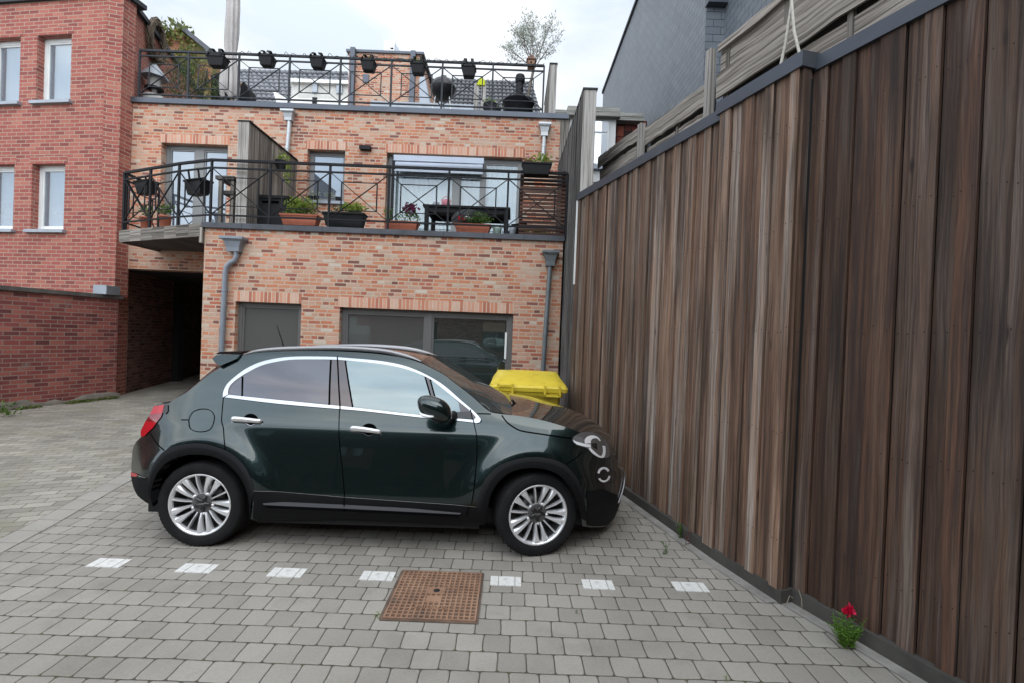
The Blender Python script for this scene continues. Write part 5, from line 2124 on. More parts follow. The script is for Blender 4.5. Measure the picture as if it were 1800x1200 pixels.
# ================================================================== RAILINGS
def railing(name, lab, pts, z0, zb_, zs_, zt_, mat, pr=.016, outer_first=True):
    """pts: plan points of the posts. One infill of crossed bars and an inner rectangle per bay."""
    t = thing(name, lab, 'railing', (pts[0][0], pts[0][1], z0))
    for (x, y) in pts:
        mb = MB()
        mb.bx(x - pr, x + pr, y - pr, y + pr, z0, zt_)
        mb.build('post', mat, t)
    for nm, z, r_ in (('handrail', zt_, .027), ('rail', zs_, .018), ('rail', zb_, .018)):
        mb = MB()
        for i in range(len(pts) - 1):
            mb.bar((*pts[i], z), (*pts[i + 1], z), r_ * 1.7, r_ * 1.4)
        mb.build(nm, mat, t)
    for i in range(len(pts) - 1):
        a, b = Vector((*pts[i], 0)), Vector((*pts[i + 1], 0))
        def p(f, k):
            q = a + (b - a) * f
            return (q.x, q.y, zb_ + (zs_ - zb_) * k)
        mb = MB()
        w_ = .022
        mb.bar(p(.02, .02), p(.98, .98), w_, .011)
        mb.bar(p(.02, .98), p(.98, .02), w_, .013)
        for (u0, v0, u1, v1) in ((.2, .2, .8, .2), (.2, .8, .8, .8), (.2, .2, .2, .8), (.8, .2, .8, .8)):
            mb.bar(p(u0, v0), p(u1, v1), w_ * .95, .012)
        mb.build('infill', mat, t)
    return t

yr = YF + .02
px_posts = [371, 474.5, 579, 683, 788, 892, 995.5]
main = [(U(px, 340 + (px - 371) * .04, yr).x, yr) for px in px_posts]
zt1, zs1, zb1 = U(371, 281.5, yr).z, U(371, 295, yr).z, U(371, 378, yr).z
n2 = Vector((B0.y - A0.y, -(B0.x - A0.x), 0))
ang = [main[0]]
for px in (314, 264, 218):
    p = onplane(px, 345, A0 + Vector((0, .03, 0)), n2)
    ang.append((p.x, p.y))
railing('balcony_railing', 'black iron railing of crossed bars along the lower balcony, with flower boxes behind it', ang[::-1] + main[1:], ZB - .02, zb1, zs1, zt1, M['iron'], .016)
e = ang[-1]
railing('side_railing', 'short black iron railing at the left end of the balcony, running back to the wall', [(e[0] + .0, e[1] + .06), (e[0] - .06, YU - .05)], ZB - .02, zb1, zs1, zt1, M['iron'], .014)

yu = YU + .0
pxu = [245, 331, 419.5, 508.5, 598, 687.5, 777, 865.5, 955]
upp = [(U(px, 130 + (px - 245) * .04, yu).x, yu) for px in pxu]
zt2, zs2, zb2 = U(600, 102.5, yu).z, U(600, 112, yu).z, U(600, 179.5, yu).z
railing('terrace_railing', 'dark grey iron railing of crossed bars along the roof terrace, hung with black planters', upp, ZT - .0, zb2, zs2, zt2, M['iron2'], .017)
# string lights wound along the handrail
mb = MB()
pts = []
x0_, x1_ = upp[2][0], upp[-1][0]
for i in range(240):
    x = x0_ + (x1_ - x0_) * i / 239
    pts.append((x, yu - .03 + .03 * math.sin(i * 1.3), zt2 + .012 + .026 * math.sin(i * .9) + .015 * math.sin(i * .37)))
mb.tube(pts, .005, 4)
tag(mb.build('string_light', M['iron'], None), 'thin dark string of lights wound along the terrace handrail', 'string lights')

# ------------------------------------------------------------------ planters
lf_lime = leafm('leaf_lime', (.14, .22, .03), (.30, .38, .07))
lf_mid = leafm('leaf_mid', (.05, .11, .025), (.13, .21, .05))
lf_olive = leafm('leaf_olive', (.055, .085, .03), (.12, .155, .06))
lf_silver = leafm('leaf_silver', (.26, .29, .24), (.46, .49, .42), .4)
fl_red = leafm('flower_red', (.40, .012, .03), (.62, .03, .08), .3)
fl_purple = leafm('flower_purple', (.10, .015, .045), (.22, .03, .10), .2)
fl_pink = leafm('flower_pink', (.45, .10, .16), (.65, .30, .35), .3)

def tapered(mb, c, wt, wb, dt, db, z0, z1, rim=.014, ax=(1, 0, 0)):
    """Open trough with a rim."""
    c = Vector(c)
    X = Vector(ax).normalized()
    Y_ = Vector((-X.y, X.x, 0))
    def ring(w_, d_, z):
        return [c + X * (a * w_ / 2) + Y_ * (b * d_ / 2) + Vector((0, 0, z)) for a, b in ((-1, -1), (1, -1), (1, 1), (-1, 1))]
    H_ = z1 - z0
    rows = [ring(wb * .96, db * .96, z0), ring(wb, db, z0 + .012), ring(wt, dt, z1 - .035), ring(wt + rim * 2, dt + rim * 2, z1 - .03), ring(wt + rim * 2, dt + rim * 2, z1), ring(wt - .01, dt - .01, z1), ring(wt - .02, dt - .02, z1 - .03)]
    mb.grid(rows, sm=False, closed=True)
    mb.add(rows[0][::-1])

def soil_top(c, w_, d_, z, parent, ax=(1, 0, 0)):
    mb = MB()
    X = Vector(ax).normalized()
    Y_ = Vector((-X.y, X.x, 0))
    c = Vector((c[0], c[1], z))
    mb.add([c - X * w_ / 2 - Y_ * d_ / 2, c + X * w_ / 2 - Y_ * d_ / 2, c + X * w_ / 2 + Y_ * d_ / 2, c - X * w_ / 2 + Y_ * d_ / 2])
    mb.build('soil', M['soil'], parent)

labs = ['black saddle planter hung on the terrace railing beside the closed parasol, widest of the row',
        'black saddle planter on the terrace railing against open sky, just right of the parasol',
        'black saddle planter on the terrace railing, just left of the brick rooftop block',
        'black saddle planter on the terrace railing before the middle of the brick rooftop block',
        'black saddle planter on the terrace railing before the right edge of the brick rooftop block',
        'black saddle planter on the terrace railing, last on the right, beyond the kettle barbecue']
for i, (px, py, wpx) in enumerate([(383, 108, 30), (470, 107.5, 23), (559, 111, 23), (648, 115.5, 23), (735, 121, 23), (824, 126, 23)]):
    yy = yu - .02
    c = U(px, py, yy)
    ww = wpx / FPX * yy
    t = thing('hanging_planter', labs[i], 'planter', c, 'black planters hung over the terrace railing')
    mb = MB()
    tapered(mb, (c.x, c.y, 0), ww, ww * .80, .22, .17, c.z - .12, c.z + .07)
    mb.build('trough', M['black_plastic'], t, bevel=.006)
    mb = MB()
    for sx_ in (-1, 1):
        x = c.x + sx_ * ww * .25
        pts = [(x + sx_ * .05, yy - .12, c.z + .055), (x + sx_ * .02, yy - .12, c.z + .10), (x, yy - .10, zt2 + .02), (x, yy - .03, zt2 + .05), (x, yy + .04, zt2 + .03), (x, yy + .06, c.z + .05)]
        for a, b in zip(pts[:-1], pts[1:]):
            mb.bar(a, b, .055, .012)
    # saddle between the hooks
    mb.bx(c.x - ww * .30, c.x + ww * .30, yy - .125, yy - .10, c.z + .05, c.z + .085)
    mb.build('hook', M['black_plastic'], t)
    if i in (3, 4):
        mb = MB()
        mb.leaves((c.x, yy - .02, c.z + .10), (ww * .35, .08, .07), 60, .045, 60 + i)
        mb.build('plant', lf_lime, t)

# lower balcony planters on the angled railing
for i, (px, py, wpx, hpx, lab) in enumerate([(258, 331, 36, 22, 'black planter hung inside the angled railing near the red house, further left'),
                                            (348.5, 331, 42, 25, 'black planter hung inside the angled railing in front of the terrace door')]):
    p = onplane(px, py, A0 + Vector((0.05, .18, 0)), n2)
    sc_ = p.y / FPX
    t = thing('hanging_planter', lab, 'planter', p, 'black planters on the lower balcony railing')
    mb = MB()
    ww, hh = wpx * sc_ * 1.02, hpx * sc_
    tapered(mb, (p.x, p.y, 0), ww, ww * .8, .22, .16, p.z - hh / 2, p.z + hh / 2, ax=dv)
    mb.build('trough', M['black_plastic'], t, bevel=.006)
    soil_top(p, ww * .9, .19, p.z + hh / 2 - .03, t, dv)
    mb = MB()
    for s_ in (-.3, .3):
        a = p + dv * (ww * s_)
        q = a - Vector((0, .15, 0))
        mb.bar((a.x, a.y - .1, p.z + hh / 2 - .01), (q.x, q.y, zs1 + .015), .03, .01)
    mb.build('hook', M['black_plastic'], t)

def trough(px0, px1, pyt, pyb, Y, mat, lab, foliage, grp=None, depth=.2, name='flower_box'):
    a, b = U(px0, (pyt + pyb) / 2, Y), U(px1, (pyt + pyb) / 2, Y)
    cx_, ww = (a.x + b.x) / 2, b.x - a.x
    zt_, z0_ = U((px0 + px1) / 2, pyt, Y).z, max(ZB, U((px0 + px1) / 2, pyb, Y).z)
    z0_ = min(z0_, zt_ - .10)
    t = thing(name, lab, 'planter', (cx_, Y, z0_), grp)
    mb = MB()
    tapered(mb, (cx_, Y, 0), ww, ww * .88, depth, depth * .75, z0_, zt_)
    mb.build('trough', mat, t, bevel=.005)
    soil_top((cx_, Y), ww * .96, depth * .9, zt_ - .025, t)
    for k, (fx, dz, rx, rz, n, size, m_, seed, asp) in enumerate(foliage):
        mb = MB()
        mb.leaves((cx_ + fx * ww, Y, zt_ + dz), (rx * ww, depth * .55, rz), n, size, seed, asp, .5)
        mb.build('plant' if 'leaf' in m_.name else 'flowers', m_, t)
    return t, cx_, zt_
Yp = YF + .22
trough(497, 561, 379, 398, Yp, M['terracotta'], 'terracotta flower box with a dense bright green plant, between storage box and black trough', [(0, .14, .52, .17, 700, .06, lf_lime, 1, 3), (0, .05, .5, .09, 260, .06, lf_mid, 2, 3)], 'flower boxes on the lower balcony')
trough(571, 642, 376, 400, Yp, M['black_plastic'], 'black flower box with yellow-green trailing leaves, under the small upper window', [(.18, .07, .34, .10, 330, .06, lf_lime, 3, 2), (-.2, .05, .2, .06, 80, .05, lf_olive, 4, 3)], 'flower boxes on the lower balcony')
trough(677, 735, 391, 408, Yp, M['terracotta'], 'terracotta flower box with dark purple flowers at the left edge of the sliding door', [(.2, .09, .4, .12, 160, .06, lf_mid, 5, 3), (.24, .22, .28, .10, 130, .05, fl_purple, 6, 1.1), (-.4, .12, .12, .14, 70, .06, lf_mid, 7, 3)], 'flower boxes on the lower balcony')
trough(800, 862, 396, 412, Yp, M['terracotta'], 'terracotta flower box with grassy green leaves in front of the black table', [(.1, .08, .5, .12, 420, .07, lf_mid, 8, 4), (-.3, .10, .16, .06, 40, .045, fl_red, 9, 1.1), (-.15, .1, .12, .05, 30, .04, fl_w, 10, 1.1)], 'flower boxes on the lower balcony')
# box on the handrail at the right end
a, b = U(918, 300, YF - .03), U(968, 300, YF - .03)
zt_ = U(943, 289, YF - .03).z
z0_ = U(943, 309, YF - .03).z
t = thing('railing_planter', 'black planter with red and yellow-green plants on the right end of the balcony railing', 'planter', ((a.x + b.x) / 2, YF - .03, z0_))
mb = MB()
tapered(mb, ((a.x + b.x) / 2, YF - .03, 0), b.x - a.x, (b.x - a.x) * .88, .2, .16, z0_, zt_)
mb.build('trough', M['black_plastic'], t, bevel=.006)
soil_top(((a.x + b.x) / 2, YF - .03), (b.x - a.x) * .96, .18, zt_ - .02, t)
mb = MB()
mb.leaves(((a.x + b.x) / 2 + .1, YF - .03, zt_ + .07), (.17, .09, .12), 240, .05, 12)
mb.build('plant', lf_lime, t)
mb = MB()
mb.leaves(((a.x + b.x) / 2 - .12, YF - .03, zt_ + .04), (.12, .09, .06), 110, .045, 13)
mb.build('plant', lf_lime, t)
mb = MB()
mb.leaves(((a.x + b.x) / 2 - .14, YF - .03, zt_ + .07), (.10, .08, .05), 40, .04, 14, 1.1)
mb.build('flowers', fl_pink, t)

# ------------------------------------------------------------------ privacy screen
a = U(428, 300, 8.14)
zt_ = U(428, 216, 8.14).z
t = thing('privacy_screen', 'weathered grey board screen standing across the lower balcony', 'screen', (a.x, 8.14, ZB))
mb = MB()
hw_ = 9.5 / FPX * 8.14
mb.bx(a.x - hw_, a.x + hw_, 8.10, 8.14, ZB, zt_)
for k in range(len(mb.uv)):
    mb.uv[k] = [(p_, q_) for p_, q_ in mb.uv[k]]
mb.build('end_board', M['wood_pale'], t)
mb = MB()
g_ = random.Random(6)
y = 8.142
while y < YU - .02:
    w_ = min(g_.uniform(.12, .16), YU - y)
    for sx_ in (-1, 1):
        mb.box((a.x + sx_ * (hw_ - .012), y + w_ / 2, (ZB + zt_) / 2), (.01, w_ / 2 - .002, (zt_ - ZB) / 2), uvo=(y, 0))
    y += w_
for k in range(len(mb.uv)):
    pass
mb.build('boards', M['wood_grey'], t)
mb = MB()
mb.bx(a.x - hw_ - .01, a.x + hw_ + .02, 8.09, YU, zt_, zt_ + .022)
mb.build('capping', M['iron'], t)
# hanging pot on the screen
p = U(493, 291, 9.2)
p.x = a.x + hw_ + .12
p = U(494, 292, 9.0)
t = thing('hanging_pot', 'small black pot with a trailing yellow-green plant fixed to the wooden balcony screen', 'potted plant', p)
mb = MB()
mb.lathe([(.07, -.09), (.10, .07), (.105, .09), (.09, .09)], p, n=16)
mb.build('pot', M['black_plastic'], t)
mb = MB()
mb.leaves((p.x + .13, p.y, p.z - .12), (.07, .08, .30), 150, .05, 15)
mb.build('plant', lf_lime, t)
mb = MB()
mb.leaves((p.x + .02, p.y, p.z + .14), (.14, .1, .12), 110, .05, 16)
mb.build('plant', lf_lime, t)

# storage box
t = thing('storage_box', 'black plastic storage box standing against the wooden balcony screen', 'storage box', (U(480, 370, 8.7).x, 8.7, ZB))
x0_, x1_ = U(452, 370, 8.45).x, U(503, 370, 8.45).x
ztb = U(478, 349, 8.45).z
mb = MB()
mb.bx(x0_, x1_, 8.45, 9.0, ZB + .0, ztb)
mb.build('body', M['black_plastic'], t, bevel=.02)
mb = MB()
mb.prism([(x0_ - .02, 8.43, ztb), (x1_ + .02, 8.43, ztb), (x1_ + .02, 8.43, ztb + .05), (x0_ - .02, 8.43, ztb + .05)], (0, .62, .06))
mb.build('lid', M['black_plastic'], t, bevel=.01)
mb = MB()
mb.bx((x0_ + x1_) / 2 - .17, (x0_ + x1_) / 2 + .12, 8.435, 8.45, ztb - .08, ztb - .05)
mb.build('grip', gapm, t)

# shelf left of the screen
t = thing('potting_shelf', 'dark two tier wooden shelf left of the balcony screen', 'shelf', (U(398, 330, 8.6).x, 8.6, ZB))
xa, xb = U(383, 320, 8.5).x, U(414, 320, 8.5).x
for k, (z, m_) in enumerate(((U(400, 314, 8.5).z, M['wood_dark']), (U(400, 340, 8.5).z, M['wood_dark']))):
    mb = MB()
    mb.bx(xa - .02 + .12 * k, xb, 8.45, 9.0, z - .03, z + .03)
    mb.build('tier', m_, t)
for x, y in ((xa + .06, 8.5), (xb - .04, 8.5), (xa + .06, 8.95), (xb - .04, 8.95)):
    mb = MB()
    mb.bx(x - .03, x + .03, y - .03, y + .03, ZB, U(400, 316, 8.5).z - .03)
    mb.build('leg', M['wood_grey'], t)

# small pots behind the angled railing
for px, py, Y, lab in ((257, 388, 9.3, 'small terracotta pot with sparse leaves behind the angled railing, left of two'), (291, 386, 9.2, 'small terracotta pot with green leaves behind the angled railing, right of two')):
    p = U(px, py, Y)
    t = thing('flower_pot', lab, 'potted plant', (p.x, Y, ZB), 'small pots behind the angled railing')
    mb = MB()
    zt_ = p.z + .06
    mb.lathe([(.07, ZB), (.10, zt_ - .03), (.115, zt_ - .03), (.115, zt_), (.09, zt_)], (p.x, Y, 0), n=18)
    mb.build('pot', M['terracotta'], t)
    mb = MB()
    mb.leaves((p.x, Y, zt_ + .12), (.16, .14, .14), 130, .06, 70 + px)
    mb.build('plant', lf_mid, t)

# window-sill plants
p = U(590, 352, YU - .03)
t = thing('sill_plant', 'row of tiny plants on the sill of the small upper window', 'potted plant', (p.x, YU, d2[2] + .05))
mb = MB()
for px in (546, 556, 594):
    q = U(px, 352, YU + .02)
    mb.lathe([(.045, d2[2] + .05), (.055, d2[2] + .14)], (q.x, YU + .02, 0), n=10)
mb.build('pots', M['black_plastic'], t)
mb = MB()
for k, px in enumerate((546, 556, 577, 583)):
    q = U(px, 349, YU + .02)
    mb.leaves((q.x, YU + .02, d2[2] + .17), (.10, .05, .06), 50, .045, 80 + k)
mb.build('plant', lf_silver, t)

# table and chairs
Yt = 8.75
t = thing('garden_table', 'black rectangular garden table in front of the sliding door', 'table', (U(820, 390, Yt).x, Yt, ZB))
xa, xb = U(743, 362, Yt - .2).x, U(897, 368, Yt - .2).x
ztt = U(820, 362, Yt - .2).z
mb = MB()
mb.bx(xa, xb, Yt - .2, Yt + .6, ztt - .035, ztt)
mb.build('tabletop', M['iron'], t, bevel=.006)
mb = MB()
mb.bx(xa + .05, xb - .05, Yt - .17, Yt - .14, ztt - .12, ztt - .035)
mb.bx(xa + .05, xb - .05, Yt + .54, Yt + .57, ztt - .12, ztt - .035)
mb.bx(xa + .05, xa + .08, Yt - .14, Yt + .54, ztt - .12, ztt - .035)
mb.bx(xb - .08, xb - .05, Yt - .14, Yt + .54, ztt - .12, ztt - .035)
mb.build('apron', M['iron'], t)
for x in (xa + .07, xb - .07):
    for y in (Yt - .155, Yt + .555):
        mb = MB()
        mb.bx(x - .035, x + .035, y - .035, y + .035, ZB, ztt - .035)
        mb.build('leg', M['iron'], t)
t = thing('lantern', 'small red and yellow lantern standing on the black garden table', 'lantern', U(784, 357, Yt))
p = U(784, 357, Yt)
mb = MB()
mb.lathe([(.07, ztt), (.085, ztt + .05), (.07, ztt + .13), (.03, ztt + .15)], (p.x, Yt, 0), n=16)
mb.build('body', fl_pink, t)
mb = MB()
mb.tube([(p.x + .085 * math.cos(a * .3142), Yt, ztt + .10 + .10 * math.sin(a * .3142)) for a in range(11)], .006, 6)
mb.build('handle', M['terracotta'], t)
p = U(767, 358, Yt)
mb = MB()
mb.lathe([(.055, ztt), (.06, ztt + .08), (.055, ztt + .09), (.05, ztt + .03)], (p.x, Yt, 0), n=16)
tag(mb.build('jar', M['zinc_light']), 'small grey jar on the black garden table, left of the lantern', 'jar')

def chair(px, Y, rot, mat, lab):
    c = U(px, 395, Y)
    t = thing('garden_chair', lab, 'chair', (c.x, Y, ZB), 'garden chairs around the black table')
    Rm = Matrix.Rotation(rot, 3, 'Z')
    def w(x, y, z):
        q = Rm @ Vector((x, y, 0))
        return (c.x + q.x, Y + q.y, ZB + z)
    mb = MB()
    rows = []
    for i in range(15):
        a = -math.pi * .60 + math.pi * 1.2 * i / 14
        rows.append([w(.27 * math.sin(a) * k, .25 * math.cos(a) * k, z) for k, z in ((.15, .17), (.75, .18), (.95, .24), (1.05, .31 + .10 * max(0, math.cos(a))), (1.06, .33 + .11 * max(0, math.cos(a))))])
    mb.grid(rows)
    mb.grid([[tuple(Vector(p) + Vector((0, 0, -.012))) for p in r] for r in rows])
    mb.build('seat_shell', mat, t)
    for x, y in ((-.2, -.2), (.2, -.2), (-.2, .2), (.2, .2)):
        mb = MB()
        mb.tube([w(x * .6, y * .6, .17), w(x * 1.15, y * 1.15, 0)], .014, 8)
        mb.build('leg', M['iron'], t)
chair(822, 8.45, R(200), pm('shell_grey', (.06, .065, .07), .45), 'dark grey shell chair in front of the black table, left of the grassy flower box')
chair(902, 8.95, R(-80), M['black_plastic'], 'black shell chair at the right end of the garden table')
for px, r_, m_, lab in ((874, .075, pm('pale_green_glaze', (.28, .38, .33), .35), 'pale green pot on the balcony floor right of the grassy flower box'), (901, .06, M['zinc_light'], 'pale grey pot on the balcony floor left of the slatted screen')):
    p = U(px, 410, 8.25)
    mb = MB()
    mb.lathe([(r_ * .75, ZB), (r_, ZB + .13), (r_ * 1.05, ZB + .17), (r_ * .9, ZB + .17), (r_ * .85, ZB + .05)], (p.x, 8.25, 0), n=18)
    tag(mb.build('plant_pot', m_), lab, 'pot')

# slatted screen
Ys = 8.12
t = thing('slatted_screen', 'red-brown slatted wooden screen at the right end of the lower balcony', 'screen', (U(955, 400, Ys).x, Ys, ZB))
xa, xb = U(913, 360, Ys).x, U(993, 362, Ys).x
zts = U(965, 300, Ys).z
for x in (xa + .03, xb - .03):
    mb = MB()
    mb.bx(x - .03, x + .03, Ys, Ys + .06, ZB, zts if x > xa + .1 else zts - .08)
    mb.build('post', M['wood_red'], t)
mb = MB()
n_ = 17
for k in range(n_):
    z = ZB + .05 + (zts - ZB - .1) * k / (n_ - 1)
    mb.box(((xa + xb) / 2, Ys - .012, z), ((xb - xa) / 2, .011, .021), uvo=(0, 0))
    for q in range(len(mb.uv) - 6, len(mb.uv)):
        mb.uv[q] = [(b_, a_ + k) for a_, b_ in mb.uv[q]]
mb.build('slats', M['wood_red'], t)
t = thing('ground_plant', 'lime green potted plant at the foot of the slatted screen', 'potted plant', (U(945, 412, 8.3).x, 8.3, ZB))
p = U(945, 411, 8.05)
mb = MB()
mb.lathe([(.14, ZB), (.18, ZB + .06)], (p.x, 8.3, 0), n=16)
mb.build('pot', M['black_plastic'], t)
mb = MB()
mb.leaves((p.x, 8.3, ZB + .11), (.26, .14, .07), 260, .05, 17)
mb.build('plant', lf_lime, t)

# ================================================================== YELLOW BIN
yel = NT('yellow_plastic').set(Roughness=.42, Specular_IOR_Level=.45)
oc = yel.n('TexCoord').outputs['Object']
yel.l(yel.ramp(yel.noise(oc, 6, 6, .65), [(.25, (.50, .38, .035)), (.5, (.66, .51, .04)), (.8, (.70, .56, .07))]), yel.b.inputs['Base Color'])
yel = yel.m
Y0, Y1 = 6.25, 6.95
zl = U(930, 683, Y0).z                 # lid lip
xa, xb = U(866, 690, Y0).x, U(990, 690, Y0).x
zg = gz(.3, 6.6)
t = thing('wheelie_bin', 'large yellow four-wheeled rubbish container behind the car, against the facade', 'bin', ((xa + xb) / 2, 6.6, zg))
def ring(x0, x1, y0, y1, z, r_=.05, n=5):
    out = []
    for cx_, cy_, a0 in ((x1 - r_, y1 - r_, 0), (x0 + r_, y1 - r_, 90), (x0 + r_, y0 + r_, 180), (x1 - r_, y0 + r_, 270)):
        for k in range(n):
            a = R(a0 + 90 * k / (n - 1))
            out.append((cx_ + r_ * math.cos(a), cy_ + r_ * math.sin(a), z))
    return out
mb = MB()
rows = [ring(xa + .12, xb - .12, Y0 + .10, Y1 - .08, zg + .16), ring(xa + .03, xb - .03, Y0 - .005, Y1 - .02, zl - .10), ring(xa, xb, Y0 - .02, Y1, zl - .09), ring(xa, xb, Y0 - .02, Y1, zl - .03)]
mb.grid(rows, closed=True)
mb.add(rows[0][::-1])
# ribs
for k in range(5):
    x = xa + .12 + (xb - xa - .24) * k / 4
    mb.bar((x, Y0 + .10, zg + .2), (x, Y0 + .035, zl - .30), .03, .03, up=(0, 1, 0))
mb.build('body', yel, t)
mb = MB()
zb_ = U(930, 650, Y1).z
rows = [ring(xa - .045, xb + .055, Y0 - .04, Y1 + .02, zl - .03, .05), ring(xa - .05, xb + .06, Y0 - .045, Y1 + .02, zl + .02, .05), ring(xa - .03, xb + .04, Y0 - .02, Y1 + .01, zl + .045, .05)]
lidtop = []
mb.grid(rows, closed=True, sm=False)
nx, ny = 14, 10
P = []
for i in range(nx + 1):
    row = []
    for j in range(ny + 1):
        fx, fy = i / nx, j / ny
        x = xa - .03 + (xb + .04 - xa + .03) * fx
        y = Y0 - .02 + (Y1 + .01 - Y0 + .02) * fy
        e_ = min(1, 14 * min(fx + .02, 1 - fx + .02)) * min(1, 5 * fy + .15)
        z = zl + .045 + (zb_ - zl - .045) * (fy ** .75) * (.86 + .14 * math.sin(math.pi * min(1, max(0, fx * .8 + .1)))) * e_
        if 1.5 < i < nx - 1.5 and .25 < fy < .8 and (i % 12 in (2, 12 - 2)):
            z += .012
        row.append((x, y, z))
    P.append(row)
mb.grid(P)
mb.build('lid', yel, t)
for px0, px1, py0, py1 in ((876, 900.5, 673, 693), (958.5, 983.5, 677, 695.5)):
    a, b = U(px0, py0, Y0 - .05), U(px1, py1, Y0 - .05)
    mb = MB()
    r_ = .012
    for (p0, p1) in (((a.x, b.z), (b.x, b.z)), ((a.x, a.z), (a.x, b.z)), ((b.x, a.z), (b.x, b.z))):
        mb.bar((p0[0], Y0 - .05, p0[1]), (p1[0], Y0 - .05, p1[1]), .028, .035, up=(0, 1, 0))
    mb.bar((a.x, Y0 - .06, b.z), (a.x, Y0 + .04, b.z), .028, .028)
    mb.bar((b.x, Y0 - .06, b.z), (b.x, Y0 + .04, b.z), .028, .028)
    mb.build('handle', yel, t, bevel=.005)
a, b = U(880, 664.5, Y0 - .0), U(903, 669, Y0 - .0)
mb = MB()
mb.bx(a.x, b.x, Y0 - .055, Y0 + .01, zl + .02, zl + .05)
mb.build('lid_grip', yel, t, bevel=.006)
for x in (xa + .16, xb - .16):
    for y in (Y0 + .18, Y1 - .16):
        mb = MB()
        mb.lathe([(.0, -.025), (.07, -.025), (.085, -.012), (.085, .012), (.07, .025), (.0, .025)], (x, y, gz(x, y) + .085), (1, 0, 0), 20)
        mb.build('wheel', M['black_plastic'], t)

# ================================================================== PLANTS AT THE FENCE FOOT
p = G(1487, 1136)
t = thing('flowering_plant', 'bushy green plant with a single red flower growing at the foot of the fence', 'plant', p)
mb = MB()
g_ = random.Random(5)
hgt = .175
for k in range(34):
    a = g_.uniform(0, 6.28)
    tip = p + Vector((.095 * math.cos(a) * g_.uniform(.2, 1.1), .07 * math.sin(a) * g_.uniform(.3, 1.1), hgt * g_.uniform(.55, 1.05)))
    base = p + Vector((.02 * math.cos(a), .02 * math.sin(a), 0))
    for i in range(17):
        f = (i + 1) / 17
        q = base + (tip - base) * f + Vector((0, 0, .02 * math.sin(f * 3)))
        d = Vector((math.cos(a + i * 2.4), math.sin(a + i * 2.4), .7 - .5 * f)).normalized()
        mb.leaf(q, .036 * (1 - .35 * f), g_, 5, d=d)
    mb.tube([base, tip], .0016, 4)
mb.build('leaves', leafm('snapdragon_leaf', (.055, .14, .018), (.16, .30, .04), .3), t)
fp = U(1494, 1072, p.y + .02)
mb = MB()
mb.tube([p + Vector((.01, .01, .1)), fp], .002, 4)
mb.build('stem', lf_mid, t)
mb = MB()
mb.leaves(fp, (.022, .018, .022), 60, .02, 3, 1.1)
mb.leaves(fp + Vector((-.012, 0, -.012)), (.016, .016, .016), 40, .02, 4, 1.1)
mb.build('flower', leafm('snapdragon_red', (.50, .0, .03), (.72, .02, .09), .3), t)
def weed(px, py, h, lab, n=26, col=None, seed=0, spread=.4, grp='weeds in the paving joints'):
    p = G(px, py)
    t = thing('weed', lab, 'weed', p, grp)
    mb = MB()
    g_ = random.Random(seed + px)
    for k in range(n):
        q = p + Vector((g_.gauss(0, h * spread * .4), g_.gauss(0, h * spread * .25), h * g_.random() ** 1.3))
        mb.leaf(q, h * .34, g_, 3.4, .6)
    mb.tube([p, p + Vector((0, 0, h * .95))], .0022, 4)
    mb.build('leaves', col or lf_mid, t)
weed(1194, 946, .12, 'slim upright green weed at the fence foot, tallest of the small weeds', 34, lf_mid, 1, .25)
weed(1170, 974, .09, 'small green weed in the paving joint left of the slim upright one', 24, lf_mid, 2)
weed(1205, 958, .11, 'thin reddish bare weed beside the slim green weed at the fence foot', 12, leafm('weed_red', (.10, .03, .03), (.16, .06, .05)), 3, .5)
weed(1014, 1078, .03, 'tiny green weed in a joint right of the drain cover', 14, lf_mid, 4, 1.0)
weed(664, 1085, .04, 'tiny moss green tuft at the lower left corner of the drain cover', 22, lf_lime, 5, 1.2)
weed(1276, 1196, .03, 'tiny yellow-green tuft in a joint at the bottom edge of the picture', 16, lf_lime, 6, 1.2)
wl = ['leafy weed at the foot of the garden wall, at the left picture edge', 'low weed clump at the foot of the garden wall, below its middle', 'weed clump at the wall foot nearest to the carport', 'small weed at the wall foot between the middle clump and the carport']
for k, (px, py, h) in enumerate(((6, 732, .22), (120, 703, .16), (176, 690, .16), (148, 697, .12))):
    weed(px, py, h, wl[k], 90, lf_mid, 20 + k, 1.6, 'weeds along the garden wall')
# dry twigs by the fence corner
tw = pm('dry_stalk', (.30, .26, .20), .9, 0, .2, 20)
for k, (pts, lab) in enumerate(([[(1382, 1062), (1388, 1046), (1394, 1050)], 'dry pale twig lying at the fence corner, left of two'], [[(1410, 1078), (1409, 1052), (1404, 1036)], 'dry pale stalk standing at the fence corner, right of two'])):
    b = G(*pts[0])
    mb = MB()
    mb.tube([b] + [U(px, py, b.y + .01) for px, py in pts[1:]], .0028, 5)
    tag(mb.build('twig', tw), lab, 'twig', 'dry twigs at the fence corner')

mb = MB()
g_ = random.Random(17)
for k in range(1500):
    s_ = g_.uniform(0, 3.2)
    p = GA + gd * s_ + gn * (.05 + abs(g_.gauss(0, .07)))
    if math.sin(s_ * 4.1) + math.sin(s_ * 9.7 + 1) < -.3:
        continue
    mb.leaf(Vector((p.x, p.y, gz(p.x, p.y) + .006)), .05 * g_.uniform(.5, 1.4), g_, 2.2, .5)
struct(mb.build('moss', leafm('moss_green', (.05, .075, .015), (.13, .16, .04))), 'stuff')
# ================================================================== ROOF TERRACE
zd = ZT - .25
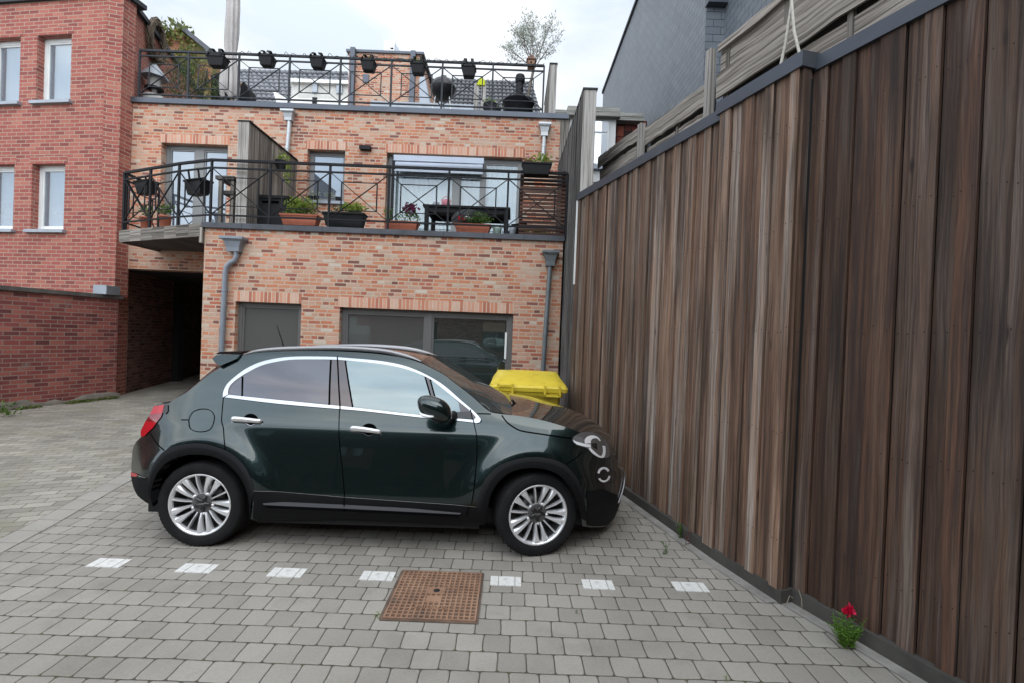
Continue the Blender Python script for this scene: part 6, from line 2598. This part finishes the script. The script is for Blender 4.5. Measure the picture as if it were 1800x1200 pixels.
# closed parasol
Yp_ = 11.0
t = thing('parasol', 'closed pale grey parasol standing on the roof terrace', 'parasol', (U(398, 180, Yp_).x, Yp_, zd))
pole_x, ptop = U(397, 175, Yp_), U(408, -40, Yp_)
mb = MB()
mb.tube([(pole_x.x, Yp_, zd), (pole_x.x, Yp_, ptop.z)], .028, 10)
mb.build('pole', M['zinc_light'], t)
cl_m = pm('parasol_cloth', (.42, .395, .385), .9, 0, .12, 3, .3, 40)
mb = MB()
rows = []
prof = [(-.30, .16), (-.22, .20), (0, .22), (.25, .19), (.6, .135), (.75, .12), (.85, .135), (1.2, .15), (1.7, .145), (2.2, .13), (2.7, .11), (3.0, .05)]
zc0 = U(405, 150, Yp_).z
for h, r_ in prof:
    row = []
    for k in range(40):
        a = 2 * math.pi * k / 40
        rr_ = r_ * .82 * (1 + .22 * math.cos(8 * a + h * 1.2) + .06 * math.sin(3 * a + h * 4))
        row.append((pole_x.x + .07 + rr_ * math.cos(a) + .012 * h, Yp_ + rr_ * math.sin(a), zc0 + h + (.06 * math.cos(4 * a) if h < -.2 else 0)))
    rows.append(row)
mb.grid(rows, closed=True)
mb.build('canopy', cl_m, t)
mb = MB()
mb.lathe([(.30, zd), (.30, zd + .06), (.05, zd + .10), (.05, zd + .4)], (pole_x.x, Yp_, 0), n=24)
mb.build('base', M['iron'], t)
# dark covered furniture next to it
t = thing('covered_chair', 'dark folded garden furniture leaning behind the parasol on the roof terrace', 'garden furniture', (U(425, 170, 11.4).x, 11.4, zd))
mb = MB()
a = [U(418, 200, 11.4), U(441, 200, 11.4), U(438, 158, 11.4), U(428, 143, 11.4), U(416, 160, 11.4)]
mb.prism(a, (0, .3, 0))
mb.build('seat', M['iron'], t, bevel=.02)
mb = MB()
a = [U(372, 200, 11.5), U(392, 200, 11.5), U(394, 140, 11.5), U(384, 128, 11.5), U(370, 133, 11.5)]
mb.prism(a, (0, .2, 0))
mb.build('backrest', M['iron'], t, bevel=.02)

# bush
t = thing('bush', 'olive green feathery bush in a tub behind the left end of the terrace railing', 'bush', (U(335, 180, 11.3).x, 11.3, zd))
mb = MB()
for k, (px, py, rx, rz, n) in enumerate(((335, 150, .55, .55, 900), (305, 158, .4, .4, 500), (365, 152, .45, .5, 600), (340, 112, .38, .4, 380), (318, 130, .4, .35, 380), (378, 165, .4, .35, 380))):
    mb.leaves(U(px, py, 11.3), (rx, .4, rz), n, .075, 90 + k, 5, .7)
mb.build('foliage', lf_olive, t)
mb = MB()
b = U(335, 180, 11.3)
for k in range(7):
    g_ = random.Random(k)
    mb.tube([(b.x, 11.3, zd + .3), (b.x + g_.uniform(-.25, .25), 11.3, zd + .8), (b.x + g_.uniform(-.6, .6), 11.3 + g_.uniform(-.3, .3), zd + 1.5)], .014, 5)
mb.build('stem', M['wood_dark'], t)
mb = MB()
mb.lathe([(.25, zd), (.32, zd + .4), (.34, zd + .42), (.30, zd + .42)], (b.x, 11.3, 0), n=20)
mb.build('tub', M['iron2'], t)

# little roofed bird feeder
t = thing('bird_feeder', 'small roofed bird feeder on the terrace in front of the red house side wall', 'bird feeder', U(270, 175, 10.5))
c = U(272, 136, 10.5)
mb = MB()
mb.lathe([(.27, c.z - .02), (.22, c.z + .06), (.03, c.z + .27), (0, c.z + .28)], (c.x, 10.5, 0), n=6)
mb.build('roof', M['zinc_light'], t)
mb = MB()
mb.lathe([(.13, c.z - .24), (.13, c.z - .02)], (c.x, 10.5, 0), n=6)
mb.build('house', pm('feeder_pale', (.42, .40, .38), .8), t)
mb = MB()
mb.lathe([(.18, c.z - .27), (.18, c.z - .24)], (c.x, 10.5, 0), n=8)
mb.build('tray', M['iron'], t)
mb = MB()
mb.lathe([(.16, zd), (.20, c.z - .42), (.05, c.z - .38), (.05, c.z - .27)], (c.x, 10.5, 0), n=14)
mb.build('stand', pm('feeder_stand', (.40, .39, .37), .8), t)

# kettle barbecue
Yb = 11.0
c = U(779, 157, Yb)
t = thing('kettle_barbecue', 'black kettle barbecue on pale legs on the roof terrace', 'barbecue', (c.x, Yb, zd))
mb = MB()
r_ = .285
enam = NT('black_enamel').set(Roughness=.38, Specular_IOR_Level=.35)
enam.b.inputs['Base Color'].default_value = (.012, .012, .014, 1)
mb.lathe([(0, -r_ * .95), (r_ * .4, -r_ * .88), (r_ * .75, -r_ * .62), (r_ * .95, -r_ * .25), (r_ * 1.0, -.005)], c, n=36)
mb.build('bowl', enam.m, t)
mb = MB()
mb.lathe([(r_ * 1.03, -.005), (r_ * 1.03, .015), (r_ * .95, r_ * .3), (r_ * .72, r_ * .62), (r_ * .38, r_ * .82), (0, r_ * .88)], c, n=36)
mb.build('lid', enam.m, t)
mb = MB()
mb.tube([c + Vector((-.07, 0, r_ * .86)), c + Vector((-.05, 0, r_ * 1.05)), c + Vector((.05, 0, r_ * 1.05)), c + Vector((.07, 0, r_ * .86))], .014, 6)
mb.build('handle', M['iron'], t)
for k, a in enumerate((205, 335, 90)):
    d = Vector((math.cos(R(a)), math.sin(R(a)), 0))
    mb = MB()
    mb.tube([c + d * .17 + Vector((0, 0, -r_ * .7)), Vector((c.x, c.y, zd)) + d * .34], .013, 8)
    mb.build('leg', M['white'], t)

# chair with lime cushion
Yc_ = 11.6
t = thing('terrace_chair', 'pale wooden terrace chair with a lime green cushion over its back', 'chair', (U(845, 180, Yc_).x, Yc_, zd))
for px in (838, 850.5):
    a = U(px, 147, Yc_)
    mb = MB()
    mb.bx(a.x - .055, a.x + .055, Yc_, Yc_ + .03, zd, a.z)
    mb.build('back_slat', M['wood_pale'], t)
mb = MB()
a = U(844, 180, Yc_)
mb.bx(a.x - .2, a.x + .2, Yc_ - .45, Yc_, zd + .42, zd + .45)
mb.build('seat', M['wood_pale'], t)
mb = MB()
a = [U(838, 149, Yc_ - .03), U(852, 150, Yc_ - .03), U(853, 143, Yc_ - .03), U(848, 137, Yc_ - .03), U(842, 140, Yc_ - .03)]
mb.prism(a, (0, .1, 0))
mb.build('cushion', pm('lime_cloth', (.50, .56, .02), .9), t, bevel=.02)
for (px, py, rx, n, lab, s_) in ((862, 182, .17, 120, 'small lime green plant in a pot on the terrace, left of the fire bowl', 1), (868, 193, .28, 160, 'low dark tangled plant on the terrace below the lime green one', 2)):
    p = U(px, py, 10.6)
    t = thing('terrace_plant', lab, 'potted plant', (p.x, 10.6, zd), 'low plants on the roof terrace')
    mb = MB()
    mb.leaves(p, (rx, .15, .06), n, .06, 120 + s_)
    mb.build('plant', lf_lime if s_ == 1 else lf_olive, t)
    mb = MB()
    mb.lathe([(.12, zd), (.16, p.z - .03)], (p.x, 10.6, 0), n=14)
    mb.build('pot', M['iron'], t)

# fire bowl with flue
Yc_ = 10.9
p = U(911, 195, Yc_)
t = thing('fire_bowl', 'black garden stove with a wide hood and a capped flue on the roof terrace', 'garden stove', (p.x, Yc_, zd))
zr = U(911, 180.5, Yc_).z
mb = MB()
mb.lathe([(.30, zd), (.33, zr - .05), (.36, zr - .03), (.36, zr), (.24, zr + .07), (.10, zr + .12), (.08, zr + .13)], (p.x, Yc_, 0), n=32)
mb.build('bowl', M['iron'], t)
f0, f1 = U(911, 172, Yc_), U(914, 145, Yc_)
mb = MB()
mb.lathe([(.085, zr + .10), (.085, f1.z)], (p.x + .01, Yc_, 0), n=16)
mb.build('flue', M['iron'], t)
mb = MB()
mb.lathe([(.10, f1.z - .02), (.11, f1.z), (.11, f1.z + .10), (.095, f1.z + .15), (.03, f1.z + .17), (0, f1.z + .17)], (p.x + .015, Yc_, 0), n=16)
mb.build('flue_cap', M['iron'], t)

# olive tree
Yo = 11.2
t = thing('olive_tree', 'thin olive tree with sparse silvery leaves on the roof terrace', 'tree', (U(926, 195, Yo).x, Yo, zd))
mb = MB()
base = U(925, 200, Yo)
base.z = zd + .3
fork = U(938, 122, Yo)
mb.tube([base, U(929, 165, Yo), fork], [.045, .036, .03], 8)
g_ = random.Random(12)
tips = []
def grow(a, d, L, r_, depth):
    pts = [a]
    q = a.copy()
    dd = d.copy()
    for i in range(4):
        dd = (dd + Vector((g_.uniform(-.18, .18), g_.uniform(-.18, .18), g_.uniform(-.05, .12)))).normalized()
        q = q + dd * (L / 4)
        pts.append(q.copy())
    mb.tube(pts, [r_, r_ * .85, r_ * .7, r_ * .6, r_ * .5], 5, caps=False)
    tips.extend(pts[1:])
    if depth:
        for k in range(3):
            s_ = pts[g_.choice((2, 3, 4))]
            nd = (dd + Vector((g_.uniform(-.75, .75), g_.uniform(-.6, .6), g_.uniform(-.15, .45)))).normalized()
            grow(s_, nd, L * g_.uniform(.5, .75), r_ * .55, depth - 1)
for tgt in ((915, 60), (940, 35), (965, 60), (980, 70), (900, 92), (925, 70), (950, 50)):
    e_ = U(*tgt, Yo)
    d = (e_ - fork)
    grow(fork, (d.normalized() + Vector((0, g_.uniform(-.4, .4), 0))).normalized(), d.length * .80, .016, 2)
mb.build('trunk', pm('olive_bark', (.16, .14, .12), .9, 0, .2, 20), t)
mb = MB()
for p_ in tips:
    for k in range(g_.choice((5, 6, 8))):
        q = p_ + Vector((g_.gauss(0, .06), g_.gauss(0, .06), g_.gauss(0, .06)))
        mb.leaf(q, .075 * g_.uniform(.6, 1.3), g_, 4.2, .4)
mb.build('crown', lf_silver, t)
mb = MB()
mb.lathe([(.22, zd), (.28, zd + .35), (.30, zd + .37), (.26, zd + .37)], (base.x, Yo, 0), n=18)
mb.build('tub', M['iron'], t)
p = U(933.5, 112, Yo - .06)
t = thing('bird_house', 'small brown wooden bird house fixed where the olive tree forks', 'bird house', p)
mb = MB()
mb.bx(p.x - .08, p.x + .08, Yo - .12, Yo + .02, p.z - .11, p.z + .07)
mb.build('box', pm('bird_house_wood', (.30, .17, .11), .85, 0, .2, 12), t)
mb = MB()
mb.prism([(p.x - .11, Yo - .15, p.z + .06), (p.x + .11, Yo - .15, p.z + .06), (p.x, Yo - .15, p.z + .16)], (0, .2, 0))
mb.build('roof', pm('bird_house_roof', (.20, .11, .08), .85), t)
mb = MB()
mb.lathe([(.022, 0), (.022, .006)], (p.x, Yo - .128, p.z - .01), (0, 1, 0), 12)
mb.build('entrance', gapm, t)

# board screen at the right end of the terrace
a, b = U(965, 160, 9.97), U(977.5, 160, 9.97)
zt_ = U(971, 114.5, 9.97).z
t = thing('end_screen', 'pale weathered board screen standing edge-on at the right end of the roof terrace', 'screen', (a.x, 9.97, ZT))
mb = MB()
mb.bx(a.x, b.x, 9.95, 9.985, ZT - .0, zt_)
mb.build('end_board', M['wood_pale'], t)
mb = MB()
for k in range(10):
    y = 9.99 + k * .17
    mb.box((a.x + .01 + .0 * k, y + .08, (zd + zt_) / 2), (.011, .083, (zt_ - zd) / 2), uvo=(y, 0))
mb.build('boards', M['wood_grey'], t)
mb = MB()
mb.bx(a.x - .01, b.x + .01, 9.94, 11.7, zt_, zt_ + .03)
mb.build('capping', M['iron'], t)

# ================================================================== NEIGHBOURS BEHIND
def tile_roof(mb, a, b, c, d, cols, rows_, amp=.035, step=.03):
    """Pantile sheet between eave a-b and ridge d-c."""
    a, b, c, d = map(Vector, (a, b, c, d))
    n = (b - a).cross(d - a).normalized()
    if n.z < 0:
        n = -n
    per = 6
    P = []
    for j in range(rows_):
        for e_ in (0, 1):
            f = (j + e_ * .999) / rows_
            row = []
            for i in range(cols * per + 1):
                u = i / (cols * per)
                p = (a + (b - a) * u) * (1 - f) + (d + (c - d) * u) * f
                h = amp * (abs(math.sin(math.pi * i / per)) ** .7) + step * (1 - e_)
                row.append(p + n * h)
            P.append(row)
    mb.grid(P, sm=False)
tile_m = pm('dark_roof_tile', (.075, .078, .088), .5, 0, .3, 2)
tile_m2 = pm('grey_roof_tile', (.13, .135, .15), .5, 0, .25, 2)

# left tiled house far behind
Yh = 24
t = thing('tiled_house', 'grey tiled house roof far behind the left half of the terrace', 'house', U(520, 190, Yh))
mb = MB()
e0, e1, r1, r0 = U(395, 200, Yh), U(630, 215, Yh), U(612, 133, Yh + 3.5), U(380, 128, Yh + 3.5)
tile_roof(mb, e0, e1, r1, r0, 26, 11, .07, .05)
mb.build('roof', tile_m2, t)
mb = MB()
for k in range(26):
    p0 = r0 + (r1 - r0) * (k / 26)
    p1 = r0 + (r1 - r0) * ((k + .93) / 26)
    mb.tube([p0 + Vector((0, -.05, .06)), p1 + Vector((0, -.05, .1))], .11, 6)
mb.build('ridge_tiles', tile_m2, t)
mb = MB()
mb.bx(e0.x, e1.x, Yh + .2, Yh + 8, 0, e0.z)
mb.build('wall', M['render_white'], t)
# white annex in front of it
Ya = 18
t = thing('white_annex', 'white rendered annex behind the terrace railing, left of the brick rooftop block', 'house', U(560, 185, Ya))
a, b = U(511, 185, Ya), U(613, 185, Ya)
zt_, z0_ = U(560, 148, Ya).z, 0
mb = MB()
mb.bx(a.x, b.x, Ya, Ya + 3, z0_, zt_ - .55)
mb.build('lower_wall', M['render_white'], t)
mb = MB()
mb.bx(a.x - .02, b.x, Ya + .05, Ya + 3, zt_ - .55, zt_)
mb.build('upper_wall', pm('cream_board', (.50, .50, .47), .8), t)
mb = MB()
mb.bx(a.x - .08, b.x + .05, Ya - .1, Ya + 3.05, zt_, zt_ + .12)
mb.build('cornice', M['white'], t)
for px0, px1 in ((549, 557), (591, 601)):
    q0, q1 = U(px0, 165, Ya - .02), U(px1, 165, Ya - .02)
    mb = MB()
    mb.bx(q0.x, q1.x, Ya - .03, Ya + .04, U(553, 163, Ya).z, U(553, 148, Ya).z)
    mb.build('vent', M['zinc_light'], t)
q0, q1 = U(549, 175, Ya - .02), U(557, 175, Ya - .02)
mb = MB()
mb.bx(q0.x, q1.x, Ya - .03, Ya + .05, U(553, 186, Ya).z - .2, U(553, 172, Ya).z)
mb.build('window', M['dark'], t)
mb = MB()
q0, q1 = U(484, 184, Ya), U(508, 184, Ya)
mb.prism([U(480, 160, Ya), U(508, 176, Ya), U(508, 195, Ya), U(490, 195, Ya)], (0, .8, 0))
mb.build('gable', M['white'], t)

# brick chimney block on the roof
Yk = 14.5
t = thing('brick_rooftop_block', 'brick rooftop block with grey steel posts rising behind the terrace barbecue', 'rooftop block', U(676, 190, Yk))
a, b = U(612, 150, Yk), U(739, 150, Yk)
zt_ = U(676, 95, Yk).z
mb = MB()
cellwall(mb, (0, Yk, 0), FX, a.x, b.x, 4, zt_, [], .3, NY)
mb.bx(a.x, b.x, Yk + .3, Yk + 3, 4, zt_ - .01)
mb.build('wall', M['brick_main'], t)
mb = MB()
mb.bx(a.x - .08, b.x + .08, Yk - .06, Yk + 3.05, zt_, zt_ + .07)
mb.build('coping', M['zinc'], t)
for px, py in ((621, 85), (727, 91)):
    q = U(px, py, Yk - .1)
    mb = MB()
    mb.bx(q.x - .07, q.x + .07, Yk - .16, Yk - .02, 4, q.z)
    mb.build('post', M['zinc'], t)
q0, q1 = U(638.5, 136, Yk), U(649, 136, Yk)
mb = MB()
mb.bx(q0.x, q1.x, Yk - .04, Yk, U(644, 146, Yk).z, U(644, 132, Yk).z)
mb.build('vent', M['zinc'], t)
mb = MB()
mb.prism([U(737, 138, Yk - .05), U(745, 130, Yk - .05), U(757, 187, Yk - .05), U(737, 187, Yk - .05)], (0, .4, 0))
mb.build('side_panel', M['zinc_light'], t)
mb = MB()
q0, q1 = U(655, 178, Yk - 1), U(835, 200, Yk - 1)
mb.bx(q0.x, q1.x, Yk - 1.2, Yk - .9, 4, U(740, 187, Yk - 1).z)
mb.build('roof_edge', M['zinc_light'], t)
# pale chimney
Yc_ = 20
t = thing('pale_chimney', 'plain pale rendered chimney rising above the brick rooftop block', 'chimney', U(688, 95, Yc_))
a, b = U(675, 90, Yc_), U(693, 90, Yc_)
mb = MB()
mb.bx(a.x, b.x, Yc_, Yc_ + .9, 6, U(685, 72, Yc_).z)
mb.build('stack', M['render_white'], t)
mb = MB()
q = U(689, 85.5, Yc_)
mb.bx(q.x - .06, q.x + .06, Yc_ - .02, Yc_ + .05, q.z - .03, q.z + .02)
mb.build('vent', M['iron'], t)
mb = MB()
mb.prism([(b.x, Yc_ + .05, U(690, 72, Yc_).z - .05), (b.x + .35, Yc_ + .05, U(700, 97, Yc_).z), (b.x, Yc_ + .05, U(690, 97, Yc_).z)], (0, .8, 0))
mb.build('flank', M['zinc_light'], t)

# dark tiled roof on the right
Yr_ = 20
t = thing('tiled_roof_house', 'dark pantiled house roof behind the barbecue and the olive tree', 'house', U(870, 190, Yr_))
e0, e1, r1, r0 = U(770, 203, Yr_), U(954, 211, Yr_), U(936, 150, Yr_ + 2), U(784, 143.5, Yr_ + 2)
mb = MB()
tile_roof(mb, e0, e1, r1, r0, 22, 9, .06, .05)
mb.build('roof', tile_m, t)
mb = MB()
for k in range(20):
    p0 = r0 + (r1 - r0) * (k / 20)
    p1 = r0 + (r1 - r0) * ((k + .93) / 20)
    mb.tube([p0 + Vector((0, 0, .03)), p1 + Vector((0, 0, .08))], .09, 6)
mb.build('ridge_tiles', tile_m, t)
mb = MB()
mb.bx(e0.x, e1.x, Yr_ + .2, Yr_ + 5, 0, e0.z)
mb.build('wall', M['brick_dark'], t)
q = U(757, 140, Yr_)
mb = MB()
mb.bx(q.x - .4, q.x + .1, Yr_ + .5, Yr_ + 1.2, q.z - 1, q.z + .3)
mb.build('chimney', M['iron2'], t)

# white dormer house
Yd = 12.6
t = thing('dormer_house', 'old house with a white dormer and dark red tile cladding, behind the fence', 'house', U(1060, 300, Yd))
cor_m = wood('weathered_cornice', (.40, .39, .36), (.34, .32, .28), (.18, .18, .15), .2, .8)
def bxp(px0, px1, py0, py1, Y, dep, name, mat):
    a, b = U(px0, (py0 + py1) / 2, Y), U(px1, (py0 + py1) / 2, Y)
    za, zb__ = U((px0 + px1) / 2, py1, Y).z, U((px0 + px1) / 2, py0, Y).z
    mb = MB()
    mb.bx(a.x, b.x, Y, Y + dep, za, zb__)
    for k in range(len(mb.uv)):
        mb.uv[k] = [(q_, p_) for p_, q_ in mb.uv[k]]
    return mb.build(name, mat, t)
bxp(1001, 1081, 203, 320, Yd, 2.5, 'dormer_wall', M['render_white'])
bxp(996, 1091.5, 196.5, 203.5, Yd - .2, 3, 'cornice', cor_m)
bxp(998, 1090, 188, 196, Yd - .14, 3, 'cornice', cor_m)
bxp(970, 997, 193, 198, Yd + .3, 2.5, 'cornice', cor_m)
bxp(972, 997, 199, 205, Yd + .25, 2.5, 'cornice', cor_m)
bxp(1086, 1132, 206, 212, Yd + .25, 2.5, 'cornice', cor_m)
bxp(1088, 1131, 199, 205, Yd + .30, 2.5, 'cornice', cor_m)
bxp(1079, 1135, 212, 330, Yd + .5, 2.5, 'tiled_wall', brick('cladding_tile', [(0, (.05, .025, .025)), (.4, (.14, .045, .035)), (.75, (.26, .06, .045)), (1, (.34, .10, .06))], (.03, .02, .02), .30, .20, .012, .5, 1.0, .3))
bxp(980, 1002, 205, 330, Yd + .5, 2.5, 'side_wall', M['brick_dark'])
fo_ = bxp(1041, 1070, 214, 292, Yd - .05, .1, 'window', M['white'])
fo2 = MB()
a, b = U(1043, 250, Yd - .07), U(1067, 250, Yd - .07)
fo2.bx(a.x, b.x, Yd - .075, Yd - .06, U(1055, 290, Yd).z, U(1055, 238, Yd).z)
fo2.bx(a.x, b.x, Yd - .075, Yd - .06, U(1055, 234, Yd).z, U(1055, 216, Yd).z)
fo2.build('pane', pane('dormer_pane', (.55, .60, .66), .35, 0), fo_)
bxp(1036, 1078, 291, 297, Yd - .12, .2, 'sill', M['zinc_light'])
bxp(1020, 1078, 297, 330, Yd + .02, .2, 'apron', M['concrete'])

# slate clad house
slate = brick('slate_cladding', [(0, (.15, .17, .195)), (.5, (.165, .187, .214)), (1, (.18, .203, .23))], (.06, .066, .078), .30, .145, .006, .5, .9, .15, .002, .45)
SX = 3.5
t = thing('slate_house', 'tall house wall clad in grey slates rising behind the grey slat fence', 'house', (SX, 15, 0))
ef = U(1058, 180, 21)
zsl = 12.3
mb = MB()
YA, YB = 9.4, 20.9
mb.add([(SX, YB, 0), (SX, YA, 0), (SX, YA, zsl), (SX, YB, zsl)], [(YB, 0), (YA, 0), (YA, zsl), (YB, zsl)])
mb.add([(SX, YA, 0), (SX + .36, YA, 0), (SX + .36, YA, zsl), (SX, YA, zsl)], [(0, 0), (.36, 0), (.36, zsl), (0, zsl)])
mb.add([(SX + .36, YA, 0), (SX + .36, 2, 0), (SX + .36, 2, zsl), (SX + .36, YA, zsl)], [(YA, 0), (2, 0), (2, zsl), (YA, zsl)])
mb.add([(SX, YB, zsl), (SX, YA, zsl), (SX + 6, YA, zsl), (SX + 6, YB, zsl)])
mb.add([(SX + .36, YA, zsl), (SX + .36, 2, zsl), (SX + 6, 2, zsl), (SX + 6, YA, zsl)])
mb.add([(SX, YB, 0), (SX, YB, zsl), (SX + 6, YB, zsl), (SX + 6, YB, 0)])
mb.add([(SX + 6, YB, 0), (SX + 6, YB, zsl), (SX + 6, 2, zsl), (SX + 6, 2, 0)])
mb.add([(SX + .36, 2, 0), (SX + 6, 2, 0), (SX + 6, 2, zsl), (SX + .36, 2, zsl)])
mb.build('wall', slate, t)
mb = MB()
mb.bx(SX - .05, SX + .1, YA - .03, YB + .05, zsl, zsl + .12)
mb.build('eave_trim', M['iron'], t)
q = U(1253, 8, YA)
mb = MB()
mb.bx(SX - .02, SX + .40, YA - .16, YA + .02, q.z - .06, q.z + .5)
mb.build('flashing', M['zinc'], t)

# brick terrace across the yard, behind the camera (seen in the paintwork and the panes)
t = thing('terraced_house', 'long dark brick house across the yard, mirrored in the car doors and windows', 'house', (0, -9, 0))
mb = MB()
hol = []
for k in range(9):
    x = -16 + k * 3.6
    hol += [(x, x + 1.2, .9, 2.4), (x, x + 1.2, 3.7, 5.1)]
cellwall(mb, (0, -9.5, 0), FX, -20, 18, -.2, 6.1, hol, .3, (0, 1, 0))
mb.bx(2.6, 9, -9.4, -1.6, -.2, 7.5)  # unseen wing, added to block the sky behind and darken the near fence
mb.build('wall', M['brick_dark'], t)
for h in hol:
    mb = MB()
    mb.bx(h[0], h[1], -9.7, -9.65, h[2], h[3])
    mb.build('window', blind2, t)
mb = MB()
mb.prism([(-20.3, -9.2, 6.1), (-20.3, -13.5, 8.6), (-20.3, -17.5, 6.1)], (38.6, 0, 0))
mb.build('roof', tile_m, t)
